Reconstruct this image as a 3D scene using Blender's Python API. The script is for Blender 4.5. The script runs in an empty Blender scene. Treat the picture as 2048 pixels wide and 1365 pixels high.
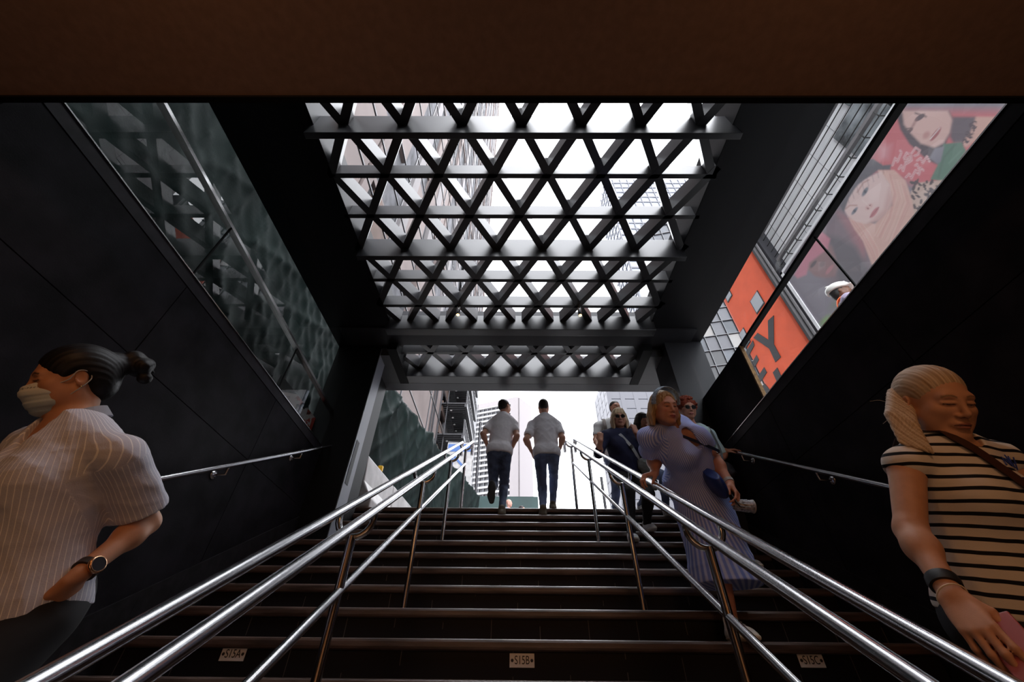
import bpy, bmesh, math, random
import numpy as np
random.seed(7)
RNG = np.random.RandomState(11)
scene = bpy.context.scene
COL = scene.collection
PI = math.pi

# ------------------------------------------------------------------ camera
W_PX, H_PX = 2048.0, 1365.0
HOR = 1345.0
FPX = math.sqrt((HOR - 682.5) * (682.5 + 237))
PITCH = math.atan((HOR - 682.5) / FPX)
ROLL = math.radians(0.6)
YAW = math.radians(0.5)
C_FW = np.array([-math.sin(YAW) * math.cos(PITCH), math.cos(YAW) * math.cos(PITCH), math.sin(PITCH)])
_r0 = np.array([math.cos(YAW), math.sin(YAW), 0.0])
_u0 = np.cross(_r0, C_FW)
C_R = _r0 * math.cos(ROLL) + _u0 * math.sin(ROLL)
C_U = -_r0 * math.sin(ROLL) + _u0 * math.cos(ROLL)


def ray(px, py):
    return C_FW + C_R * (px - 1024.0) / FPX - C_U * (py - 682.5) / FPX


def atY(px, py, Y):
    d = ray(px, py)
    return d * (Y / d[1])


def atX(px, py, X):
    d = ray(px, py)
    return d * (X / d[0])


def atZ(px, py, Z):
    d = ray(px, py)
    return d * (Z / d[2])


def proj(p):
    p = np.asarray(p, float)
    z = p @ C_FW
    return (1024 + FPX * (p @ C_R) / z, 682.5 - FPX * (p @ C_U) / z)


def reach(prev, px, py, L, far=True):
    """point on the sight line of a pixel at distance L from prev"""
    d = ray(px, py)
    d = d / np.linalg.norm(d)
    b = prev @ d
    disc = b * b - prev @ prev + L * L
    t = b if disc < 0 else (b + math.sqrt(disc) if far else b - math.sqrt(disc))
    return d * t


cam_data = bpy.data.cameras.new('camera')
cam = bpy.data.objects.new('camera', cam_data)
COL.objects.link(cam)
cam_data.sensor_width = 36.0
cam_data.lens = FPX / W_PX * 36.0
cam_data.clip_start = 0.02
cam_data.clip_end = 1000
from mathutils import Matrix, Vector
_m = Matrix(((C_R[0], C_U[0], -C_FW[0], 0), (C_R[1], C_U[1], -C_FW[1], 0), (C_R[2], C_U[2], -C_FW[2], 0), (0, 0, 0, 1)))
cam.matrix_world = _m
scene.camera = cam

# ------------------------------------------------------------------ materials
def new_mat(name):
    m = bpy.data.materials.new(name)
    m.use_nodes = True
    nt = m.node_tree
    b = nt.nodes['Principled BSDF']
    return m, nt, b


def mat(name, col, rough=0.5, metal=0.0, spec=0.5, var=0.0, vscale=8.0, bump=0.0, bscale=40.0, stretch=(1, 1, 1), emit=None, estr=0.0, col2=None, detail=4.0):
    m, nt, b = new_mat(name)
    b.inputs['Base Color'].default_value = (*col, 1)
    b.inputs['Roughness'].default_value = rough
    b.inputs['Metallic'].default_value = metal
    b.inputs['Specular IOR Level'].default_value = spec
    if var > 0 or bump > 0:
        tc = nt.nodes.new('ShaderNodeTexCoord')
        mp = nt.nodes.new('ShaderNodeMapping')
        mp.inputs['Scale'].default_value = stretch
        nt.links.new(tc.outputs['Object'], mp.inputs['Vector'])
    if var > 0:
        n = nt.nodes.new('ShaderNodeTexNoise')
        n.inputs['Scale'].default_value = vscale
        n.inputs['Detail'].default_value = detail
        nt.links.new(mp.outputs[0], n.inputs['Vector'])
        r = nt.nodes.new('ShaderNodeValToRGB')
        c2 = col2 if col2 else tuple(c * (1 + var) for c in col)
        c1 = col if col2 else tuple(c * (1 - var) for c in col)
        r.color_ramp.elements[0].position = 0.33
        r.color_ramp.elements[1].position = 0.67
        r.color_ramp.elements[0].color = (*c1, 1)
        r.color_ramp.elements[1].color = (*c2, 1)
        nt.links.new(n.outputs['Fac'], r.inputs['Fac'])
        nt.links.new(r.outputs['Color'], b.inputs['Base Color'])
    if bump > 0:
        n2 = nt.nodes.new('ShaderNodeTexNoise')
        n2.inputs['Scale'].default_value = bscale
        n2.inputs['Detail'].default_value = 3
        nt.links.new(mp.outputs[0], n2.inputs['Vector'])
        bp = nt.nodes.new('ShaderNodeBump')
        bp.inputs['Strength'].default_value = bump
        bp.inputs['Distance'].default_value = 0.01
        nt.links.new(n2.outputs['Fac'], bp.inputs['Height'])
        nt.links.new(bp.outputs['Normal'], b.inputs['Normal'])
    if emit:
        b.inputs['Emission Color'].default_value = (*emit, 1)
        b.inputs['Emission Strength'].default_value = estr
    return m


def attr_mat(name, attr='Col', rough=0.55, spec=0.4, bump=0.0, bscale=60.0, sheen=0.0, sss=0.0, var=0.0, vscale=12.0):
    """a material whose colour comes from the colour stored on the mesh (skin, prints, paint)"""
    m, nt, b = new_mat(name)
    a = nt.nodes.new('ShaderNodeAttribute')
    a.attribute_name = attr
    out = a.outputs['Color']
    tc = nt.nodes.new('ShaderNodeTexCoord')
    if var > 0:
        n = nt.nodes.new('ShaderNodeTexNoise')
        n.inputs['Scale'].default_value = vscale
        n.inputs['Detail'].default_value = 5
        nt.links.new(tc.outputs['Object'], n.inputs['Vector'])
        mr = nt.nodes.new('ShaderNodeMapRange')
        mr.inputs['From Min'].default_value = 0.3
        mr.inputs['From Max'].default_value = 0.7
        mr.inputs['To Min'].default_value = 1 - var
        mr.inputs['To Max'].default_value = 1 + var
        nt.links.new(n.outputs['Fac'], mr.inputs['Value'])
        mx = nt.nodes.new('ShaderNodeVectorMath')
        mx.operation = 'SCALE'
        nt.links.new(out, mx.inputs[0])
        nt.links.new(mr.outputs[0], mx.inputs['Scale'])
        out = mx.outputs[0]
    nt.links.new(out, b.inputs['Base Color'])
    b.inputs['Roughness'].default_value = rough
    b.inputs['Specular IOR Level'].default_value = spec
    if sheen:
        b.inputs['Sheen Weight'].default_value = sheen
    if bump > 0:
        n2 = nt.nodes.new('ShaderNodeTexNoise')
        n2.inputs['Scale'].default_value = bscale
        n2.inputs['Detail'].default_value = 3
        nt.links.new(tc.outputs['Object'], n2.inputs['Vector'])
        bp = nt.nodes.new('ShaderNodeBump')
        bp.inputs['Strength'].default_value = bump
        bp.inputs['Distance'].default_value = 0.005
        nt.links.new(n2.outputs['Fac'], bp.inputs['Height'])
        nt.links.new(bp.outputs['Normal'], b.inputs['Normal'])
    return m


def stripe_mat(name, base, line, period, width, axis=0, rough=0.8, bump=0.25, bscale=220.0, soft=0.15, wob=0.0, line2=None):
    """woven cloth: stripes along one axis of the cloth coordinate 'cl' kept on the mesh"""
    m, nt, b = new_mat(name)
    a = nt.nodes.new('ShaderNodeAttribute')
    a.attribute_name = 'cl'
    sx = nt.nodes.new('ShaderNodeSeparateXYZ')
    nt.links.new(a.outputs['Vector'], sx.inputs[0])
    src = sx.outputs[axis]
    tc = nt.nodes.new('ShaderNodeTexCoord')
    if wob > 0:
        n = nt.nodes.new('ShaderNodeTexNoise')
        n.inputs['Scale'].default_value = 9
        nt.links.new(tc.outputs['Object'], n.inputs['Vector'])
        ma = nt.nodes.new('ShaderNodeMath')
        ma.operation = 'MULTIPLY_ADD'
        ma.inputs[1].default_value = wob
        nt.links.new(n.outputs['Fac'], ma.inputs[0])
        nt.links.new(src, ma.inputs[2])
        src = ma.outputs[0]
    d = nt.nodes.new('ShaderNodeMath'); d.operation = 'DIVIDE'; d.inputs[1].default_value = period
    nt.links.new(src, d.inputs[0])
    f = nt.nodes.new('ShaderNodeMath'); f.operation = 'FRACT'
    nt.links.new(d.outputs[0], f.inputs[0])
    s = nt.nodes.new('ShaderNodeMath'); s.operation = 'SUBTRACT'; s.inputs[1].default_value = 0.5
    nt.links.new(f.outputs[0], s.inputs[0])
    ab = nt.nodes.new('ShaderNodeMath'); ab.operation = 'ABSOLUTE'
    nt.links.new(s.outputs[0], ab.inputs[0])
    mr = nt.nodes.new('ShaderNodeMapRange')
    h = width / period / 2
    mr.inputs['From Min'].default_value = h * (1 - soft)
    mr.inputs['From Max'].default_value = h * (1 + soft)
    nt.links.new(ab.outputs[0], mr.inputs['Value'])
    mx = nt.nodes.new('ShaderNodeMix'); mx.data_type = 'RGBA'
    mx.inputs[6].default_value = (*line, 1)
    mx.inputs[7].default_value = (*base, 1)
    nt.links.new(mr.outputs[0], mx.inputs[0])
    nt.links.new(mx.outputs[2], b.inputs['Base Color'])
    b.inputs['Roughness'].default_value = rough
    b.inputs['Specular IOR Level'].default_value = 0.2
    if bump > 0:
        n2 = nt.nodes.new('ShaderNodeTexNoise')
        n2.inputs['Scale'].default_value = bscale
        nt.links.new(tc.outputs['Object'], n2.inputs['Vector'])
        bp = nt.nodes.new('ShaderNodeBump')
        bp.inputs['Strength'].default_value = bump
        bp.inputs['Distance'].default_value = 0.004
        nt.links.new(n2.outputs['Fac'], bp.inputs['Height'])
        nt.links.new(bp.outputs['Normal'], b.inputs['Normal'])
    return m


def glass_mat(name, tint=(0.9, 0.95, 0.93), ior=1.5, rough=0.0, haze=0.0, boost=1.0):
    """thin pane: clear with a Fresnel reflection of whatever stands opposite"""
    m = bpy.data.materials.new(name)
    m.use_nodes = True
    nt = m.node_tree
    for n in list(nt.nodes):
        nt.nodes.remove(n)
    out = nt.nodes.new('ShaderNodeOutputMaterial')
    tr = nt.nodes.new('ShaderNodeBsdfTransparent'); tr.inputs[0].default_value = (*tint, 1)
    gl = nt.nodes.new('ShaderNodeBsdfGlossy'); gl.inputs['Roughness'].default_value = rough
    gl.inputs[0].default_value = (1, 1, 1, 1)
    fr = nt.nodes.new('ShaderNodeLayerWeight'); fr.inputs['Blend'].default_value = 0.5
    pw = nt.nodes.new('ShaderNodeMath'); pw.operation = 'POWER'; pw.inputs[1].default_value = 5.0
    nt.links.new(fr.outputs['Facing'], pw.inputs[0])
    mul = nt.nodes.new('ShaderNodeMath'); mul.operation = 'MULTIPLY_ADD'; mul.inputs[1].default_value = 0.92; mul.use_clamp = True
    mul.inputs[2].default_value = 0.04 * boost
    nt.links.new(pw.outputs[0], mul.inputs[0])
    mx = nt.nodes.new('ShaderNodeMixShader')
    nt.links.new(mul.outputs[0], mx.inputs[0])
    nt.links.new(tr.outputs[0], mx.inputs[1]); nt.links.new(gl.outputs[0], mx.inputs[2])
    last = mx
    if haze > 0:
        df = nt.nodes.new('ShaderNodeBsdfTranslucent'); df.inputs[0].default_value = (0.8, 0.82, 0.85, 1)
        m2 = nt.nodes.new('ShaderNodeMixShader'); m2.inputs[0].default_value = haze
        nt.links.new(mx.outputs[0], m2.inputs[1]); nt.links.new(df.outputs[0], m2.inputs[2])
        last = m2
    nt.links.new(last.outputs[0], out.inputs['Surface'])
    return m


# ------------------------------------------------------------------ objects
def tag(o, label=None, cat=None, group=None, kind=None):
    if label: o['label'] = label
    if cat: o['category'] = cat
    if group: o['group'] = group
    if kind: o['kind'] = kind
    return o


def empty(name, loc, label=None, cat=None, group=None, kind=None):
    o = bpy.data.objects.new(name, None)
    o.empty_display_size = 0.05
    COL.objects.link(o)
    o.location = loc
    return tag(o, label, cat, group, kind)


def wloc(o):
    v = np.zeros(3)
    while o is not None:
        v += np.array(o.location)
        o = o.parent
    return v


def mesh_obj(name, verts, faces, material, parent=None, smooth=False, loc=None):
    """verts in world coordinates; stored relative to the parent (or to loc for a top-level mesh)"""
    off = wloc(parent) if parent is not None else (np.array(loc, float) if loc is not None else np.zeros(3))
    v = np.asarray(verts, float) - off
    me = bpy.data.meshes.new(name)
    me.from_pydata([tuple(x) for x in v], [], [tuple(f) for f in faces])
    me.validate()
    me.update()
    if smooth:
        me.polygons.foreach_set('use_smooth', [True] * len(me.polygons))
    o = bpy.data.objects.new(name, me)
    COL.objects.link(o)
    if parent is not None:
        o.parent = parent
    elif loc is not None:
        o.location = loc
    if material is not None:
        me.materials.append(material)
    return o


def unit(v):
    v = np.asarray(v, float)
    return v / (np.linalg.norm(v) + 1e-12)


class MB:
    """collects boxes, bars, tubes ... into ONE mesh"""
    def __init__(s):
        s.v = []; s.f = []; s.sm = []

    def add(s, vs, fs, smooth=False):
        n = len(s.v)
        s.v.extend([tuple(map(float, x)) for x in vs])
        s.f.extend([tuple(i + n for i in f) for f in fs])
        s.sm.extend([smooth] * len(fs))
        return s

    def box(s, x0, x1, y0, y1, z0, z1):
        vs = [(x, y, z) for x in (x0, x1) for y in (y0, y1) for z in (z0, z1)]
        return s.add(vs, [(0, 1, 3, 2), (4, 6, 7, 5), (0, 4, 5, 1), (2, 3, 7, 6), (0, 2, 6, 4), (1, 5, 7, 3)])

    def hexa(s, p):
        """8 points: bottom ring 0-3, top ring 4-7"""
        return s.add(p, [(0, 3, 2, 1), (4, 5, 6, 7), (0, 1, 5, 4), (1, 2, 6, 5), (2, 3, 7, 6), (3, 0, 4, 7)])

    def bar(s, a, b, w, h, up=(0, 0, 1)):
        """rectangular bar from a to b, width w across, height h along up"""
        a = np.array(a, float); b = np.array(b, float)
        t = unit(b - a)
        u = np.array(up, float); u = unit(u - t * (u @ t))
        r = np.cross(t, u)
        p = []
        for c in (a, b):
            for i, j in ((-1, -1), (1, -1), (1, 1), (-1, 1)):
                p.append(c + r * i * w / 2 + u * j * h / 2)
        return s.hexa(p)

    def poly(s, pts, n, d):
        """flat polygon pts extruded by vector n*d"""
        pts = [np.array(q, float) for q in pts]
        nn = np.array(n, float) * d
        k = len(pts)
        vs = pts + [q + nn for q in pts]
        fs = [tuple(range(k))[::-1], tuple(range(k, 2 * k))]
        for i in range(k):
            j = (i + 1) % k
            fs.append((i, j, k + j, k + i))
        return s.add(vs, fs)

    def tube(s, pts, r, n=14, closed=False, caps=True, flat=None):
        pts = [np.array(p, float) for p in pts]
        k = len(pts)
        rs = r if hasattr(r, '__len__') else [r] * k
        rings = []
        prev = None
        for i in range(k):
            if closed:
                t = unit(pts[(i + 1) % k] - pts[i - 1])
            elif i == 0:
                t = unit(pts[1] - pts[0])
            elif i == k - 1:
                t = unit(pts[-1] - pts[-2])
            else:
                t = unit(unit(pts[i + 1] - pts[i]) + unit(pts[i] - pts[i - 1]))
            if prev is None:
                a = np.array((0, 0, 1.0)) if abs(t[2]) < 0.9 else np.array((1.0, 0, 0))
                u = unit(a - t * (a @ t))
            else:
                u = unit(prev - t * (prev @ t))
            prev = u
            w = np.cross(t, u)
            sc = 1.0
            if not closed and 0 < i < k - 1:
                c = unit(pts[i] - pts[i - 1]) @ t
                sc = 1.0 / max(c, 0.6)
            rings.append([pts[i] + (u * math.cos(2 * PI * j / n) + w * math.sin(2 * PI * j / n)) * rs[i] for j in range(n)])
        vs = [p for rg in rings for p in rg]
        fs = []
        for i in range(k if closed else k - 1):
            i2 = (i + 1) % k
            for j in range(n):
                j2 = (j + 1) % n
                fs.append((i * n + j, i * n + j2, i2 * n + j2, i2 * n + j))
        s.add(vs, fs, True)
        if caps and not closed:
            s.add(rings[0], [tuple(range(n))[::-1]])
            s.add(rings[-1], [tuple(range(n))])
        return s

    def lathe(s, c, prof, axis=(0, 0, 1), n=20):
        """prof: (radius, offset along axis)"""
        c = np.array(c, float); t = unit(axis)
        a = np.array((1.0, 0, 0)) if abs(t[0]) < 0.9 else np.array((0, 1.0, 0))
        u = unit(a - t * (a @ t)); w = np.cross(t, u)
        vs = []
        for r, z in prof:
            for j in range(n):
                vs.append(c + t * z + (u * math.cos(2 * PI * j / n) + w * math.sin(2 * PI * j / n)) * r)
        fs = []
        for i in range(len(prof) - 1):
            for j in range(n):
                j2 = (j + 1) % n
                fs.append((i * n + j, i * n + j2, (i + 1) * n + j2, (i + 1) * n + j))
        s.add(vs, fs, True)
        s.add(vs[:n], [tuple(range(n))[::-1]])
        s.add(vs[-n:], [tuple(range(n))])
        return s

    def strip(s, pts, n, w, th, normals=None):
        """flat ribbon (strap) along pts; n = outward normal(s)"""
        pts = [np.array(p, float) for p in pts]
        k = len(pts)
        vs = []
        for i in range(k):
            t = unit(pts[min(i + 1, k - 1)] - pts[max(i - 1, 0)])
            nn = np.array(normals[i] if normals is not None else n, float)
            nn = unit(nn - t * (nn @ t))
            sd = np.cross(t, nn)
            for a, b in ((-1, 0), (1, 0), (1, 1), (-1, 1)):
                vs.append(pts[i] + sd * a * w / 2 + nn * b * th)
        fs = []
        for i in range(k - 1):
            for j in range(4):
                j2 = (j + 1) % 4
                fs.append((i * 4 + j, i * 4 + j2, i * 4 + 4 + j2, i * 4 + 4 + j))
        fs.append((0, 3, 2, 1)); b = (k - 1) * 4
        fs.append((b, b + 1, b + 2, b + 3))
        return s.add(vs, fs)

    def build(s, name, material, parent=None, loc=None, bevel=0.0, segs=2):
        o = mesh_obj(name, s.v, s.f, material, parent, loc=loc)
        if any(s.sm) and len(o.data.polygons) == len(s.sm):
            o.data.polygons.foreach_set('use_smooth', s.sm)
        bm = bmesh.new(); bm.from_mesh(o.data)
        bmesh.ops.recalc_face_normals(bm, faces=bm.faces)
        bm.to_mesh(o.data); bm.free()
        if bevel > 0:
            md = o.modifiers.new('bevel', 'BEVEL')
            md.width = bevel; md.segments = segs; md.limit_method = 'ANGLE'
        return o


def arc(c, a, b, r, a0, a1, n=10):
    """points on a circle in the plane of unit vectors a, b"""
    c = np.array(c, float); a = np.array(a, float); b = np.array(b, float)
    return [c + (a * math.cos(t) + b * math.sin(t)) * r for t in np.linspace(a0, a1, n)]


def smooth_path(pts, n=8):
    """Catmull-Rom through the points"""
    P = [np.array(p, float) for p in pts]
    P = [2 * P[0] - P[1]] + P + [2 * P[-1] - P[-2]]
    out = []
    for i in range(1, len(P) - 2):
        for t in np.linspace(0, 1, n, endpoint=False):
            out.append(0.5 * (2 * P[i] + (P[i + 1] - P[i - 1]) * t + (2 * P[i - 1] - 5 * P[i] + 4 * P[i + 1] - P[i + 2]) * t * t + (3 * P[i] - P[i - 1] - 3 * P[i + 1] + P[i + 2]) * t ** 3))
    out.append(P[-2])
    return out
# ------------------------------------------------------------------ sculpting: smooth unions polygonised as one surface
def smin(a, b, k):
    h = np.clip(0.5 + 0.5 * (b - a) / k, 0, 1)
    return b + (a - b) * h - k * h * (1 - h)


def cone(a, b, ra, rb, k=0.02, flat=None, op='add'):
    return dict(t='cone', a=np.array(a, float), b=np.array(b, float), ra=ra, rb=rb, k=k, flat=flat, op=op)


def ball(c, r, k=0.02, op='add'):
    return cone(c, np.array(c, float) + 1e-5, r, r, k, op=op)


def ell(c, r, R=None, k=0.02, op='add'):
    return dict(t='ell', c=np.array(c, float), r=np.array(r, float), R=np.eye(3) if R is None else np.array(R, float), k=k, op=op)


def halfspace(p, n):
    """keeps the side n points away from"""
    return dict(t='plane', p=np.array(p, float), n=unit(n))


def prim_box(p):
    if p['t'] == 'cone':
        m = max(p['ra'], p['rb'])
        return np.minimum(p['a'], p['b']) - m, np.maximum(p['a'], p['b']) + m
    m = np.sqrt(((p['R'] * p['r'][None, :]) ** 2).sum(1))
    return p['c'] - m, p['c'] + m


def prim_dist(p, P):
    if p['t'] == 'cone':
        d = p['b'] - p['a']
        A = P - p['a']
        if p['flat'] is not None:
            n, q = p['flat']
            n = np.array(n, float)
            A = A + (A @ n)[..., None] * (n * (1 / q - 1))
            d = d + (d @ n) * n * (1 / q - 1)
        t = np.clip((A @ d) / max(d @ d, 1e-12), 0, 1)
        D = np.sqrt(((A - t[..., None] * d) ** 2).sum(-1)) - (p['ra'] + (p['rb'] - p['ra']) * t)
        return D * (min(1, p['flat'][1]) ** 0.5 if p['flat'] is not None else 1)
    L = (P - p['c']) @ p['R']
    k0 = np.sqrt(((L / p['r']) ** 2).sum(-1))
    k1 = np.sqrt(((L / p['r'] ** 2) ** 2).sum(-1)) + 1e-9
    return k0 * (k0 - 1) / k1


def inflate(prims, o):
    out = []
    for p in prims:
        q = dict(p)
        if q['t'] == 'cone':
            q['ra'] = q['ra'] + o; q['rb'] = q['rb'] + o
        elif q['t'] == 'ell':
            q['r'] = q['r'] + o
        out.append(q)
    return out


def field(prims, h, disp=None, cuts=(), shell=None, pad=4):
    lo = np.full(3, 1e9); hi = -lo
    for p in prims:
        if p['op'] == 'add':
            a, b = prim_box(p)
            lo = np.minimum(lo, a); hi = np.maximum(hi, b)
    for c in cuts:          # axis-aligned trimming of the work volume
        n = c['n']
        ax = int(np.argmax(np.abs(n)))
        if abs(n[ax]) > 0.995:
            if n[ax] > 0: hi[ax] = min(hi[ax], c['p'][ax] + 0.02)
            else: lo[ax] = max(lo[ax], c['p'][ax] - 0.02)
    lo = lo - pad * h; hi = hi + pad * h
    N = np.ceil((hi - lo) / h).astype(int) + 1
    F = np.full(N, 0.25, np.float32)
    ax = [lo[i] + h * np.arange(N[i]) for i in range(3)]
    for p in prims:
        a, b = prim_box(p)
        m = max(p['k'] * 1.5, 0.01) + 3 * h
        i0 = np.maximum(np.floor((a - m - lo) / h).astype(int), 0)
        i1 = np.minimum(np.ceil((b + m - lo) / h).astype(int) + 1, N)
        if np.any(i1 <= i0):
            continue
        g = np.stack(np.meshgrid(*[ax[i][i0[i]:i1[i]] for i in range(3)], indexing='ij'), -1)
        D = prim_dist(p, g).astype(np.float32)
        sl = tuple(slice(i0[i], i1[i]) for i in range(3))
        if p['op'] == 'add':
            F[sl] = smin(F[sl], D, p['k'])
        elif p['op'] == 'sub':
            F[sl] = -smin(-F[sl], D, p['k'])
    if disp is not None:
        idx = np.nonzero(np.abs(F) < 0.03)
        P = np.stack([ax[i][idx[i]] for i in range(3)], -1)
        F[idx] += disp(P).astype(np.float32)
    if shell is not None:
        F = np.maximum(F, -(F + shell))
    if cuts:
        G = np.meshgrid(*ax, indexing='ij', sparse=True)
        for c in cuts:
            D = sum((G[i] - c['p'][i]) * c['n'][i] for i in range(3)).astype(np.float32)
            F = -smin(-F, -D, 0.004) if c.get('soft', True) else np.maximum(F, D)
    return F, lo


def nets(F, lo, h):
    s = F < 0
    n = np.array(F.shape)
    c = np.zeros(n - 1, np.int8)
    offs = [(i, j, k) for i in (0, 1) for j in (0, 1) for k in (0, 1)]
    sub = lambda A, o: A[o[0]:n[0] - 1 + o[0], o[1]:n[1] - 1 + o[1], o[2]:n[2] - 1 + o[2]]
    for o in offs:
        c += sub(s, o)
    act = (c > 0) & (c < 8)
    ids = np.full(c.shape, -1, np.int64)
    I = np.nonzero(act)
    m = len(I[0])
    ids[I] = np.arange(m)
    I = np.stack(I, -1)
    acc = np.zeros((m, 3)); cnt = np.zeros(m)
    for o in offs:
        for ax in range(3):
            if o[ax]:
                continue
            o2 = list(o); o2[ax] = 1
            a = F[I[:, 0] + o[0], I[:, 1] + o[1], I[:, 2] + o[2]]
            b = F[I[:, 0] + o2[0], I[:, 1] + o2[1], I[:, 2] + o2[2]]
            k = (a < 0) != (b < 0)
            t = np.where(k, a / np.where(k, a - b, 1), 0)
            q = np.tile(np.array(o, float), (m, 1)); q[:, ax] = t
            acc[k] += q[k]; cnt[k] += 1
    V = lo + (I + acc / np.maximum(cnt, 1)[:, None]) * h
    Q = []
    for ax in range(3):
        u, v = (ax + 1) % 3, (ax + 2) % 3
        sl0 = [slice(None)] * 3; sl1 = [slice(None)] * 3
        sl0[ax] = slice(0, n[ax] - 1); sl1[ax] = slice(1, n[ax])
        sl0[u] = sl1[u] = slice(1, n[u] - 1); sl0[v] = sl1[v] = slice(1, n[v] - 1)
        a = s[tuple(sl0)]; b = s[tuple(sl1)]
        E = np.stack(np.nonzero(a != b), -1)
        if len(E) == 0:
            continue
        flip = a[E[:, 0], E[:, 1], E[:, 2]]
        E = E.copy(); E[:, u] += 1; E[:, v] += 1
        def cell(du, dv):
            G = E.copy(); G[:, u] -= du; G[:, v] -= dv
            return ids[G[:, 0], G[:, 1], G[:, 2]]
        q = np.stack([cell(1, 1), cell(0, 1), cell(0, 0), cell(1, 0)], -1)
        q[~flip] = q[~flip][:, ::-1]
        Q.append(q)
    return V, np.concatenate(Q)


def relax(V, Q, it=1, w=0.5):
    for _ in range(it):
        S = np.zeros_like(V); C = np.zeros(len(V))
        for i in range(4):
            a, b = Q[:, i], Q[:, (i + 1) % 4]
            np.add.at(S, a, V[b]); np.add.at(C, a, 1)
            np.add.at(S, b, V[a]); np.add.at(C, b, 1)
        V = V * (1 - w) + w * S / np.maximum(C, 1)[:, None]
    return V


def quick_mesh(name, V, Q, material, parent=None, loc=None, col=None, cl=None):
    off = wloc(parent) if parent is not None else (np.array(loc, float) if loc is not None else np.zeros(3))
    me = bpy.data.meshes.new(name)
    me.vertices.add(len(V)); me.loops.add(len(Q) * 4); me.polygons.add(len(Q))
    me.vertices.foreach_set('co', (V - off).astype(np.float32).ravel())
    me.loops.foreach_set('vertex_index', Q.astype(np.int32).ravel())
    me.polygons.foreach_set('loop_start', (np.arange(len(Q)) * 4).astype(np.int32))
    me.update(calc_edges=True)
    me.polygons.foreach_set('use_smooth', np.ones(len(Q), bool))
    if col is not None:
        a = me.color_attributes.new('Col', 'FLOAT_COLOR', 'POINT')
        a.data.foreach_set('color', np.concatenate([col, np.ones((len(V), 1))], 1).astype(np.float32).ravel())
    if cl is not None:
        a = me.attributes.new('cl', 'FLOAT_VECTOR', 'POINT')
        a.data.foreach_set('vector', cl.astype(np.float32).ravel())
    o = bpy.data.objects.new(name, me)
    COL.objects.link(o)
    if parent is not None: o.parent = parent
    elif loc is not None: o.location = loc
    for m in (material if isinstance(material, (list, tuple)) else [material]):
        me.materials.append(m)
    return o


def sculpt(name, prims, h, material, parent=None, loc=None, disp=None, cuts=(), shell=None, paint=None, cloth=None, smooth=1):
    F, lo = field(prims, h, disp, cuts, shell)
    V, Q = nets(F, lo, h)
    if smooth:
        V = relax(V, Q, smooth)
    return quick_mesh(name, V, Q, material, parent, loc, paint(V) if paint else None, cloth(V) if cloth else None)


def wav(P, seed, f, n=5):
    r = np.random.RandomState(seed)
    out = np.zeros(len(P))
    for i in range(n):
        d = r.normal(size=3); d /= np.linalg.norm(d)
        d2 = r.normal(size=3)
        out += np.sin(P @ d * f * r.uniform(0.6, 1.6) + r.uniform(0, 6.28) + 1.3 * np.sin(P @ d2 * f * 0.5 + i))
    return out / n
# ------------------------------------------------------------------ palette
M = {}
M['stone'] = mat('black_stone', (0.011, 0.010, 0.013), rough=0.5, spec=0.08, var=0.5, vscale=5, bump=0.06, bscale=120)
M['stone_cap'] = mat('black_stone_cap', (0.016, 0.014, 0.019), rough=0.45, spec=0.2, var=0.4, vscale=9)
M['joint'] = mat('wall_joint', (0.03, 0.028, 0.028), rough=0.7)
M['nosing'] = mat('worn_nosing', (0.040, 0.025, 0.019), rough=0.30, spec=0.55, var=0.55, vscale=7, stretch=(0.6, 3, 6), bump=0.15, bscale=90, col2=(0.105, 0.066, 0.052))
M['skirting'] = mat('skirting_stone', (0.012, 0.011, 0.013), rough=0.5, spec=0.15, var=0.4, vscale=14)
M['soffit'] = mat('brown_soffit', (0.30, 0.19, 0.14), rough=0.6, var=0.1, vscale=30, spec=0.2)
M['blackpaint'] = mat('black_paint', (0.006, 0.006, 0.0065), rough=0.5, spec=0.12)
M['beam'] = mat('dark_lacquered_beam', (0.020, 0.020, 0.024), rough=0.34, spec=0.95, var=0.15, vscale=3)
M['beamside'] = mat('charcoal_metal', (0.022, 0.022, 0.026), rough=0.4, spec=0.3)
M['sidepaint'] = mat('black_beam_casing', (0.007, 0.007, 0.009), rough=0.45, spec=0.18)
M['column_daylight'] = mat('daylit_column_side', (0.26, 0.28, 0.33), rough=0.45, spec=0.3)  # pale tone stands in for daylight on the black column's inner side
M['fascia'] = mat('grey_metal_soffit', (0.06, 0.06, 0.068), rough=0.3, spec=0.5, var=0.12, vscale=3)
M['steel'] = mat('brushed_steel', (0.58, 0.58, 0.60), rough=0.22, metal=1.0)
M['steelpost'] = mat('brushed_steel_post', (0.50, 0.49, 0.49), rough=0.2, metal=1.0)
M['darksteel'] = mat('dark_steel', (0.06, 0.06, 0.065), rough=0.45, metal=0.6)
M['chrome'] = mat('chrome_trim', (0.75, 0.75, 0.76), rough=0.22, metal=1.0)
M['brass'] = mat('brass_edge', (0.16, 0.085, 0.03), rough=0.4, metal=0.6, var=0.4, vscale=30)
M['plate'] = mat('number_plate_metal', (0.86, 0.84, 0.82), rough=0.45)
M['ink'] = mat('black_lettering', (0.01, 0.01, 0.01), rough=0.5)
M['glass'] = glass_mat('clear_glass', tint=(0.86, 0.92, 0.9), boost=1.6)
M['glassr'] = glass_mat('clear_glass_bright', tint=(0.9, 0.93, 0.93), boost=1.3)
M['street'] = mat('street_paving', (0.24, 0.235, 0.23), rough=0.85, var=0.2, vscale=2)
M['floor'] = mat('station_floor', (0.05, 0.045, 0.04), rough=0.5, var=0.3, vscale=3)
M['white'] = mat('white_plastic', (0.40, 0.39, 0.385), rough=0.45, var=0.2, vscale=5)
M['lampglow'] = mat('warm_lamp_glow', (1, 0.6, 0.25), emit=(1.0, 0.45, 0.12), estr=9.0)
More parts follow.
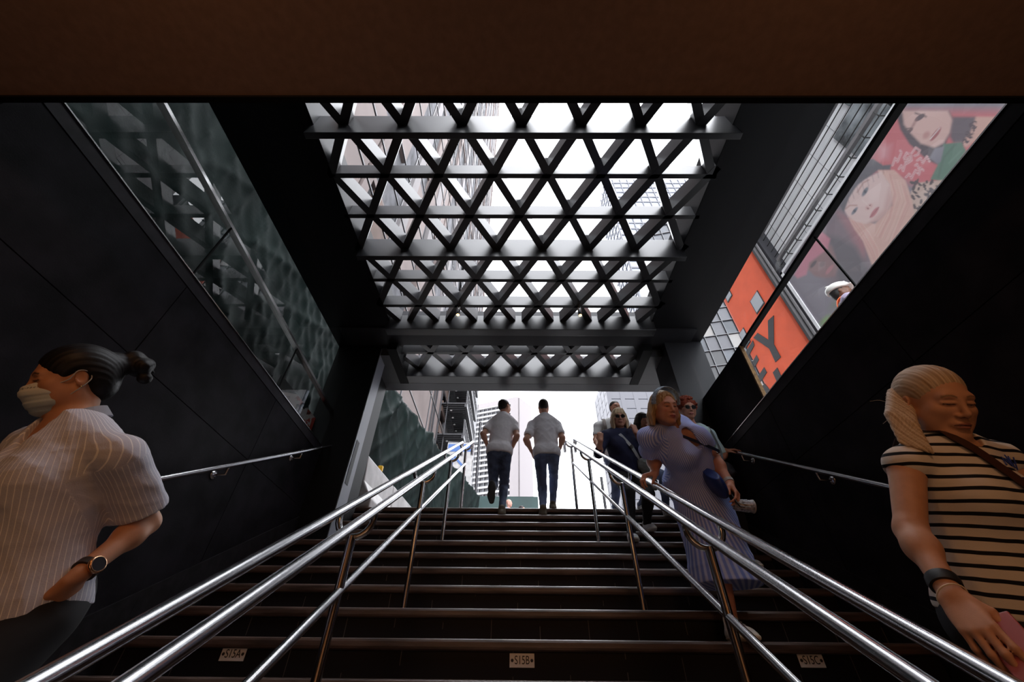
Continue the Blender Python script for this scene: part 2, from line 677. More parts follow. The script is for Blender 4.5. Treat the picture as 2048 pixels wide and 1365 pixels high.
M['orange'] = mat('orange_render', (0.95, 0.145, 0.06), rough=0.75, var=0.05, vscale=2)
M['blackband'] = mat('black_cladding', (0.014, 0.013, 0.018), rough=0.5)
M['whitepanel'] = mat('white_facade_panel', (0.94, 0.94, 0.96), rough=0.5, var=0.04, vscale=1)
M['pipe'] = mat('grey_louvre', (0.16, 0.15, 0.155), rough=0.5)
M['bracket'] = mat('black_bracket', (0.02, 0.02, 0.02), rough=0.5)
M['paleglass'] = mat('pale_window_glass', (0.52, 0.54, 0.58), rough=0.25, spec=0.6)

# riser tiles: black stone with thin pale grout, joints staggered from step to step
def riser_mat():
    m, nt, b = new_mat('black_riser_tile')
    tc = nt.nodes.new('ShaderNodeTexCoord')
    sp = nt.nodes.new('ShaderNodeSeparateXYZ')
    nt.links.new(tc.outputs['Object'], sp.inputs[0])
    def math1(op, a, v=None, v2=None):
        n = nt.nodes.new('ShaderNodeMath'); n.operation = op
        if hasattr(a, 'node'): nt.links.new(a, n.inputs[0])
        else: n.inputs[0].default_value = a
        if v is not None:
            if hasattr(v, 'node'): nt.links.new(v, n.inputs[1])
            else: n.inputs[1].default_value = v
        return n.outputs[0]
    row = math1('FLOOR', math1('DIVIDE', sp.outputs[2], 0.17))
    off = math1('MULTIPLY', row, 0.137)
    u = math1('FRACT', math1('DIVIDE', math1('ADD', sp.outputs[0], off), 0.305))
    d = math1('ABSOLUTE', math1('SUBTRACT', u, 0.5))
    line = math1('GREATER_THAN', d, 0.4935)
    n = nt.nodes.new('ShaderNodeTexNoise'); n.inputs['Scale'].default_value = 6
    nt.links.new(tc.outputs['Object'], n.inputs['Vector'])
    k = math1('MULTIPLY', line, math1('GREATER_THAN', n.outputs['Fac'], 0.5))
    mx = nt.nodes.new('ShaderNodeMix'); mx.data_type = 'RGBA'
    mx.inputs[6].default_value = (0.011, 0.010, 0.012, 1); mx.inputs[7].default_value = (0.11, 0.10, 0.09, 1)
    nt.links.new(k, mx.inputs[0]); nt.links.new(mx.outputs[2], b.inputs['Base Color'])
    b.inputs['Roughness'].default_value = 0.5
    b.inputs['Specular IOR Level'].default_value = 0.15
    return m
M['riser'] = riser_mat()

# ------------------------------------------------------------------ staircase
Y0, Z0, TR, RS = 2.400, -0.0315, 0.30, 0.17
XL, XR = -2.24, 2.32
GZ = Z0 + 10 * RS            # street level
def step_yz(k): return Y0 + k * TR, Z0 + k * RS
def slope_z(Y): return Z0 + (Y - Y0) * RS / TR

st = empty('staircase', (0, Y0, Z0), 'wide black stone staircase with worn brown nosings rising to the street', 'staircase')
for k in range(-10, 11):
    y, z = step_yz(k)
    rz = MB()
    yb = y + TR + 0.06 if k < 10 else y + 0.40
    rz.box(XL + 0.012, XR - 0.012, y + 0.028, yb, z - RS - 0.02, z - 0.052)
    so = rz.build('step', M['riser'], st)
    prof = [(0.40 if k == 10 else TR + 0.03, 0), (0.40 if k == 10 else TR + 0.03, -0.052), (0.012, -0.052), (0.003, -0.046), (0, -0.036), (0, -0.014), (0.004, -0.005), (0.013, 0)]
    pts = [(XL + 0.03, y + a, z + b) for a, b in prof]
    nb = MB(); nb.poly(pts, (1, 0, 0), XR - XL - 0.06)
    nb.build('nosing', M['nosing'], so)

# number plates on the riser of the second visible step
def text_obj(name, body, size, M4, material, parent, extrude=0.0006, font_scale=(1, 1)):
    cu = bpy.data.curves.new(name, 'FONT')
    cu.body = body; cu.size = size; cu.extrude = extrude
    cu.align_x = 'CENTER'; cu.align_y = 'CENTER'
    to = bpy.data.objects.new('tmp', cu); COL.objects.link(to)
    dg = bpy.context.evaluated_depsgraph_get(); dg.update()
    me = bpy.data.meshes.new_from_object(to.evaluated_get(dg))
    bpy.data.objects.remove(to); bpy.data.curves.remove(cu)
    vs = np.array([v.co[:] for v in me.vertices])
    vs[:, 0] *= font_scale[0]; vs[:, 1] *= font_scale[1]
    fs = [tuple(p.vertices) for p in me.polygons]
    bpy.data.meshes.remove(me)
    R = np.array(M4[0]); c = np.array(M4[1])
    w = vs @ R.T + c
    return mesh_obj(name, w, fs, material, parent)

RY = Y0 + TR + 0.0277
for px, py, s, side in ((467, 1309, 'S15A', 'left of the left railing'), (1044, 1322, 'S15B', 'in the middle of the stairs'), (1622, 1322, 'S15C', 'right of the right railing')):
    c = atY(px, py, RY)
    pl = MB().box(c[0] - 0.067, c[0] + 0.067, RY - 0.004, RY + 0.0005, c[2] - 0.03, c[2] + 0.03).build('number_plate', M['plate'], loc=(c[0], RY, c[2] - 0.03), bevel=0.0012)
    tag(pl, 'small metal plate reading %s screwed to a riser %s' % (s, side), 'sign', 'stair number plates')
    for sx in (-1, 1):
        MB().lathe((c[0] + sx * 0.053, RY - 0.004, c[2]), [(0.0075, 0), (0.0075, 0.0015), (0.005, 0.004), (0.001, 0.0045)], (0, -1, 0), 12).build('screw', M['darksteel'], pl)
    text_obj('lettering', s, 0.052, (((1, 0, 0), (0, 0, -1), (0, 1, 0)), (c[0], RY - 0.0046, c[2])), M['ink'], pl, font_scale=(0.78, 1))

# ------------------------------------------------------------------ central railings
def double_rail(name, label, xi, xo, xl, pin, pout, plow, posts):
    """two parallel hand tubes carried on U brackets, with a lower tube between the posts"""
    sgn = 1 if xo > xi else -1
    ln = lambda p, q, x: (atX(*p, x), atX(*q, x))
    A, B = ln(pin[0], pin[1], xi)
    C, D = ln(pout[0], pout[1], xo)
    E_, F_ = ln(plow[0], plow[1], xl)
    def at(l, Y): a, b = l; return a + (b - a) * ((Y - a[1]) / (b[1] - a[1]))
    yend = posts[-1] + 0.13
    root = empty(name, (xl, posts[-1], GZ), label, 'railing')
    y0 = -0.35
    for l, nm in (((A, B), 'handrail'), ((C, D), 'handrail')):
        p0, p1 = at(l, y0), at(l, yend)
        dn = np.array((0, 0, -1.0))
        end = [p0, p1]
        # the upper end turns down and comes back to the last post
        t = unit(p1 - p0)
        path = [p0, p1 - t * 0.02, p1 + dn * 0.02, p1 + dn * 0.22, p1 + dn * 0.235 - np.array((0, 0.02, 0)), np.array((p1[0], posts[-1], p1[2] - 0.235))]
        MB().tube(path[:4], 0.021, 16).build(nm, M['steel'], root)
    for i, y in enumerate(posts):
        k = round((y - 0.09 - Y0) / TR)
        zb = min(step_yz(k)[1], GZ) - 0.003
        mi, mo = at((A, B), y), at((C, D), y)
        cx = (mi[0] + mo[0]) / 2; R = abs(mo[0] - mi[0]) / 2
        zt = (mi[2] + mo[2]) / 2 - 0.035
        ub = [np.array((mi[0], y, mi[2] - 0.012))] + arc((cx, y, zt), (1, 0, 0), (0, 0, -1), R, PI if mi[0] < cx else 0, 0 if mi[0] < cx else PI, 13) + [np.array((mo[0], y, mo[2] - 0.012))]
        MB().tube(ub, 0.015, 12).build('rail_bracket', M['steelpost'], root)
        MB().tube([(cx, y, zb), (cx, y, zt - R + 0.004)], 0.019, 16).build('post', M['steelpost'], root)
    lo = [at((E_, F_), y0 + 0.3)] + [at((E_, F_), posts[-1])]
    MB().tube([lo[0], lo[1]], 0.017, 14).build('lower_rail', M['steel'], root)
    return root

PO = [step_yz(k)[0] + 0.09 for k in (-2, 2, 6)] + [step_yz(10)[0] + 0.09]
double_rail('double_railing', 'double tube steel railing on the left side of the stairs, ending beside the green tarp', -0.64, -0.80, -0.716,
            ((265, 1365), (940, 888)), ((80, 1365), (925, 885)), ((500, 1365), (920, 938)), PO)
double_rail('double_railing', 'double tube steel railing on the right side, held by the woman in the striped dress', 0.775, 0.935, 0.855,
            ((1841, 1365), (1145, 890)), ((2005, 1365), (1160, 885)), ((1590, 1365), (1150, 930)), PO)

def wall_rail(name, label, x, xw, pts, end_loop):
    p = [np.array(q, float) for q in pts]
    root = empty(name, (x, p[0][1], p[0][2] - 0.9), label, 'handrail')
    rail = list(p)
    t = unit(p[1] - p[0])
    MB().tube([p[0] - t * 2.2] + rail, 0.019, 16).build('handrail_tube', M['steel'], root)
    return root, t

# left wall handrail, its upper end standing on a looped post
pA, pB = atX(300, 962, -2.15), atX(722, 881, -2.15)
lr, lt = wall_rail('wall_handrail', 'steel handrail along the left black wall ending in a looped post', -2.15, XL, (pA, pB), True)
pb = pB
MB().tube([pb - lt * 0.015, pb + np.array((0, 0.02, -0.02)), (pb[0], pb[1] + 0.02, GZ - 0.003)], 0.017, 14).build('end_post', M['steelpost'], lr)
MB().tube([pb + lt * -0.01, pb + np.array((0, 0.25, -0.01)), pb + np.array((0, 0.36, -0.10)), pb + np.array((0, 0.36, -0.52)), pb + np.array((0, 0.30, -0.60)), pb + np.array((0, 0.03, -0.52))], 0.016, 14).build('end_loop', M['steelpost'], lr)
def bracket(xw, p, root):
    s = 1 if p[0] > xw else -1
    b = MB()
    b.lathe((xw + s * 0.002, p[1], p[2] - 0.075), [(0.033, 0), (0.033, 0.006), (0.012, 0.012)], (s, 0, 0), 18)
    b.tube([(xw + s * 0.01, p[1], p[2] - 0.075), (p[0], p[1], p[2] - 0.072), (p[0], p[1], p[2] - 0.017)], 0.008, 10)
    b.build('wall_bracket', M['steel'], root)
for px, py in ((460, 931), (605, 903)):
    bracket(XL, atX(px, py, -2.15), lr)
pC, pD = atX(1472, 905, 2.23), atX(1770, 972, 2.23)
rr, rt = wall_rail('wall_handrail', 'steel handrail along the right black wall between the red-haired woman and the blonde woman', 2.23, XR, (pC, pD), False)
# continue it downwards past the striped woman
bpy.data.objects.remove(rr.children[0])
t2 = unit(pD - pC)
MB().tube([pC, pD + t2 * 2.2], 0.019, 16).build('handrail_tube', M['steel'], rr)
for px, py in ((1482, 907), (1630, 941)):
    bracket(XR, atX(px, py, 2.23), rr)

# ------------------------------------------------------------------ side walls
def side_wall(name, x, s, y0, y1, top, joints, rows):
    """black stone slabs with fine open joints; s = -1 wall on the left (slab goes outwards), +1 on the right"""
    b = MB()
    xb = x + s * 0.02
    g = 0.003
    ys = [y0] + joints + [y1]
    for i in range(len(ys) - 1):
        a, c = ys[i] + g, ys[i + 1] - g
        zt = lambda y: top(y)
        for j in range(len(rows)):
            lo = rows[j]; hi = rows[j + 1] if j + 1 < len(rows) else (lambda y: top(y) - 0.09)
            p = []
            for X in (x, x + s * 0.25):
                p.append([(X, a, lo(a) + g), (X, c, lo(c) + g), (X, c, hi(c) - g), (X, a, hi(a) - g)])
            b.add(p[0] + p[1], [(0, 1, 2, 3), (7, 6, 5, 4), (0, 4, 5, 1), (1, 5, 6, 2), (2, 6, 7, 3), (3, 7, 4, 0)])
    o = b.build(name, M['stone'])
    o['kind'] = 'structure'
    # backing that closes the joints
    bb = MB()
    p = []
    for X in (x + s * 0.012, x + s * 0.24):
        p.append([(X, y0, rows[0](y0)), (X, y1, rows[0](y1)), (X, y1, top(y1) - 0.05), (X, y0, top(y0) - 0.05)])
    bb.add(p[0] + p[1], [(0, 1, 2, 3), (7, 6, 5, 4), (0, 4, 5, 1), (1, 5, 6, 2), (2, 6, 7, 3), (3, 7, 4, 0)])
    bb.build('joint_backing', M['joint'], o)
    cp = MB()
    p = []
    for X in (x - s * 0.004, x + s * 0.26):
        p.append([(X, y0, top(y0) - 0.088), (X, y1, top(y1) - 0.088), (X, y1, top(y1)), (X, y0, top(y0))])
    cp.add(p[0] + p[1], [(0, 1, 2, 3), (7, 6, 5, 4), (0, 4, 5, 1), (1, 5, 6, 2), (2, 6, 7, 3), (3, 7, 4, 0)])
    cp.build('coping', M['stone_cap'], o)
    tr = MB()
    tr.bar((x - s * 0.006, y0, top(y0) + 0.004), (x - s * 0.006, y1, top(y1) + 0.004), 0.012, 0.008)
    tr.build('edge_trim', M['chrome'], o)
    return o

lin = lambda ya, za, yb, zb: (lambda y: za + (zb - za) * (y - ya) / (yb - ya))
topL = lin(0.72, 2.125, 4.2, 1.985)
topR = lin(0.74, 2.052, 4.0, 1.917)
midL = lin(1.0, 1.42, 4.1, 1.31)
midR = lin(1.0, 1.42, 4.1, 1.31)
botm = lambda y: -2.1
side_wall('wall_left', XL, -1, 0.62, 5.38, topL, [1.788, 3.15, 4.4], [botm, midL])
side_wall('wall_right', XR, 1, 0.62, 5.38, topR, [1.81, 3.105, 4.5], [botm, midR])
for nm, x, s in (('wall_left_lower', XL, -1), ('wall_right_lower', XR, 1)):
    o = MB().box(min(x, x + s * 0.25), max(x, x + s * 0.25), -7, 0.62, -2.1, 1.9).build(nm, M['stone'])
    o['kind'] = 'structure'
# taller slab on the right, with its brass edge
tw = MB()
tw.box(XR - 0.002, XR + 0.03, 3.115, 5.4, 1.9, 2.585)
o = tw.build('wall_right_upper', M['stone']); o['kind'] = 'structure'
MB().box(XR - 0.006, XR + 0.03, 3.098, 3.115, 1.955, 2.585).build('edge_trim', M['brass'], o)
# skirting following the stairs
for nm, x, s in (('baseboard_left', XL, 1), ('baseboard_right', XR, -1)):
    b = MB()
    ya, yb = -0.6, 5.38
    up = lambda y: slope_z(y) + 0.185
    p = []
    for X in (x, x + s * 0.014):
        p.append([(X, ya, up(ya) - 0.6), (X, yb, up(yb) - 0.6), (X, yb, up(yb)), (X, ya, up(ya))])
    b.add(p[0] + p[1], [(0, 1, 2, 3), (7, 6, 5, 4), (0, 4, 5, 1), (1, 5, 6, 2), (2, 6, 7, 3), (3, 7, 4, 0)])
    for k in range(-9, 10):
        yy = step_yz(k)[0] + 0.05
        b.box(min(x + s * 0.013, x + s * 0.0148), max(x + s * 0.013, x + s * 0.0148), yy, yy + 0.003, slope_z(yy) - 0.02, up(yy) - 0.003)
    b.bar((x + s * 0.009, ya, up(ya) + 0.002), (x + s * 0.009, yb, up(yb) + 0.002), 0.012, 0.003)
    o = b.build(nm, M['skirting']); o['kind'] = 'structure'

# ------------------------------------------------------------------ station below: floor, soffit, back wall
SOF_Z = 1.70
YE = float(atZ(1024, 191, SOF_Z)[1])
def struct(name, mb, material, bevel=0.0):
    o = mb.build(name, material, bevel=bevel); o['kind'] = 'structure'; return o
struct('ceiling', MB().box(XL - 0.25, XR + 0.25, -7, YE, SOF_Z, SOF_Z + 0.25), M['soffit'])
yf = float(atZ(1024, 206.5, 1.685)[1])
struct('beam_header', MB().box(XL - 0.25, XR + 0.25, YE + 0.001, yf, 1.685, 3.95), M['blackpaint'])
struct('floor', MB().box(XL - 0.25, XR + 0.25, -7, Y0 - 9 * TR + 0.03, -2.1, Z0 - 11 * RS + 0.001), M['floor'])
struct('wall_back', MB().box(XL - 0.25, XR + 0.25, -7.2, -7, -2.1, 1.95), mat('station_wall', (0.25, 0.17, 0.11), rough=0.6))

# ------------------------------------------------------------------ glass side panes with their rails
def pane(name, x, ya, yb, z0, z1, material, th=0.012):
    p = []
    for X in (x, x + th):
        p.append([(X, ya, z0(ya)), (X, yb, z0(yb)), (X, yb, z1(yb)), (X, ya, z1(ya))])
    b = MB()
    b.add(p[0], [(0, 1, 2, 3)])        # one thin sheet
    o = b.build(name, material); o['kind'] = 'structure'
    return o
mulL = lin(0.925, 2.765, 4.0, 2.47)
mulR = lin(0.935, 2.66, 3.1, 2.59)
n = 0
for x, tp, ml, ys, roof, gm in ((XL - 0.03, topL, mulL, [0.62, 1.788, 3.15, 4.26], 3.52, M['glass']), (XR + 0.03, topR, mulR, [0.62, 1.81, 3.10], 3.5, M['glassr'])):
    for i in range(len(ys) - 1):
        n += 1
        o = pane('window_%d' % n, x, ys[i] + 0.004, ys[i + 1] - 0.004, lambda y: tp(y) - 0.01, lambda y: ml(y) - 0.02, gm)
        if i > 0:
            MB().bar((x, ys[i], tp(ys[i])), (x, ys[i], ml(ys[i])), 0.010, 0.012, up=(0, 1, 0)).build('joint_seal', M['blackpaint'], o)
    n += 1
    yb = 4.26 if x < 0 else 4.1
    o = pane('window_%d' % n, x, 0.62, yb, lambda y: ml(y) + 0.02, lambda y: roof, gm)
    b = MB().bar((x, 0.6, ml(0.6)), (x, yb, ml(yb)), 0.05, 0.028)
    b.build('rail', M['chrome'] if x < 0 else M['blackpaint'], o)

# ------------------------------------------------------------------ roof: triangulated lattice between deep beams
lc = empty('lattice_canopy', (0.05, 2.5, 3.5), 'black triangulated steel lattice canopy spanning over the stairs', 'canopy')
ZL = 3.5
DEP = 0.165
PITCHY = 0.422
ROW = lambda k: 1.32 + PITCHY * k
XA = lambda y: -1.706 + (y - 1.157) * 0.0257
XB = lambda y: 1.814 - (y - 1.157) * 0.012
def main_beam(y, ytop, ybot, wbot, nm='main_beam'):
    zt = float(atY(1024, ytop, y)[2]); zb = float(atY(1024, ybot, y)[2])
    w = float(atZ(1024, wbot, zb)[1]) - y
    MB().box(XA(y) - 0.03, XB(y) + 0.03, y, y + w, zb, zt).build(nm, M['beam'], lc, bevel=0.004)
    return zb, zt, w
main_beam(ROW(0), 232, 265.5, 279)
main_beam(ROW(3), 479, 513.5, 522)
zb7, zt7, w7 = main_beam(3.72, 632, 659, 672)
for k in (-1, 1, 2, 4, 5):
    y = ROW(k)
    MB().box(XA(y) - 0.05, XB(y) + 0.05, y, y + 0.046, ZL, ZL + DEP).build('cross_bar', M['beam'], lc, bevel=0.003)
def diagonals(ya, yb, kref):
    """both families of slanting bars, clipped to the opening"""
    for s in (-1, 1):
        for j in range(-16, 17):
            x0 = 0.05 + 0.5 * j          # crossing at row 0
            f = lambda y: x0 + s * 0.25 * (y - ROW(0)) / PITCHY
            a, b = ya, yb
            sl = s * 0.25 / PITCHY
            for lim in (XA(2.5) - 0.04, XB(2.5) + 0.04):
                yc = ROW(0) + (lim - x0) / sl
                if lim < 0:
                    if s > 0: a = max(a, yc)
                    else: b = min(b, yc)
                else:
                    if s > 0: b = min(b, yc)
                    else: a = max(a, yc)
            if b - a < 0.08:
                continue
            dz = 0.002 if s > 0 else 0.0
            MB().bar((f(a), a, ZL + DEP / 2 + dz), (f(b), b, ZL + DEP / 2 + dz), 0.074, DEP).build('diagonal_bar', M['beam'], lc)
diagonals(yf - 0.01, 3.73, 0)
for nm, a, b in (('side_beam', XL - 0.25, None), ('side_beam', XR + 0.25, None)):
    left = a < 0
    q = MB()
    e0, e1 = (XA(0.6), XA(4.3)) if left else (XB(0.6), XB(4.3))
    pts = [(a, yf, ZL), (e0, yf, ZL), (e1, 4.3, ZL), (a, 4.3, ZL)]
    q.poly(pts, (0, 0, 1), 0.38)
    q.build(nm, M['sidepaint'], lc, bevel=0.004)

# the second, shorter lattice over the top landing
l2 = empty('portal_frame', (0.05, 4.8, 3.4), 'black portal frame with a short lattice panel over the head of the stairs', 'portal')
y9 = 4.80
zb9 = float(atY(1024, 754, y9)[2]); w9 = float(atZ(1024, 768, zb9)[1]) - y9
zt9 = float(atY(1024, 719, y9)[2])
Y2A = 4.15
xa2, xb2 = -1.62, 1.76
MB().box(xa2 - 0.1, xb2 + 0.1, y9, y9 + w9, zb9, zt9 + 0.02).build('main_beam', M['beam'], l2, bevel=0.004)
y8 = 4.38
MB().box(xa2, xb2, y8, y8 + 0.046, ZL, ZL + DEP).build('cross_bar', M['beam'], l2)
for s in (-1, 1):
    for j in range(-12, 12):
        x0 = 0.30 + 0.5 * j
        f = lambda y: x0 + s * 0.25 * (y - y8) / PITCHY
        a, b = Y2A, y9 + 0.02
        sl = s * 0.25 / PITCHY
        for lim, left in ((xa2, True), (xb2, False)):
            yc = y8 + (lim - x0) / sl
            if left == (s > 0): a = max(a, yc)
            else: b = min(b, yc)
        if b - a > 0.06:
            MB().bar((f(a), a, ZL + DEP / 2 + (0.002 if s > 0 else 0)), (f(b), b, ZL + DEP / 2 + (0.002 if s > 0 else 0)), 0.074, DEP).build('diagonal_bar', M['beam'], l2)
zs = zb9
q = MB().box(XL - 0.1, XR + 0.1, 3.72 + w7 + 0.002, Y2A + 0.05, ZL - 0.02, ZL + 0.3)
q.build('soffit_panel', M['beamside'], l2)
# cheeks either side and the front lintel, in smooth grey metal
ylint = float(atZ(1024, 783, zs)[1])
MB().box(XL - 0.25, xa2 - 0.13, 4.30, y9 + w9, zs + 0.001, zs + 0.35).build('cheek', M['fascia'], l2)
MB().box(xb2 + 0.13, XR + 0.25, 4.30, y9 + w9, zs + 0.001, zs + 0.35).build('cheek', M['fascia'], l2)
MB().box(xa2 - 0.13, xa2, Y2A, y9 + w9, zs - 0.01, zs + 0.35).build('frame_edge', M['blackpaint'], l2)
MB().box(xb2, xb2 + 0.13, Y2A, y9 + w9, zs - 0.01, zs + 0.35).build('frame_edge', M['blackpaint'], l2)
MB().box(XL - 0.25, XR + 0.25, y9 + w9, ylint, zs, zs + 0.55).build('lintel', M['fascia'], l2, bevel=0.004)
# columns
MB().box(XL - 0.25, -1.885, 4.27, 4.53, step_yz(6)[1] - 0.01, ZL + 0.05).build('column', M['blackpaint'], l2, bevel=0.004)
MB().box(-1.8849, -1.880, 4.285, 4.53, step_yz(6)[1] - 0.01, ZL - 0.02).build('daylit_face', M['column_daylight'], l2)  # thin plate, daylight on this side of the black column put into its colour
MB().box(XL - 0.25, -2.0, 4.531, 5.12, step_yz(6)[1] - 0.01, ZL + 0.05).build('column', M['blackpaint'], l2, bevel=0.004)
MB().box(2.06, XR + 0.25, 4.12, 4.62, step_yz(5)[1] - 0.01, ZL + 0.05).build('column', M['beamside'], l2, bevel=0.004)
# rounded slot pull in the cheek of the left column
q1 = atX(704, 925, -1.885)
MB().box(-1.882, -1.877, q1[1] - 0.05, q1[1] + 0.045, q1[2] - 0.26, q1[2] + 0.26).build('pull_slot', M['blackpaint'], l2, bevel=0.004)

# two small downlights under the lattice
for x, lb in ((-0.70, 'left small cylindrical downlight hanging under the lattice'), (0.805, 'right small cylindrical downlight hanging under the lattice')):
    zz = 3.50
    d = MB().lathe((x, ROW(5) + 0.023, zz - 0.15), [(0.021, 0), (0.024, 0.004), (0.024, 0.152)], (0, 0, 1), 20).build('downlight', M['chrome'], loc=(x, ROW(5) + 0.023, zz))
    tag(d, lb, 'light', 'downlights')
    MB().lathe((x, ROW(5) + 0.023, zz - 0.157), [(0.006, 0), (0.016, 0.002), (0.0195, 0.007)], (0, 0, 1), 20).build('bulb', M['lampglow'], d)
# ------------------------------------------------------------------ street level and what stands outside
def s2l(*c):
    c = np.array(c, float) / 255.0
    return np.where(c <= 0.04045, c / 12.92, ((c + 0.055) / 1.055) ** 2.4)

g = MB()
g.box(-90, 90, 5.78, 260, GZ - 0.5, GZ - 0.0006)
g.box(-90, XL - 0.26, -40, 5.78, GZ - 0.5, GZ - 0.0006)
g.box(XR + 0.27, 90, -40, 5.78, GZ - 0.5, GZ - 0.0006)
g.box(XL - 0.25, XR + 0.26, -40, 0.0, 2.1, 2.3)
struct('ground', g, M['street'])

# green debris tarp over the hoarding, left of the stair head and behind the left glass
def tarp(name, label, A, B, zt0, zt1, zb, seed, amp, nu=150, nv=60, sag=0.06, material=None):
    A = np.array(A, float); B = np.array(B, float)
    t = unit(np.append(B - A, 0)); nrm = np.array((t[1], -t[0], 0))
    U, V = np.meshgrid(np.linspace(0, 1, nu), np.linspace(0, 1, nv), indexing='ij')
    L = np.linalg.norm(B - A)
    P = np.zeros((nu, nv, 3))
    for i in range(2):
        P[..., i] = A[i] + (B[i] - A[i]) * U
    top = zt0 + (zt1 - zt0) * U - sag * np.abs(np.sin(U * PI * 5)) - 0.04 * np.sin(U * 40)
    P[..., 2] = zb + (top - zb) * V
    flat = P.reshape(-1, 3)
    u = (U * L).ravel(); v = ((P[..., 2] - zb)).ravel()
    d = 0
    r = np.random.RandomState(seed)
    for i in range(9):
        a = r.uniform(-0.9, 0.9); f = r.uniform(2.5, 9)
        ph = r.uniform(0, 6.28)
        w = np.sin((u * math.cos(a) + v * math.sin(a)) * f + ph + 1.2 * np.sin(v * 1.9 + u * 0.8 + i))
        d = d + (1 - np.abs(w)) ** 3 * r.uniform(0.4, 1)
    d = d / 4.0
    flat = flat + nrm * (d * amp)[:, None]
    back = flat - nrm * 0.012
    vs = np.concatenate([flat, back])
    fs = []
    n1 = nu * nv
    ii = lambda i, j: i * nv + j
    for i in range(nu - 1):
        for j in range(nv - 1):
            fs.append((ii(i, j), ii(i + 1, j), ii(i + 1, j + 1), ii(i, j + 1)))
            fs.append((n1 + ii(i, j), n1 + ii(i, j + 1), n1 + ii(i + 1, j + 1), n1 + ii(i + 1, j)))
    for i in range(nu - 1):
        fs.append((ii(i, nv - 1), ii(i + 1, nv - 1), n1 + ii(i + 1, nv - 1), n1 + ii(i, nv - 1)))
        fs.append((ii(i, 0), n1 + ii(i, 0), n1 + ii(i + 1, 0), ii(i + 1, 0)))
    for j in range(nv - 1):
        fs.append((ii(0, j), ii(0, j + 1), n1 + ii(0, j + 1), n1 + ii(0, j)))
        fs.append((ii(nu - 1, j), n1 + ii(nu - 1, j), n1 + ii(nu - 1, j + 1), ii(nu - 1, j + 1)))
    o = mesh_obj(name, vs, fs, material or M['tarp'], loc=(A[0], A[1], zb), smooth=True)
    return tag(o, label, 'tarp')
M['tarp'] = mat('green_debris_tarp', (0.0034, 0.0105, 0.0092), rough=0.55, spec=0.12, var=0.35, vscale=1.3, bump=0.12, bscale=9)
pA = atY(768, 737, 5.9); pBt = atY(957, 992, 11.5)
tarp('green_tarp', 'crumpled dark green tarp hung over the hoarding at the left of the stair head', (pA[0] - 0.12, 5.9), (pBt[0], 11.5), pA[2], pBt[2] + 0.02, GZ - 0.0005, 5, 0.12)
tarp('green_tarp', 'dark green netting hung behind the glass over the left wall', (-2.95, -0.4), (-2.95, 5.2), 4.4, 4.4, GZ - 0.0005, 9, 0.07, sag=0.0, material=mat('dark_green_netting', (0.0028, 0.0068, 0.0062), rough=0.7, spec=0.06, var=0.3, vscale=1.5, bump=0.1, bscale=60))
M['teal'] = mat('teal_hoarding', (0.0196, 0.0525, 0.0504), rough=0.6, var=0.2, vscale=0.8)
a, b = atY(945, 993, 17), atY(1076, 995, 17)
o = MB().box(a[0], b[0], 17, 17.1, GZ - 0.0005, a[2]).build('hoarding', M['teal'], loc=(a[0], 17, GZ))
tag(o, 'plain teal construction hoarding low behind the two climbing men', 'fence')

# white plastic road barrier beside the column
bp = [atX(735, 905, -2.1), atX(815, 1012, -2.1)]
br = empty('road_barrier', (-2.1, 6.4, GZ), 'white plastic road barrier standing below the green tarp', 'barrier')
bz = 2.40
for i, (ya, yb) in enumerate(((5.42, 6.62), (6.66, 7.86))):
    q = MB()
    prof = [(-0.25, 0), (0.25, 0), (0.25, 0.12), (0.10, 0.36), (0.07, bz - GZ), (-0.07, bz - GZ), (-0.10, 0.36), (-0.25, 0.12)]
    q.poly([(-2.22 + 0.07 * ya - 0.35 + px_, ya, GZ + pz) for px_, pz in prof], (0.07, 1, 0), yb - ya)
    q.build('barrier_unit', M['white'], br, bevel=0.02)
MB().box(-2.16, -2.08, 6.0, 6.06, bz, bz + 0.09).build('warning_lamp', mat('amber_plastic', (0.8, 0.45, 0.03), rough=0.3), br, bevel=0.015)

# hanging sign
sA, sB = atY(896, 886, 14), atY(940, 960, 14)
sg = MB().box(sA[0], sB[0] + 0.02, 14, 14.08, sB[2] - 0.3, sA[2]).build('hanging_sign', M['white'], loc=(sA[0], 14, sB[2]))
tag(sg, 'white and blue upright sign with a blue N beside the fire escapes', 'sign')
M['blue'] = mat('sign_blue', (0.0490, 0.1330, 0.3850), rough=0.5)
w = sB[0] - sA[0]
MB().box(sA[0] + 0.03, sB[0], 13.99, 14.0, sA[2] - 0.36, sA[2] - 0.06).build('blue_band', M['blue'], sg)
text_obj('letter', 'N', 0.98, (((1, 0, 0), (0, 0, -1), (0, 1, 0)), ((sA[0] + sB[0]) / 2, 13.985, sA[2] - 0.78)), M['blue'], sg, font_scale=(0.9, 0.85))
for i in (-1, 0, 1):
    cx = (sA[0] + sB[0]) / 2 + i * 0.22; cz = sB[2] + 0.05
    for s in (-1, 1):
        MB().bar((cx - 0.07, 13.99, cz - 0.07 * s), (cx + 0.07, 13.99, cz + 0.07 * s), 0.03, 0.035).build('cross_mark', M['blue'], sg)
MB().tube([(sB[0] + 0.22, 14.2, GZ), (sB[0] + 0.22, 14.2, sA[2] + 1.0)], 0.05, 10).build('sign_post', M['darksteel'], sg)
MB().bar((sA[0], 14.1, sA[2] + 0.06), (sB[0] + 0.24, 14.2, sA[2] + 0.06), 0.06, 0.06).build('sign_arm', M['darksteel'], sg)

p0, p1 = atY(1211, 1016, 8.6), atY(1210, 955, 8.6)
tag(MB().tube([(p0[0], 8.6, GZ), (p0[0], 8.6, p1[2])], 0.03, 10).build('street_pole', M['darksteel'], loc=(p0[0], 8.6, GZ)), 'thin dark pole on the street behind the right railing', 'pole')

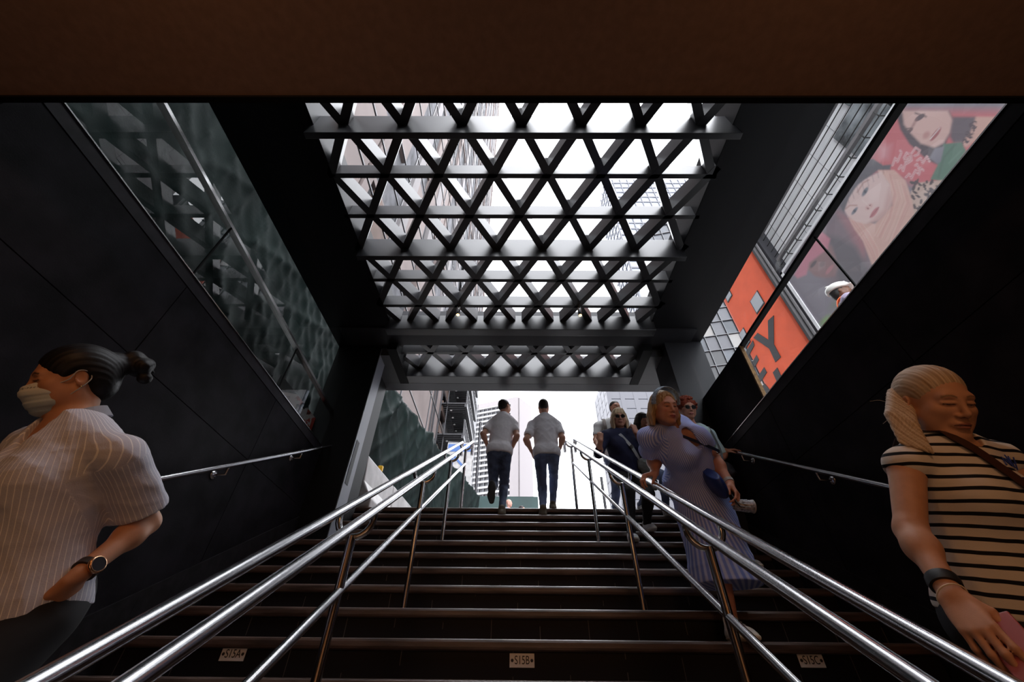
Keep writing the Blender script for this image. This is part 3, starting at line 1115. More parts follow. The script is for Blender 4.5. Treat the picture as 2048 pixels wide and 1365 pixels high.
# ---- tall facade in scaffolding on the left
fx = -5.0
fb = empty('tall_building', (fx - 6, 20, GZ), 'tall pale pink building wrapped in netting and scaffolding, left of the canopy', 'building')
M['netting'] = mat('debris_netting', (0.0084, 0.0091, 0.0112), rough=0.9, var=1.0, vscale=1.3, col2=(0.10, 0.10, 0.112), detail=14, stretch=(1, 1.2, 0.7))
M['pinkwall'] = mat('pale_pink_stone', (0.1159, 0.0907, 0.0857), rough=0.8, var=0.12, vscale=0.7)
M['pier'] = mat('pale_stone_pier', (0.1411, 0.1310, 0.1336), rough=0.8, var=0.06, vscale=1.2)
M['rust'] = mat('rusty_brick', (0.0756, 0.0479, 0.0378), rough=0.85, var=0.35, vscale=0.9)
HB = 135.0
MB().box(fx - 14, fx, -12, 44, GZ, HB).build('wall', M['netting'], fb)
y = -11.0
i = 0
while y < 44:
    wd = 0.40 + 0.22 * ((i * 7) % 3)
    MB().box(fx - 0.1, fx + 0.22, y, min(y + wd, 44), GZ, HB).build('pier', M['pier'] if i % 3 else M['pinkwall'], fb)
    y += 2.5 + 0.5 * ((i * 5) % 4) * 0.6
    i += 1
for k in range(15):
    z = 4.5 + k * 8.4
    MB().box(fx - 0.05, fx + 0.12, -12, 44, z, z + 0.32).build('ledge', M['pinkwall'], fb)
for (ya, yb, za, zb_) in ((-2, 3, 6, 14), (3.6, 6.0, 9, 16), (7, 9.4, 8, 13), (9.8, 12, 13, 19), (5, 8, 17, 26), (11, 15, 20, 30)):
    MB().box(fx, fx + 0.16, ya, yb, za, zb_).build('terracotta_panel', M['rust'] if zb_ < 15 else M['pinkwall'], fb)
sc_ = MB()
rr_ = random.Random(3)
for k in range(44):
    yy = -6 + k * 1.15
    if k % 4 == 0:
        sc_.bar((fx + 0.75, yy, GZ), (fx + 0.75, yy, 60), 0.05, 0.05, up=(1, 0, 0))
for k in range(26):
    z = 4.5 + k * 2.1
    sc_.bar((fx + 0.75, -6, z), (fx + 0.75, 36, z), 0.05, 0.05)
sc_.build('scaffold_tubes', M['darksteel'], fb)
# plain pink wall of the ground storeys with dark pipes
MB().box(fx - 0.2, fx + 0.3, 12.5, 21.6, GZ, 17).build('pink_wall', M['pinkwall'], fb)
for yy in (19.4, 20.0, 21.4):
    MB().bar((fx + 0.36, yy, GZ), (fx + 0.36, yy, 17), 0.06, 0.09, up=(1, 0, 0)).build('drain_pipe', M['darksteel'], fb)
for k in range(5):
    z = 9.6 + k * 1.5
    MB().box(fx + 0.3, fx + 0.42, 21.7, 23.2, z, z + 0.75).build('window_opening', M['rust'], fb)
# ---- fire escapes
fe = empty('fire_escape', (fx + 0.9, 33, 8), 'stack of black iron fire escape platforms on the building left of the tower', 'fire escape')
for k in range(6):
    z = 8.6 + k * 2.2
    ya, yb = 21.3 + k * 0.1, 27.5
    pf = MB()
    for j in range(24):
        yy = ya + (yb - ya) * j / 23
        pf.box(fx + 0.2, fx + 1.95, yy, yy + 0.2, z, z + 0.07)
    pf.box(fx + 0.2, fx + 0.35, ya, yb, z - 0.18, z + 0.02); pf.box(fx + 1.85, fx + 2.0, ya, yb, z - 0.22, z + 0.02)
    pf.build('platform', M['darksteel'], fe)
    rl = MB()
    rl.bar((fx + 1.95, ya, z + 1.0), (fx + 1.95, yb, z + 1.0), 0.08, 0.08)
    for j in range(14):
        yy = ya + (yb - ya) * j / 13
        rl.bar((fx + 1.95, yy, z), (fx + 1.95, yy, z + 1.0), 0.05, 0.05, up=(1, 0, 0))
    rl.build('railing', M['darksteel'], fe)
    MB().bar((fx + 1.2, ya + 1, z), (fx + 1.2, yb - 2, z + 2.1), 0.9, 0.1).build('stair_flight', M['darksteel'], fe)
    lb = MB()
    for j in range(6):
        lb.lathe((fx + 0.9, ya + 0.7 + j * 0.95, z - 0.1), [(0.08, 0), (0.05, 0.05)], (0, 0, 1), 8)
    lb.build('lamp_row', M['whitepanel'], fe)
hl = MB().tube(arc((fx + 1.6, 23.0, 8.3), (1, 0, 0), (0, 1, 0), 0.28, 0, 2 * PI, 16)[:-1], 0.09, 8, closed=True).build('ring_lamp', mat('lit_ring', (1, 0.8, 0.6), emit=(1, 0.75, 0.5), estr=1.5), fe)
MB().box(fx + 0.2, fx + 0.3, 23.4, 43.5, GZ, 30).build('dark_bay', mat('dark_iron_bay', (0.07, 0.07, 0.075), rough=0.6, var=0.6, vscale=1.5), fe)

# ---- banded tower far up the street
D = 150
tl, tr_, te = atY(948, 815, 158), atY(1037, 796, D), atY(1061, 820, 156)
tw_ = empty('banded_tower', (float(tl[0]), D, GZ), 'far tower with white balcony bands beyond the climbing men', 'building')
TZ = float(tr_[2])
q = MB()
ab, bb, cb = np.array((tl[0] - 6, 160)), np.array((tr_[0], D)), np.array((te[0], 158))
def quadwall(mb, p, q_, z0, z1, th=0.6):
    t = unit(np.append(q_ - p, 0)); n = np.array((t[1], -t[0], 0))
    P = [np.append(p, z0), np.append(q_, z0), np.append(q_, z1), np.append(p, z1)]
    mb.add([x + n * th for x in P] + [x - n * 0.2 for x in P], [(0, 1, 2, 3), (7, 6, 5, 4), (0, 4, 5, 1), (1, 5, 6, 2), (2, 6, 7, 3), (3, 7, 4, 0)])
core = MB()
core.add([(*ab, GZ), (*bb, GZ), (*cb, GZ), (ab[0] + 8, 176, GZ), (*ab, TZ), (*bb, TZ), (*cb, TZ), (ab[0] + 8, 176, TZ)],
         [(0, 1, 2, 3), (4, 5, 6, 7), (0, 1, 5, 4), (1, 2, 6, 5), (2, 3, 7, 6), (3, 0, 4, 7)])
M['towerwin'] = mat('tower_window_strip', (0.0245, 0.0245, 0.0280), rough=0.5, var=0.7, vscale=0.35, stretch=(1, 1, 0.2))
core.build('window_core', M['towerwin'], tw_)
mid = bb + (ab - bb) * 0.12
bands = MB()
k = 0
z = TZ - 3.0
bands_l = []
while z > 30:
    quadwall(bands, ab, mid, z, z + 0.8, 0.9)
    z -= 2.25
bands.build('balcony_bands', mat('white_balcony', (0.1890, 0.1820, 0.1855), rough=0.7), tw_)
posts = MB()
for j in range(12):
    p = ab + (mid - ab) * (j + 0.5) / 12
    posts.bar((p[0], p[1] - 0.4, GZ), (p[0], p[1] - 0.4, TZ - 3), 0.35, 0.5, up=(0, 1, 0))
posts.build('mullions', mat('grey_mullion', (0.0700, 0.0700, 0.0770), rough=0.7), tw_)
sb = MB()
quadwall(sb, mid, bb, GZ, TZ, 1.0); quadwall(sb, bb, cb, GZ, TZ, 0.5); quadwall(sb, ab, mid, TZ - 2.4, TZ, 0.95)
sb.build('blank_wall', mat('pale_pink_concrete', (0.1435, 0.1295, 0.1330), rough=0.8), tw_)

# ---- towers on the right beyond the canopy
def grid_tower(name, label, x0, x1, y, z1, dx, dz, mwall, mglass, depth=14, frame=0.25):
    root = empty(name, ((x0 + x1) / 2, y, GZ), label, 'building')
    MB().box(x0, x1, y, y + depth, GZ, z1).build('glazing', mglass, root)
    f = MB()
    x = x0
    while x <= x1 + 0.01:
        f.box(x - frame / 2, x + frame / 2, y - 0.3, y, GZ, z1); x += dx
    z = GZ + dz
    while z <= z1 + 0.01:
        f.box(x0, x1, y - 0.25, y, z - frame * 1.2, z + frame * 1.2); z += dz
    yy = y
    while yy < y + depth:
        f.box(x0 - 0.3, x0, yy, yy + frame, GZ, z1); yy += dx
    z = GZ + dz
    while z <= z1:
        f.box(x0 - 0.25, x0, y, y + depth, z - frame * 1.2, z + frame * 1.2); z += dz
    f.build('facade_grid', mwall, root)
    return root
M['blueglass'] = mat('pale_blue_glazing', (0.1050, 0.1190, 0.1470), rough=0.25, var=0.4, vscale=0.35)
M['greygrid'] = mat('grey_grid', (0.0595, 0.0595, 0.0700), rough=0.6)
grid_tower('office_tower', 'grey office block with pale blue windows behind the man with the backpack strap', 22.6, 36, 80, 57, 3.2, 2.6, M['greygrid'], mat('white_window', (0.1540, 0.1680, 0.2100), rough=0.3, var=0.25, vscale=0.5), frame=1.0)
grid_tower('glass_tower', 'pale glass tower with a fine grid seen through the right part of the canopy', 37.0, 70, 80, 156, 3.0, 3.6, M['greygrid'], M['blueglass'], frame=0.28)

# dark glass building, turned a little, beside the orange wall
db = empty('glass_building', (13, 20, GZ), 'dark glass office building with silver mullions left of the orange wall', 'building')
pL, pR = atY(1383, 740, 19.5), atY(1492, 690, 22)
P0 = np.array((pL[0], 19.5)); tv = unit(np.array((math.cos(0.24), -math.sin(0.24))))
nv = np.array((-tv[1], tv[0]))
def dbp(u, v, z): q = P0 + tv * u + nv * v; return np.array((q[0], q[1], z))
DW, DH = 9.5, 30.0
q = MB(); q.hexa([dbp(-0.0, 0, GZ), dbp(DW, 0, GZ), dbp(DW, 8, GZ), dbp(0, 8, GZ), dbp(0, 0, DH), dbp(DW, 0, DH), dbp(DW, 8, DH), dbp(0, 8, DH)])
M['darkglazing'] = mat('dark_office_glass', (0.05, 0.055, 0.065), rough=0.2, spec=0.3, var=0.6, vscale=0.4)
q.build('glazing', M['darkglazing'], db)
q = MB()
for i in range(14):
    u = 0.7 * i
    q.bar(dbp(u, -0.06, GZ), dbp(u, -0.06, DH), 0.035, 0.1, up=(0, 1, 0))
z = GZ
while z < DH:
    q.bar(dbp(0, -0.05, z), dbp(DW, -0.05, z), 0.1, 0.04); z += 1.15
q.build('mullions', mat('silver_mullion', (0.0924, 0.0924, 0.0990), rough=0.4, metal=0.4), db)
rp = random.Random(9)
fillm = [mat('pale_blind', (0.2100, 0.2030, 0.1960), rough=0.7), mat('grey_blind', (0.0770, 0.0770, 0.0875), rough=0.6), mat('black_spandrel', (0.012, 0.011, 0.014), rough=0.4)]
for i in range(9):
    for j in range(24):
        r_ = rp.random()
        z = GZ + j * 1.15
        if z < 8 or z > 24: continue
        band = 12.5 < z < 15.2
        kind = 2 if (band and i not in (3, 4)) else (0 if r_ < 0.34 else 1 if r_ < 0.62 else -1)
        if i == 0: kind = 0
        if kind < 0: continue
        p = [dbp(0.7 * i + 0.05, -0.012, z + 0.06), dbp(0.7 * i + 0.65, -0.012, z + 0.06), dbp(0.7 * i + 0.65, -0.012, z + 1.09), dbp(0.7 * i + 0.05, -0.012, z + 1.09)]
        MB().poly(p, np.append(-nv, 0), 0.008).build('blind', fillm[kind], db)

# ---- orange facade with black lettering
FX = 8.0
og = empty('orange_facade', (FX, 9.2, GZ), 'bright orange wall with big black letters seen through the right glass', 'building')
q = MB(); q.box(FX, FX + 5, 7.98, 10.55, GZ, 13.5)
q.build('rendered_wall', M['orange'], og, bevel=0.22, segs=5)
for (ya, yb, za, zb_) in ((9.86, 10.24, 10.62, 11.26), (8.74, 9.26, 9.06, 9.67), (10.1, 10.47, 8.6, 9.25)):
    wn = MB().box(FX - 0.015, FX + 0.02, ya, yb, za, zb_).build('window', M['blackband'], og)
    MB().box(FX - 0.022, FX + 0.01, ya + 0.03, yb - 0.035, za + 0.05, zb_ - 0.03).build('pane', M['paleglass'], wn)
zo = lambda x, y: (1460 + x * 0.1758, 560 + y * 0.1758)
shapes = {'letter': [[(500, 405), (503, 735), (580, 880), (520, 938), (450, 785), (270, 660), (315, 605), (440, 685), (435, 465)]],
          'letter_e': [[(195, 800), (262, 690), (280, 745), (218, 860)], [(258, 940), (303, 855), (330, 910), (283, 995)], [(325, 1095), (390, 995), (422, 1055), (352, 1160)], [(195, 800), (218, 858), (352, 1160), (300, 1235), (150, 890)]],
          'letter_b': [[(490, 1055), (540, 1000), (600, 1130), (550, 1190)]], 'letter_c': [[(372, 1205), (400, 1185), (520, 1330), (470, 1400)]]}
for nm, pls in shapes.items():
    q = MB()
    for pl in pls:
        pts = [atX(*zo(*p), FX - 0.002) for p in pl]
        q.poly(pts, (-1, 0, 0), 0.012)
    q.build('letter', M['blackband'], og)
bd = MB().box(FX - 0.12, FX + 5, 7.56, 7.975, GZ, 13.5).build('black_band', M['blackband'], loc=(FX, 7.7, GZ))
tag(bd, 'black clad strip of wall between the orange facade and the billboard', 'wall strip')
for yy in (7.66, 7.80):
    MB().bar((FX - 0.16, yy, GZ), (FX - 0.16, yy, 13.5), 0.05, 0.05, up=(1, 0, 0)).build('downpipe', M['pipe'], bd)

# white facade with long louvres, above the billboard
wf = empty('louvred_facade', (FX + 2, 2, GZ), 'white panelled facade with long dark rails above the billboard', 'building')
MB().box(FX + 0.25, FX + 5, -14, 7.55, GZ, 16).build('panel_wall', M['whitepanel'], wf)
q = MB()
for i in range(16):
    q.box(FX + 0.245, FX + 0.25, 7.2 - i * 0.75, 7.21 - i * 0.75, 9.0, 16)
for z in np.arange(9.5, 16, 0.62):
    q.box(FX + 0.245, FX + 0.25, -14, 7.55, z, z + 0.008)
q.build('panel_joints', mat('panel_joint', (0.3150, 0.3150, 0.3360)), wf)
for z, hh in ((9.2, 0.018), (9.38, 0.018), (9.60, 0.10), (9.80, 0.018), (10.05, 0.018), (10.35, 0.018), (10.65, 0.018), (10.92, 0.12), (11.15, 0.018), (11.42, 0.018), (11.8, 0.018), (12.2, 0.018)):
    MB().box(FX - 0.02, FX + (0.0 if hh < 0.05 else 0.08), -14, 7.5, z, z + hh).build('rail' if hh < 0.05 else 'louvre', M['bracket'] if hh < 0.05 else M['pipe'], wf)
for (ya, yb, za, zb_) in ((2.9, 4.3, 9.5, 10.6), (1.5, 3.2, 9.2, 9.9), (2.0, 3.6, 10.7, 11.6)):
    MB().box(FX + 0.2, FX + 0.27, ya, yb, za, zb_).build('window_band', mat('grey_reflective_pane', (0.2310, 0.2520, 0.2660), rough=0.15, var=0.8, vscale=1.6), wf)
q = MB()
for i in range(12):
    yy = 7.3 - i * 0.45
    q.bar((FX - 0.25, yy, 9.1), (FX - 0.25, yy, 9.32), 0.02, 0.02, up=(1, 0, 0)); q.bar((FX + 0.1, yy, 9.12), (FX - 0.27, yy, 9.12), 0.02, 0.02)
q.build('bracket_row', M['bracket'], wf)

# ---- painted prints: colours kept on a fine mesh
def seg_dist(P, a, b):
    a = np.array(a, float); b = np.array(b, float); d = b - a
    t = np.clip(((P - a) @ d) / max(d @ d, 1e-9), 0, 1)
    return np.sqrt(((P - a - t[:, None] * d) ** 2).sum(1))
def poly_sd(P, pl):
    pl = np.array(pl, float); n = len(pl)
    D = np.full(len(P), 1e9); ins = np.zeros(len(P), bool)
    for i in range(n):
        a, b = pl[i], pl[(i + 1) % n]
        D = np.minimum(D, seg_dist(P, a, b))
        c = ((a[1] > P[:, 1]) != (b[1] > P[:, 1])) & (P[:, 0] < (b[0] - a[0]) * (P[:, 1] - a[1]) / (b[1] - a[1] + 1e-9) + a[0])
        ins ^= c
    return np.where(ins, -D, D)
class Print:
    def __init__(s, P, base): s.P = P; s.C = np.tile(s2l(*base), (len(P), 1))
    def mix(s, a, col): a = np.clip(a, 0, 1)[:, None]; s.C = s.C * (1 - a) + s2l(*col) * a
    def poly(s, pl, col, soft=6, al=1.0): s.mix(al * (0.5 - poly_sd(s.P, pl) / soft), col)
    def line(s, pts, w, col, soft=3, al=1.0):
        D = np.full(len(s.P), 1e9)
        for a, b in zip(pts[:-1], pts[1:]): D = np.minimum(D, seg_dist(s.P, a, b))
        s.mix(al * (0.5 - (D - w / 2) / soft), col)
    def ell(s, c, rx, ry, ang, col, soft=0.3, al=1.0):
        d = s.P - np.array(c); a = math.radians(ang)
        u = d[:, 0] * math.cos(a) + d[:, 1] * math.sin(a); v = -d[:, 0] * math.sin(a) + d[:, 1] * math.cos(a)
        q = np.sqrt((u / rx) ** 2 + (v / ry) ** 2)
        s.mix(al * (0.5 - (q - 1) / soft), col)
def printed(name, X, y0, y1, z0, z1, step, origin, scale, base, paint, material, parent=None, tone=0.74):
    ny, nz = int((y1 - y0) / step) + 1, int((z1 - z0) / step) + 1
    Yg, Zg = np.meshgrid(np.linspace(y0, y1, ny), np.linspace(z0, z1, nz), indexing='ij')
    V = np.stack([np.full(Yg.size, X), Yg.ravel(), Zg.ravel()], -1)
    zc = V @ C_FW
    P = np.stack([1024 + FPX * (V @ C_R) / zc, 682.5 - FPX * (V @ C_U) / zc], -1)
    P = (P - np.array(origin)) / scale
    pr = Print(P, base); paint(pr)
    i, j = np.meshgrid(np.arange(ny - 1), np.arange(nz - 1), indexing='ij')
    a = (i * nz + j).ravel()
    Q = np.stack([a, a + 1, a + nz + 1, a + nz], -1)
    return quick_mesh(name, V, Q, material, parent, None if parent is not None else (X, (y0 + y1) / 2, z0), np.clip(pr.C * tone, 0, 1))

def paint_bill(p):
    rnd = random.Random(4)
    p.poly([(480, 400), (640, 60), (1300, 60), (1000, 480), (860, 520), (700, 460)], (214, 104, 110), 60)
    p.poly([(560, 260), (640, 250), (620, 340), (560, 350)], (224, 150, 155), 30, 0.7)
    p.poly([(150, 820), (330, 600), (480, 760), (560, 960), (300, 1090)], (128, 108, 116), 90)
    p.poly([(330, 640), (450, 700), (500, 830), (470, 900), (400, 760)], (178, 112, 118), 50, 0.8)
    p.poly([(240, 770), (330, 780), (430, 840), (500, 960), (450, 1060), (330, 1090), (320, 960), (290, 830)], (92, 86, 92), 40)
    # top face
    p.poly([(655, 60), (960, 60), (1000, 130), (950, 230), (905, 372), (840, 345), (735, 250), (685, 170)], (70, 52, 60), 14)
    p.poly([(695, 60), (955, 60), (985, 120), (968, 185), (930, 245), (880, 272), (800, 248), (738, 185), (705, 140)], (226, 184, 174), 16)
    p.ell((795, 100), 34, 13, -35, (84, 60, 66)); p.ell((733, 180), 30, 9, -40, (84, 60, 66)); p.ell((760, 140), 40, 9, -60, (160, 110, 105), 0.8, 0.5)
    p.line([(770, 75), (830, 95)], 9, (92, 66, 66), 10); p.line([(712, 165), (748, 160)], 7, (92, 66, 66), 8)
    p.ell((832, 200), 24, 16, -50, (206, 150, 142), 0.8); p.ell((885, 195), 48, 13, -52, (176, 88, 92)); p.line([(855, 222), (908, 160)], 5, (240, 228, 225), 4)
    p.poly([(985, 95), (1115, 95), (1125, 150), (1060, 245), (985, 245), (965, 210)], (96, 82, 90), 20)
    p.poly([(1115, 95), (1225, 95), (1130, 215), (1060, 270), (1030, 250), (1085, 180)], (224, 176, 160), 16)
    for i in range(30):
        a = rnd.uniform(0, 1); p.ell((1110 - 60 * a + rnd.uniform(-20, 20), 120 + 130 * a), 12, 5, rnd.uniform(0, 180), (70, 50, 58), 0.5, 0.7)
    p.poly([(930, 250), (1030, 240), (1060, 290), (960, 430), (920, 462), (855, 452), (895, 372)], (84, 128, 104), 10)
    p.line([(1000, 250), (930, 330), (900, 440)], 8, (60, 96, 80), 14, 0.8); p.line([(1030, 290), (960, 360)], 6, (120, 160, 138), 12, 0.6)
    p.poly([(880, 275), (935, 265), (915, 350), (895, 366), (850, 330)], (125, 122, 134), 10)
    # neon scribble
    for pl in ([(640, 372), (655, 330), (668, 352), (690, 300), (684, 288)], [(676, 392), (690, 372), (700, 405), (716, 350), (735, 330)],
               [(705, 330), (720, 300), (745, 312), (748, 345), (722, 362), (708, 340)], [(722, 330), (736, 325), (734, 342)],
               [(752, 300), (772, 270), (795, 285), (785, 310), (765, 318)], [(716, 440), (735, 420), (748, 445), (770, 400), (790, 425), (800, 385), (815, 402)],
               [(780, 345), (800, 330), (812, 360), (835, 320), (850, 350)], [(790, 395), (780, 365), (770, 372)]):
        p.line(pl, 13, (236, 196, 196), 5, 0.85); p.line(pl, 5, (206, 120, 124), 3, 0.7)
    # leopard jacket
    for pl in ([(745, 520), (790, 470), (930, 455), (870, 560), (780, 650), (735, 655)], [(600, 740), (660, 650), (710, 720), (650, 815), (620, 800)]):
        p.poly(pl, (212, 182, 166), 8)
    for i in range(64):
        x, y = rnd.uniform(745, 915), rnd.uniform(462, 640)
        if x > 930 - (y - 455) * 0.85: continue
        p.ell((x, y), rnd.uniform(9, 17), rnd.uniform(5, 9), rnd.uniform(20, 120), (66, 52, 54), 0.4)
    for i in range(16):
        p.ell((rnd.uniform(605, 690), rnd.uniform(680, 800)), rnd.uniform(8, 15), 7, rnd.uniform(0, 180), (70, 60, 66), 0.4)
    # blonde hair
    hair = [(545, 395), (650, 398), (715, 460), (748, 560), (765, 655), (700, 745), (640, 830), (570, 950), (520, 935), (470, 800), (425, 740), (385, 665), (540, 705), (640, 600), (625, 480)]
    p.poly(hair, (228, 182, 168), 10)
    for i in range(60):
        t = rnd.uniform(0, 1); x0 = 590 + 120 * t; y0 = 400 + 90 * t
        c = rnd.choice([(240, 205, 190), (200, 148, 138), (232, 170, 160)])
        pl = [(x0, y0), (x0 + 30, y0 + 110), (x0 + 10 - 40 * t, y0 + 240), (x0 - 60, y0 + 330 + 40 * (1 - t))]
        if rnd.random() < 0.4: pl = [(400 + 60 * t, 690), (450 + 60 * t, 760), (500 + 60 * t, 850), (540 + 30 * t, 930)]
        p.line(pl, 4, c, 5, 0.45)
    # middle face
    p.poly([(385, 540), (480, 450), (575, 405), (625, 485), (636, 560), (610, 632), (560, 682), (490, 706), (430, 692), (385, 662), (362, 620)], (236, 204, 198), 12)
    p.poly([(620, 500), (640, 560), (612, 640), (560, 690), (500, 705), (590, 620)], (214, 168, 160), 30, 0.8)
    p.ell((484, 522), 30, 11, -58, (122, 128, 138), 0.5); p.ell((484, 522), 9, 9, 0, (70, 76, 88), 0.5); p.line([(440, 525), (475, 470), (505, 455)], 8, (188, 140, 128), 8, 0.8)
    p.ell((424, 632), 26, 9, -52, (122, 128, 138), 0.5); p.ell((424, 632), 8, 8, 0, (70, 76, 88), 0.5); p.line([(372, 620), (398, 600), (436, 600)], 8, (188, 140, 128), 8, 0.8)
    p.ell((506, 608), 22, 13, -40, (224, 172, 164), 0.8); p.line([(470, 570), (512, 612)], 6, (246, 222, 216), 10, 0.7); p.ell((500, 618), 5, 4, 0, (150, 100, 96)); p.ell((512, 600), 5, 4, 0, (150, 100, 96))
    p.ell((537, 640), 38, 12, -52, (206, 126, 130), 0.4); p.line([(512, 668), (562, 612)], 3, (150, 80, 86), 3)
    p.poly([(340, 600), (372, 480), (448, 390), (480, 338), (530, 335), (585, 372), (632, 368), (626, 398), (560, 398), (440, 482), (392, 560), (362, 640)], (92, 90, 97), 10)
    for i in range(9): p.line([(365 + 28 * i, 610 - 24 * i), (350 + 28 * i, 560 - 26 * i)], 3, (70, 68, 76), 6, 0.5)
    # third face
    p.poly([(160, 925), (240, 872), (290, 828), (312, 880), (332, 950), (312, 1004), (260, 1014), (200, 1004), (158, 965)], (146, 108, 108), 16)
    p.ell((190, 935), 26, 9, -50, (72, 56, 62), 0.5); p.ell((262, 838), 24, 8, -60, (72, 56, 62), 0.5); p.ell((240, 935), 18, 13, -45, (118, 84, 84), 0.7); p.ell((282, 965), 34, 11, -52, (188, 120, 126), 0.5)
    p.line([(170, 905), (205, 880)], 7, (84, 62, 66), 8); p.line([(228, 855), (246, 815)], 7, (84, 62, 66), 8)
    p.poly([(80, 995), (140, 890), (200, 780), (240, 752), (285, 790), (272, 848), (168, 925), (150, 995), (100, 1015)], (212, 128, 146), 14)
    p.C = p.C * 0.80 + s2l(208, 202, 208) * 0.20      # pale haze of the glass pane mixed into the print colours
    p.ell((330, 1150), 60, 25, -40, (140, 146, 134), 1.0, 0.6); p.ell((258, 1255), 40, 18, -45, (150, 178, 128), 1.0, 0.8)
M['print'] = attr_mat('printed_vinyl', rough=0.5, spec=0.3)
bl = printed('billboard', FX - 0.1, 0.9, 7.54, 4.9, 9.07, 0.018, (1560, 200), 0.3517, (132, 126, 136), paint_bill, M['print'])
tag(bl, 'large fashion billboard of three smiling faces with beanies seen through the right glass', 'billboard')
q = MB()
q.box(FX - 0.13, FX - 0.02, 7.47, 7.56, 4.9, 9.1); q.box(FX - 0.13, FX - 0.02, 0.9, 7.56, 9.02, 9.1)
q.build('white_border', M['whitepanel'], bl)
MB().box(FX - 0.09, FX + 0.2, 0.9, 7.55, 4.9, 9.05).build('backing_board', M['darksteel'], bl)

def paint_poster_reflection(p):
    p.poly([(200, 225), (590, 295), (490, 580), (440, 620)], (236, 220, 218), 12)
    p.line([(290, 340), (385, 325), (350, 400)], 10, (120, 100, 110), 12, 0.7)
    p.ell((590, 400), 65, 90, 10, (196, 84, 70), 0.2); p.ell((540, 440), 50, 40, 15, (238, 226, 226), 0.2); p.ell((560, 340), 60, 25, -20, (150, 62, 54), 0.5)
    p.poly([(490, 580), (600, 500), (720, 560), (760, 360), (900, 340), (990, 480), (900, 760), (700, 900), (560, 720)], (232, 224, 226), 14)
    p.poly([(640, 300), (780, 330), (730, 520), (660, 580), (600, 510), (640, 440)], (30, 42, 40), 14)
    p.poly([(760, 530), (830, 550), (800, 640), (780, 690), (710, 680), (730, 600)], (190, 88, 76), 14); p.poly([(720, 640), (800, 630), (790, 660), (710, 680)], (90, 40, 36), 8)
    p.ell((850, 385), 36, 42, 0, (40, 48, 46), 0.3); p.poly([(880, 400), (930, 350), (1050, 370), (1000, 500)], (96, 84, 86), 30, 0.8)
    p.poly([(640, 780), (900, 730), (820, 1010), (760, 1000)], (206, 78, 66), 12)
    p.poly([(990, 470), (1060, 380), (1080, 700), (1010, 1000), (900, 1130), (820, 1020), (900, 740)], (20, 28, 28), 10)
    L = (242, 236, 236)
    p.line([(860, 705), (810, 735), (790, 780)], 26, L, 6); p.line([(770, 690), (806, 735)], 26, L, 6)       # Y
    p.line([(735, 690), (690, 700), (665, 745), (690, 775), (730, 765), (750, 715), (735, 690)], 24, L, 6)     # O
    p.line([(650, 670), (610, 690), (585, 735), (560, 700), (590, 660)], 24, L, 6)                              # U
    p.line([(795, 800), (765, 890)], 24, L, 6); p.line([(765, 855), (730, 815)], 20, L, 6); p.line([(770, 845), (700, 885)], 20, L, 6)   # K
    p.line([(700, 800), (675, 850)], 20, L, 6); p.line([(655, 800), (630, 835)], 18, L, 6)
    p.line([(765, 930), (750, 980)], 22, L, 6)
    p.ell((982, 780), 26, 130, 14, (246, 176, 120), 0.15); p.ell((980, 785), 8, 60, 14, (232, 130, 70), 0.5)
    p.ell((880, 1060), 26, 85, 4, (240, 178, 130), 0.25); p.ell((922, 1060), 22, 80, -4, (240, 178, 130), 0.25); p.ell((900, 1085), 10, 40, 0, (210, 120, 70), 0.5)
PX_ = XL - 0.2
pp = [atX(*q_, PX_) for q_ in ((556, 770), (662, 800), (640, 905))]
po = printed('poster_reflection', PX_, pp[0][1] - 0.02, pp[1][1] + 0.02, 1.88, 2.36, 0.004, (540, 760), 0.1026, (22, 40, 38), paint_poster_reflection, M['print'])  # reflection in the left glass, painted on a print set behind the pane
tag(po, 'small red, white and black print painted as a mirrored reflection in the left glass', 'poster_reflection')
MB().box(PX_ - 0.02, PX_ - 0.004, pp[0][1] - 0.02, pp[1][1] + 0.02, 1.7, 2.36).build('backing', M['darksteel'], po)

# ------------------------------------------------------------------ light: overcast sky, warm lamps of the station hall
wd = bpy.data.worlds.new('overcast'); scene.world = wd
wd.use_nodes = True
bg = wd.node_tree.nodes['Background']
bg.inputs[0].default_value = (0.93, 0.95, 1.0, 1)
bg.inputs[1].default_value = 8.0
def area(name, loc, target, sx, sy, power, col):
    l = bpy.data.lights.new(name, 'AREA'); l.shape = 'RECTANGLE'; l.size = sx; l.size_y = sy
    l.energy = power; l.color = col
    o = bpy.data.objects.new(name, l); COL.objects.link(o)
    o.location = loc
    o.rotation_euler = (Vector(target) - Vector(loc)).to_track_quat('-Z', 'Y').to_euler()
    return o
area('hall_lamp', (-1.0, -0.55, 1.64), (-1.2, 1.2, 0.3), 0.45, 0.25, 5.5, (1.0, 0.5, 0.22))
area('hall_lamp', (1.0, -0.55, 1.64), (1.2, 1.2, 0.3), 0.45, 0.25, 5.5, (1.0, 0.5, 0.22))
area('floor_lamp_bounce', (0, -2.6, -1.2), (0, -0.2, 1.7), 3.0, 1.2, 8, (1.0, 0.6, 0.36))
area('hall_wall_lamp', (0, -5.2, 1.6), (0, -7.0, -0.6), 3.6, 0.4, 150, (1.0, 0.5, 0.2))
scene.cycles.use_denoising = True
scene.cycles.denoiser = 'OPENIMAGEDENOISE'
scene.cycles.denoising_input_passes = 'RGB_ALBEDO_NORMAL'
scene.cycles.sample_clamp_indirect = 4.0
scene.cycles.sample_clamp_direct = 5.0
vs_ = scene.view_settings
vs_.view_transform = 'Standard'; vs_.look = 'None'; vs_.exposure = 0.0; vs_.gamma = 1.0
vs_.use_curve_mapping = False
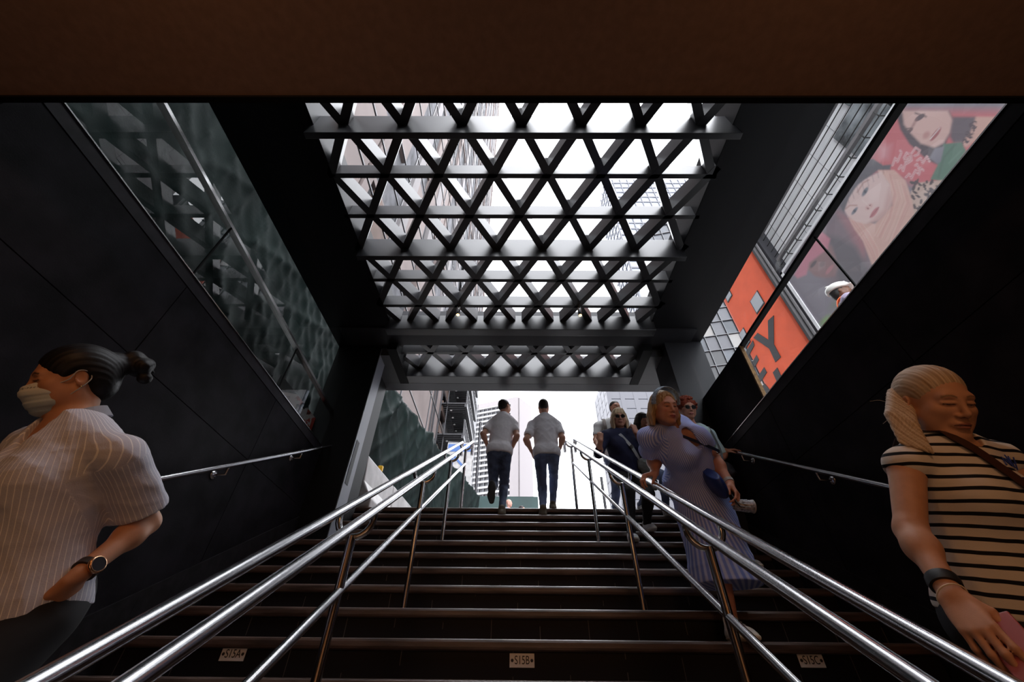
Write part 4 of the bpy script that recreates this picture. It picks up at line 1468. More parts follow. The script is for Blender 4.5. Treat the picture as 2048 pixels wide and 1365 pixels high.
# ------------------------------------------------------------------ people
def frame_fu(f, u):
    f = unit(f); u = np.array(u, float); u = unit(u - f * (u @ f))
    r = np.cross(f, u)
    return np.stack([r, f, u], 1)         # columns: right, forward, up

def frame_uf(u, f):
    u = unit(u); f = np.array(f, float); f = unit(f - u * (f @ u))
    return np.stack([np.cross(f, u), f, u], 1)

def head_prims(c, R, s=1.0, female=True, jaw=1.0, nose=1.0, lid=0.0):
    T = lambda *p: c + R @ (np.array(p, float) * s)
    P = []
    E_ = lambda p, r, k=0.02, op='add': P.append(ell(T(*p), np.array(r) * s, R, k * s, op))
    C_ = lambda a, b, ra, rb, k=0.02, op='add': P.append(cone(T(*a), T(*b), ra * s, rb * s, k * s, op=op))
    E_((0, -0.014, 0.036), (0.074, 0.094, 0.082), 0.03)
    E_((0, 0.028, -0.022), (0.060 * jaw, 0.066, 0.084), 0.04)
    for x in (-1, 1):
        C_((x * 0.056 * jaw, -0.002, -0.052), (x * 0.016, 0.066, -0.098), 0.017, 0.015, 0.03)
        E_((x * 0.043, 0.062, -0.020), (0.022, 0.02, 0.018), 0.025)
        E_((x * 0.047, 0.045, -0.055), (0.02, 0.022, 0.026), 0.03)
    E_((0, 0.077, -0.100), (0.021, 0.016, 0.015), 0.022)
    C_((-0.036, 0.079, 0.022), (0.036, 0.079, 0.022), 0.012, 0.012, 0.02)
    for x in (-1, 1):
        E_((x * 0.031, 0.100, 0.003), (0.017, 0.017, 0.011), 0.016, 'sub')
        E_((x * 0.031, 0.0765, 0.003), (0.0135, 0.0135, 0.0125), 0.003)
        C_((x * 0.018, 0.0905 - 0.0015 * lid, 0.010 - 0.006 * lid), (x * 0.045, 0.082 - 0.0015 * lid, 0.009 - 0.006 * lid), 0.0042 + 0.002 * lid, 0.004 + 0.002 * lid, 0.004)     # upper lid
    C_((0, 0.087, 0.020), (0, 0.110 * (0.85 + 0.15 * nose), -0.028), 0.0065, 0.0098 * nose, 0.012)
    E_((0, 0.105, -0.034), (0.0115, 0.010, 0.008), 0.006)
    for x in (-1, 1):
        E_((x * 0.0125, 0.096, -0.036), (0.0075, 0.009, 0.0065), 0.005)
    E_((0, 0.087, -0.063), (0.026, 0.014, 0.016), 0.014)
    E_((0, 0.0985, -0.0605), (0.022, 0.0072, 0.0052), 0.004)
    E_((0, 0.0970, -0.0715), (0.019, 0.0080, 0.0062), 0.004)
    C_((-0.021, 0.101, -0.0660), (0.021, 0.101, -0.0660), 0.0014, 0.0014, 0.003, 'sub')
    for x in (-1, 1):
        q = ell(T(x * 0.077, -0.012, -0.006), np.array((0.008, 0.019, 0.031)) * s, R @ rotz(-x * 0.35) @ rotx(0.15), 0.008 * s)
        P.append(q)
        P.append(ell(T(x * 0.084, -0.008, -0.002), np.array((0.006, 0.010, 0.017)) * s, R, 0.004 * s, 'sub'))
    return P

def rotz(a): return np.array(((math.cos(a), -math.sin(a), 0), (math.sin(a), math.cos(a), 0), (0, 0, 1)))
def rotx(a): return np.array(((1, 0, 0), (0, math.cos(a), -math.sin(a)), (0, math.sin(a), math.cos(a))))

def hand_prims(W, y, z, thumb, curl=((20, 30, 20),) * 4, spread=1.0, s=1.0, tc=(25, 15), topp=0.4):
    """wrist W, finger direction y, back-of-hand normal z, thumb = +1/-1 side along y x z"""
    y = unit(y); z = np.array(z, float); z = unit(z - y * (z @ y)); x = np.cross(y, z) * thumb
    T = lambda a, b, c: W + (x * a + y * b + z * c) * s
    P = []
    kn = [(0.027, 0.088, 0.001), (0.008, 0.093, 0.004), (-0.011, 0.089, 0.003), (-0.028, 0.079, -0.002)]
    for i, k in enumerate(kn):
        P.append(cone(T(k[0] * 0.62, 0.004, -0.002), T(*k), 0.0145 * s, (0.0105 if i < 3 else 0.0095) * s, 0.014 * s))
    P.append(ell(T(0.0, 0.045, -0.006), np.array((0.036, 0.042, 0.012)) * s, np.stack([x, y, z], 1), 0.012 * s))
    LN = [(0.043, 0.026, 0.021), (0.047, 0.030, 0.022), (0.044, 0.028, 0.021), (0.034, 0.021, 0.019)]
    SP = [6, 1.5, -3, -9]
    tips = []
    for i in range(4):
        a = math.radians(SP[i] * spread)
        d0 = y * math.cos(a) + x * math.sin(a)
        p = T(*kn[i]); ang = 0
        r = (0.0092, 0.0096, 0.0090, 0.0080)[i] * s
        for j in range(3):
            ang += math.radians(curl[i][j])
            d = d0 * math.cos(ang) - z * math.sin(ang)
            q = p + d * LN[i][j] * s
            P.append(cone(p, q, r, r * 0.88, 0.0035 * s))
            if j < 2: P.append(ball(q, r * 0.98, 0.004 * s))
            p = q; r *= 0.88
        tips.append(p)
    b0 = T(0.018, 0.014, -0.008); b1 = T(0.041, 0.040, -0.008 - 0.022 * topp)
    P.append(cone(b0, b1, 0.0155 * s, 0.0125 * s, 0.014 * s))
    a1, a2 = math.radians(tc[0]), math.radians(tc[0] + tc[1])
    d1 = unit(y * math.cos(a1) + x * math.sin(a1) * 0.6 - z * topp * 0.7)
    b2 = b1 + d1 * 0.034 * s
    d2 = unit(y * math.cos(a2 - 0.5) + x * 0.1 - z * topp)
    b3 = b2 + d2 * 0.027 * s
    P.append(cone(b1, b2, 0.0115 * s, 0.0098 * s, 0.006 * s)); P.append(cone(b2, b3, 0.0098 * s, 0.0082 * s, 0.004 * s))
    return P, tips, (x, y, z)

def torso_prims(J, B):
    P, N, f = J['P'], J['N'], J['tf']
    R = frame_uf(N - P, f); r, f, u = R[:, 0], R[:, 1], R[:, 2]
    L = np.linalg.norm(N - P); w = B.get('w', 1.0); wd = B.get('wd', w)
    out = []
    out.append(ell(P + u * 0.03 * L, (0.150 * w * B.get('hip', 1), 0.108 * wd, 0.125), R, 0.04))
    out.append(ell(P + u * 0.36 * L + f * B.get('belly', 0) * 0.03, (0.128 * w * B.get('waist', 1), 0.098 * wd + 0.02 * B.get('belly', 0), 0.16), R, 0.05))
    out.append(ell(P + u * 0.66 * L, (0.146 * w, 0.108 * wd, 0.165), R, 0.05))
    out.append(ell(P + u * 0.86 * L - f * 0.01, (0.135 * w, 0.085 * wd, 0.09), R, 0.05))
    for s_ in ('L', 'R'):
        S = J['S' + s_]
        out.append(cone(N - u * 0.015 - f * 0.012, S - u * 0.005, 0.050, 0.046 * w ** 0.5, 0.045))
        out.append(ell(P + u * 0.0 * L - f * 0.055 * wd + r * (0.07 if s_ == 'R' else -0.07) * w, (0.082 * w, 0.07 * wd, 0.085), R, 0.05))
        if B.get('bust', 0):
            b = B['bust']
            out.append(ell(P + u * 0.62 * L + f * 0.088 * wd + r * (0.072 if s_ == 'R' else -0.072) * w, np.array((0.062, 0.058, 0.062)) * b, R, 0.045))
    return out, R, L

def arm_prims(J, B, s_, frac=1.0):
    S, E_, W = J['S' + s_], J['E' + s_], J['W' + s_]
    w = B.get('arm', 1.0)
    o = [cone(S, E_, 0.050 * w, 0.039 * w, 0.03)]
    o.append(cone(E_, W, 0.039 * w, 0.0255 * w ** 0.5, 0.02))
    m = E_ + (W - E_) * 0.28
    o.append(ball(m, 0.0415 * w, 0.03))
    return o

def leg_prims(J, B, s_):
    h, K, A = J['hip' + s_], J['K' + s_], J['A' + s_]
    w = B.get('leg', 1.0)
    o = [cone(h, K, 0.086 * w, 0.056 * w, 0.04), cone(K, A, 0.052 * w, 0.036 * w ** 0.5, 0.025)]
    back = unit(np.cross(np.cross(A - K, J['tf']), A - K))
    o.append(ell(K + (A - K) * 0.3 - back * 0.012, (0.05 * w, 0.05 * w, 0.11), frame_uf(K - A, J['tf']), 0.03))
    return o

def shoe_prims(A, d, up=(0, 0, 1), s=1.0):
    d = unit(d); up = np.array(up, float); up = unit(up - d * (up @ d)); sd = np.cross(d, up)
    T = lambda a, b, c: A + (d * a + sd * b + up * c) * s
    P = [cone(T(0.0, 0, -0.005), T(0.0, 0, 0.02), 0.043 * s, 0.042 * s, 0.02), cone(T(-0.032, 0, -0.045), T(0.02, 0, -0.042), 0.036 * s, 0.038 * s, 0.025),
         cone(T(0.02, 0, -0.035), T(0.12, 0.004, -0.055), 0.043 * s, 0.036 * s, 0.03), cone(T(0.10, -0.010, -0.058), T(0.165, 0.004, -0.066), 0.036 * s, 0.028 * s, 0.025, )]
    for p in P: p['flat'] = None
    base = T(0, 0, -0.082)
    return P, base, d, sd, up

def face_paint(c, R, s, skin, lips, brow, eye=(0.04, 0.03, 0.025), blush=None, lid=0.0):
    def f(V):
        L = (V - c) @ R / s
        col = np.tile(np.array(skin, float), (len(V), 1))
        def mix(m, cc):
            nonlocal col
            m = np.clip(m, 0, 1)[:, None]
            col = col * (1 - m) + np.array(cc) * m
        near = (np.abs(L[:, 0]) < 0.09) & (np.abs(L[:, 1]) < 0.14) & (np.abs(L[:, 2]) < 0.15)
        front = L[:, 1] > 0.05
        if blush is not None:
            for x in (-1, 1):
                mix(near * (1.2 - np.sqrt(((L[:, 0] - x * 0.045) / 0.022) ** 2 + ((L[:, 2] + 0.025) / 0.02) ** 2)) * 0.6 * front, blush)
        q = np.sqrt((L[:, 0] / 0.024) ** 2 + ((L[:, 2] + 0.066) / 0.0115) ** 2)
        mix(near * front * (1 - q) * 4, lips)
        mix(near * front * ((np.abs(L[:, 2] + 0.066) < 0.0016) & (np.abs(L[:, 0]) < 0.024)), np.array(lips) * 0.35)
        for x in (-1, 1):
            a = (L[:, 0] * x - 0.031) / 0.017
            zz = L[:, 2] - 0.0275 + 0.005 * a * a
            mix(near * front * (np.abs(a) < 1.05) * (1.0 - np.abs(zz) / 0.0042) * 1.6, brow)
            e = np.sqrt(((L[:, 0] * x - 0.031) / 0.0130) ** 2 + ((L[:, 2] - 0.002) / 0.0058) ** 2)
            mix(near * front * (1.0 - e) * 5 * (L[:, 2] < 0.004 - 0.0075 * lid), (0.55, 0.5, 0.47))
            e2 = np.sqrt(((L[:, 0] * x - 0.031) / 0.0058) ** 2 + ((L[:, 2] - 0.001) / 0.006) ** 2)
            mix(near * front * (1.0 - e2) * 5 * (L[:, 2] < 0.005 - 0.0075 * lid), eye)
            mix(near * front * (np.abs(L[:, 0] * x - 0.031) < 0.0155) * (1 - np.abs(L[:, 2] - 0.0078 + 0.0095 * lid + 12 * (1 - 1.6 * lid) * (L[:, 0] * x - 0.031) ** 2) / 0.0022) * 2, (0.03, 0.02, 0.018))
            mix(near * front * (1.0 - np.sqrt(((L[:, 0] * x - 0.0085) / 0.0045) ** 2 + ((L[:, 2] + 0.041) / 0.003) ** 2)) * 3, np.array(skin) * 0.25)  # nostril shade painted into the skin colour
        return np.clip(col, 0, 1)
    return f

SKIN = attr_mat('skin', rough=0.5, spec=0.35, bump=0.05, bscale=350, var=0.08, vscale=25)
HAIR = attr_mat('hair', rough=0.5, spec=0.25, var=0.0)

def hair_paint(c, R, base, tip, mode, seed=0, n=70):
    """strand-like colour variation; mode 'down' = hanging strands, 'back' = combed back"""
    def f(V):
        L = (V - c) @ R
        th = np.arctan2(L[:, 0], -L[:, 1])
        t = th * n / 3 if mode == 'down' else np.arctan2(L[:, 0], L[:, 2] + 0.12) * n
        r = np.random.RandomState(seed)
        v = np.zeros(len(V))
        for i in range(5):
            v += np.sin(t * (0.6 + i * 0.55) + r.uniform(0, 6.28) + 2.5 * np.sin(L[:, 2] * 25 + i) * 0.6)
        v = 0.5 + v / 6
        v = np.clip(v, 0, 1)[:, None]
        return np.array(base) * (1 - v) + np.array(tip) * v
    return f

def hair_disp(c, R, mode, amp=0.0022, n=70):
    def f(P):
        L = (P - c) @ R
        if mode == 'curl':
            return -amp * (np.sin(L[:, 0] * 210 + 2 * np.sin(L[:, 2] * 90)) * np.sin(L[:, 1] * 190) * np.sin(L[:, 2] * 200 + 1.0))
        th = np.arctan2(L[:, 0], -L[:, 1]) * n / 2.2 if mode == 'down' else np.arctan2(L[:, 0], L[:, 2] + 0.12) * n
        w = 1.2 * np.sin(L[:, 2] * 40) * (mode == 'down')
        return -amp * (np.sin(th + w) * 0.6 + np.sin(th * 2.3 + 1 + w) * 0.4)
    return f

def cloth_coords(R, O, arms=()):
    """x = arc length round the body (or sleeve), y = length along it"""
    def f(V):
        L = (V - O) @ R
        rad = 0.15
        x = np.arctan2(L[:, 0], L[:, 1]) * rad
        y = L[:, 2].copy()
        dT = np.sqrt((L[:, 0] / 0.17) ** 2 + (L[:, 1] / 0.13) ** 2)
        for a, b, ra in arms:
            d = b - a; l = np.linalg.norm(d); d = d / l
            q = V - a; t = q @ d
            perp = q - t[:, None] * d
            rr = np.linalg.norm(perp, axis=1)
            ax = unit(np.cross(d, R[:, 1])); bx = np.cross(d, ax)
            m = (t > 0.01) & (rr < ra) & (np.abs(L[:, 0]) > 0.14)
            x = np.where(m, np.arctan2(perp @ ax, perp @ bx) * 0.065, x)
            y = np.where(m, -t, y)
        return np.stack([x, y, np.zeros(len(V))], -1)
    return f

def folds(seed, amp, f=16, axis=None, tension=None):
    """cloth creases: sharp ridges of slow waves"""
    def g(P):
        r = np.random.RandomState(seed)
        out = np.zeros(len(P))
        for i in range(5):
            d = r.normal(size=3)
            if axis is not None: d = d + np.array(axis) * r.choice((-1, 1)) * 2.0
            d = unit(d); e = unit(r.normal(size=3))
            ph = P @ d * f * r.uniform(0.7, 1.8) + 1.5 * np.sin(P @ e * f * 0.45 + i) + r.uniform(0, 6.28)
            out += (1 - np.abs(np.sin(ph))) ** 2.2
        out = out / 5 - 0.35
        return -amp * 2 * out
    return g

def person_root(J, label, group=None):
    z = min(J['AL'][2], J['AR'][2]) - 0.08
    p = (J['AL'] + J['AR']) / 2
    return empty('person', (p[0], p[1], z), label, 'person', group)

def body(root, J, B, head_s, skin, lips, brow, h, hands, female=True, jaw=1.0, nose=1.0, eye=(0.04, 0.03, 0.025), blush=None, legs=True, arms=True, lid=0.0):
    tp, R, L = torso_prims(J, B)
    pr = list(tp)
    if legs:
        for s_ in 'LR': pr += leg_prims(J, B, s_)
    HR = frame_fu(J['hf'], J['hu'])
    pr.append(cone(J['N'] - R[:, 2] * 0.03, J['H'] - HR[:, 2] * 0.055 * head_s - HR[:, 1] * 0.018, 0.056 * B.get('neck', 1), 0.050 * B.get('neck', 1), 0.03))
    pr += head_prims(J['H'], HR, head_s, female, jaw, nose, lid)
    if arms:
        for s_ in 'LR': pr += arm_prims(J, B, s_)
    for hp in hands: pr += hp
    fp = face_paint(J['H'], HR, head_s, skin, lips, brow, eye, blush, lid)
    o = sculpt('body', pr, h, SKIN, root, paint=fp)
    return o, tp, R, L, HR

def trousers(root, J, B, R, h, material, off=0.012, seed=1, amp=0.004, ankle=0.02, name='trousers', legk=1.0, cuff=0.0):
    P = J['P']; L = np.linalg.norm(J['N'] - P); w = B.get('w', 1); wd = B.get('wd', w)
    tp, _, _ = torso_prims(J, B)
    pr = inflate([tp[0]] + [p for p in tp if p['t'] == 'ell' and abs((p['c'] - P) @ R[:, 2]) < 0.03], off)
    for s_ in 'LR':
        lp = inflate(leg_prims(J, B, s_), off * legk)
        for p in lp: p['k'] = 0.03
        A, K = J['A' + s_], J['K' + s_]
        lp[1]['b'] = K + (A - K) * (1 - ankle / np.linalg.norm(A - K)); lp[1]['rb'] += cuff
        pr += lp
    cuts = [halfspace(P + R[:, 2] * 0.17, R[:, 2])]
    return sculpt(name, pr, h, material, root, disp=folds(seed, amp, 22), cuts=cuts, cloth=cloth_coords(R, P))

def shoes(root, J, dirs, material, sole, h, s=1.0, ups=None, laces=None):
    for i, s_ in enumerate('LR'):
        up = (0, 0, 1) if ups is None else ups[i]
        pr, base, d, sd, u = shoe_prims(J['A' + s_], dirs[i], up, s)
        o = sculpt('shoe', pr, h, material, root, cuts=[halfspace(base + u * 0.012, -u)])
        so = inflate([dict(p) for p in pr[1:]], 0.004)
        sculpt('sole', so, h, sole, o, cuts=[halfspace(base, -u), halfspace(base + u * 0.024, u)])
        if laces is not None:
            mb = MB()
            for k in range(4):
                c = J['A' + s_] + (d * (0.035 + 0.024 * k) + u * (0.020 - 0.014 * k)) * s
                mb.tube([c - sd * 0.024, c + u * 0.006, c + sd * 0.024], 0.003, 6)
            mb.build('laces', laces, o)

SOLEW = mat('white_sole', (0.75, 0.74, 0.71), rough=0.6)
SOLED = mat('black_sole', (0.012, 0.012, 0.012), rough=0.7)

def solve_legs(J, feet, tf, thigh=0.42, shin=0.42):
    """knees bent forwards so that thigh and shin keep their lengths; feet = ankle points (L, R)"""
    for s_, A in zip('LR', feet):
        A = np.array(A, float); h = J['hip' + s_]
        J['A' + s_] = A
        d = A - h; D = np.linalg.norm(d)
        D2 = min(D, (thigh + shin) * 0.9995)
        a = (thigh ** 2 - shin ** 2 + D2 ** 2) / (2 * D2)
        hh = math.sqrt(max(thigh ** 2 - a * a, 0))
        t = d / D
        f = np.array(tf, float); f = unit(f - t * (f @ t))
        J['K' + s_] = h + t * a * (D / D2) + f * hh

def setup(P, N, tf, hipw=0.085):
    J = {'P': np.array(P, float), 'N': np.array(N, float), 'tf': unit(tf)}
    R = frame_uf(J['N'] - J['P'], J['tf'])
    J['R'] = R
    return J
def hips(J, w=0.085, lift=0.0, fl=0.0):
    R = J['R']
    J['hipR'] = J['P'] + R[:, 0] * w - R[:, 2] * 0.05
    J['hipL'] = J['P'] - R[:, 0] * w - R[:, 2] * 0.05
stair = slope_z
# ================================================================== A: woman in the face mask, lower left
def masked_woman():
    k = 1.10
    aY = lambda x, y, Y: atY(x, y, Y * k)
    P, N = aY(34, 1212, 1.20), aY(140, 850, 1.06)
    tf = unit((-0.30, -0.95, 0.0))
    J = setup(P, N, tf)
    R = J['R']
    J['SL'] = aY(238, 912, 1.08); J['SR'] = N + R[:, 0] * 0.165 - R[:, 2] * 0.035 - R[:, 1] * 0.01
    J['EL'] = reach(J['SL'], 292, 1046, 0.262)
    J['WL'] = aY(158, 1150, 1.15)
    J['ER'] = J['SR'] + np.array((-0.06, 0.06, -0.26)); J['WR'] = J['ER'] + np.array((0.02, -0.14, -0.18))
    J['H'] = aY(147, 760, 1.01)
    J['hu'] = unit((-0.16, -0.54, 0.82)); J['hf'] = unit((-0.58, -0.62, -0.55))
    hips(J, 0.085)
    zl = stair(0.9); 
    solve_legs(J, [(P[0] + 0.10, 0.94, step_yz(-5)[1] + 0.08), (P[0] - 0.08, 1.26, step_yz(-4)[1] + 0.08)], tf, 0.40, 0.40)
    root = person_root(J, 'dark-haired woman in a pale face mask and striped grey shirt, hand in pocket')
    B = dict(w=0.88, wd=0.92, bust=0.95, arm=0.95, leg=0.95)
    yv = unit(J['P'] + R[:, 1] * 0.05 - R[:, 0] * 0.04 - R[:, 2] * 0.06 - J['WL'])
    hp, _, _ = hand_prims(J['WL'] + unit(J['WL'] - J['EL']) * 0.01, unit(unit(ray(108, 1262)) * (np.linalg.norm(P) - 0.035) - J['WL']), unit(np.array((0.7, -0.3, 0.3))), 1, ((25, 30, 20),) * 4, s=0.93)
    hq, _, _ = hand_prims(J['WR'], (0, -0.4, -1), (-1, 0, 0), -1, ((20, 25, 15),) * 4, s=0.93)
    skin = (0.50, 0.235, 0.13)
    HS = 0.95
    _, tp, R, L, HR = body(root, J, B, HS, skin, (0.35, 0.1, 0.08), (0.02, 0.013, 0.01), 0.0042, [hp, hq], eye=(0.015, 0.01, 0.01), lid=0.8)
    c = J['H']
    T = lambda *p: c + HR @ (np.array(p) * HS)
    # hair: combed back into a messy knot
    hr = [ell(T(0, -0.020, 0.038), np.array((0.086, 0.106, 0.094)) * HS, HR, 0.02), ell(T(0, -0.06, -0.01), (0.07, 0.06, 0.075), HR, 0.03)]
    hr += [ell(T(0, 0.115, -0.045), np.array((0.066, 0.080, 0.118)) * HS, HR, 0.012, 'sub')]
    for x in (-1, 1):
        hr.append(ell(T(x * 0.085, -0.005, -0.045), (0.030, 0.036, 0.062), HR, 0.012, 'sub'))
    rn = random.Random(2)
    kn = T(0.01, -0.165, 0.045)
    hr.append(cone(T(0, -0.09, 0.04), kn, 0.035, 0.03, 0.03))
    for i in range(9):
        a = np.array([rn.uniform(-1, 1) for _ in range(3)])
        hr.append(ball(kn + a * 0.040, rn.uniform(0.022, 0.036), 0.015))
    for i in range(6):
        a = kn + HR @ np.array((rn.uniform(-0.03, 0.03), rn.uniform(-0.03, 0.01), rn.uniform(-0.03, 0.03))); hr.append(cone(a, a + HR @ np.array((rn.uniform(-0.03, 0.03), -rn.uniform(0.0, 0.04), -rn.uniform(0.03, 0.07))), 0.012, 0.003, 0.012))
    hair = sculpt('hair', hr, 0.0035, HAIR, root, disp=hair_disp(c, HR, 'back', 0.0011, 90), paint=hair_paint(c, HR, (0.003, 0.0025, 0.003), (0.011, 0.009, 0.010), 'back', 1))
    # mask: pleated shell in front of nose, mouth and chin
    mk = [ell(T(0, 0.050, -0.056), np.array((0.068, 0.066, 0.066)) * HS, HR, 0.02), ell(T(0, 0.098, -0.030), np.array((0.026, 0.025, 0.034)) * HS, HR, 0.03), ell(T(0, 0.066, -0.096), np.array((0.040, 0.038, 0.026)) * HS, HR, 0.02)]
    def pleat(V):
        Lz = ((V - c) @ HR)[:, 2] / HS
        return -0.0016 * np.sign(np.sin((Lz + 0.05) * 150)) * np.minimum(1, np.abs(np.sin((Lz + 0.05) * 150)) * 3) * (np.abs(Lz + 0.058) < 0.045)
    mcut = [halfspace(T(0, 0.09, -0.004), HR @ np.array((0, 0.30, 1.0))), halfspace(T(0, 0.012, -0.05), HR @ np.array((0, -1, 0.25)))]
    def mpaint(V):
        Lc = ((V - c) @ HR) / HS
        t = np.clip((-Lc[:, 2] - 0.02) / 0.08, 0, 1)[:, None]
        col = np.array((0.62, 0.63, 0.60)) * (1 - t) + np.array((0.40, 0.52, 0.60)) * t
        lt = (np.abs(Lc[:, 2] + 0.022) < 0.002) & (Lc[:, 0] < -0.012) & (Lc[:, 0] > -0.045) & (np.sin(Lc[:, 0] * 1400) > -0.3)
        col[lt] = (0.2, 0.22, 0.24)
        return col
    mask = sculpt('face_mask', mk, 0.0028, attr_mat('mask_fabric', rough=0.8, spec=0.1, bump=0.1, bscale=500), root, disp=pleat, cuts=mcut, shell=0.006, paint=mpaint)
    for x in (-1, 1):
        st_ = MB().tube(smooth_path([T(x * 0.058, 0.052, -0.020), T(x * 0.076, 0.020, -0.008), T(x * 0.085, -0.004, 0.020), T(x * 0.080, -0.030, 0.015), T(x * 0.078, -0.036, -0.005), T(x * 0.083, -0.026, -0.022), T(x * 0.079, -0.004, -0.042), T(x * 0.070, 0.022, -0.064), T(x * 0.054, 0.048, -0.086)], 5), 0.0018, 6)
        st_.build('ear_loop', M['white'], mask)
    MB().lathe(T(-0.088, -0.006, -0.037), [(0.001, 0), (0.0035, 0.002), (0.001, 0.004)], -HR[:, 0], 10).build('earring', mat('gold', (0.8, 0.5, 0.15), rough=0.25, metal=1), root)
    # shirt
    tpi = inflate(tp, 0.022)
    u = R[:, 2]
    hem = J['P'] - u * 0.03
    sh = list(tpi)
    sh.append(cone(J['P'] + u * 0.30, J['P'] - u * 0.10, 0.135, 0.152, 0.06, flat=(R[:, 1], 0.80)))
    sh.append(ell(J['P'] + u * 0.26 + R[:, 1] * 0.055, (0.13, 0.085, 0.20), R, 0.05))
    for s_ in 'LR':
        S, E_ = J['S' + s_], J['E' + s_]
        e = S + (E_ - S) * 0.78
        sh.append(cone(S, e, 0.068, 0.076, 0.03))
        dn = unit(E_ - S); sh.append(cone(e + dn * 0.20, e + dn * 0.24, 0.20, 0.20, 0.003, op='sub'))
    # open collar: a wedge taken out below the chin
    sh.append(cone(J['N'] + u * 0.07, J['N'] + R[:, 1] * 0.07 - u * 0.05, 0.062, 0.030, 0.01, op='sub'))
    sh.append(cone(J['N'] + R[:, 1] * 0.10 - u * 0.04, J['N'] + R[:, 1] * 0.17 - u * 0.16, 0.030, 0.012, 0.01, op='sub'))
    SM = stripe_mat('pinstripe_cotton', (0.52, 0.52, 0.60), (0.88, 0.87, 0.88), 0.0125, 0.0019, 0, bump=0.2, bscale=260)
    arms_ = [(J['S' + s_], J['E' + s_], 0.13) for s_ in 'LR']
    fold1 = folds(3, 0.0085, 13, axis=(0.3, 0.1, 0.6)); fold2 = folds(8, 0.0026, 44)
    shirt = sculpt('shirt', sh, 0.0042, SM, root, disp=lambda V: fold1(V) + fold2(V), cuts=[halfspace(hem, -u)], cloth=cloth_coords(R, J['P'], arms_))
    # collar band standing round the neck, flaps folded down
    cb = MB()
    nc = J['N'] + u * 0.022 - R[:, 1] * 0.012
    for s_ in (-1, 1):
        pts = [nc + (R[:, 0] * math.sin(a) * s_ * 0.074 - R[:, 1] * math.cos(a) * 0.070) + u * (0.030 - 0.05 * (a / 2.3) ** 2) for a in np.linspace(0, 2.3, 12)]
        nr = [unit(R[:, 0] * math.sin(a) * s_ - R[:, 1] * math.cos(a) + u * 0.6) for a in np.linspace(0, 2.3, 12)]
        cb.strip(pts, None, 0.040, 0.006, nr)
    cb.build('collar', mat('collar_cotton', (0.27, 0.27, 0.31), rough=0.8), shirt)
    pk = J['P'] + u * 0.33 + R[:, 1] * 0.145 - R[:, 0] * 0.075
    trousers(root, J, B, R, 0.007, mat('black_cotton', (0.008, 0.008, 0.010), rough=0.85), seed=4)
    shoes(root, J, [(-0.2, -1, 0), (-0.2, -1, 0)], mat('black_leather', (0.01, 0.01, 0.01), rough=0.4), SOLED, 0.006)
    # watch on the left wrist
    t = unit(J['WL'] - J['EL']); wc = J['WL'] - t * 0.022
    d = unit(J['WL']); face = unit(-d - t * (-d @ t) + np.array((0.25, 0, -0.25)))
    face = unit(face - t * (face @ t)); sx = np.cross(t, face)
    wt = MB().tube([wc - t * 0.010, wc + t * 0.010], 0.0325, 24).build('watch_strap', mat('brown_strap', (0.02, 0.012, 0.008), rough=0.5), root)
    MB().lathe(wc + face * 0.027, [(0.0225, 0), (0.0235, 0.003), (0.0235, 0.009), (0.021, 0.011), (0.020, 0.0112)], face, 28).build('watch_case', mat('rose_gold', (0.72, 0.42, 0.24), rough=0.25, metal=1), wt)
    MB().lathe(wc + face * 0.0375, [(0.0185, 0), (0.0185, 0.0012)], face, 28).build('watch_dial', mat('black_dial', (0.006, 0.006, 0.007), rough=0.15), wt)

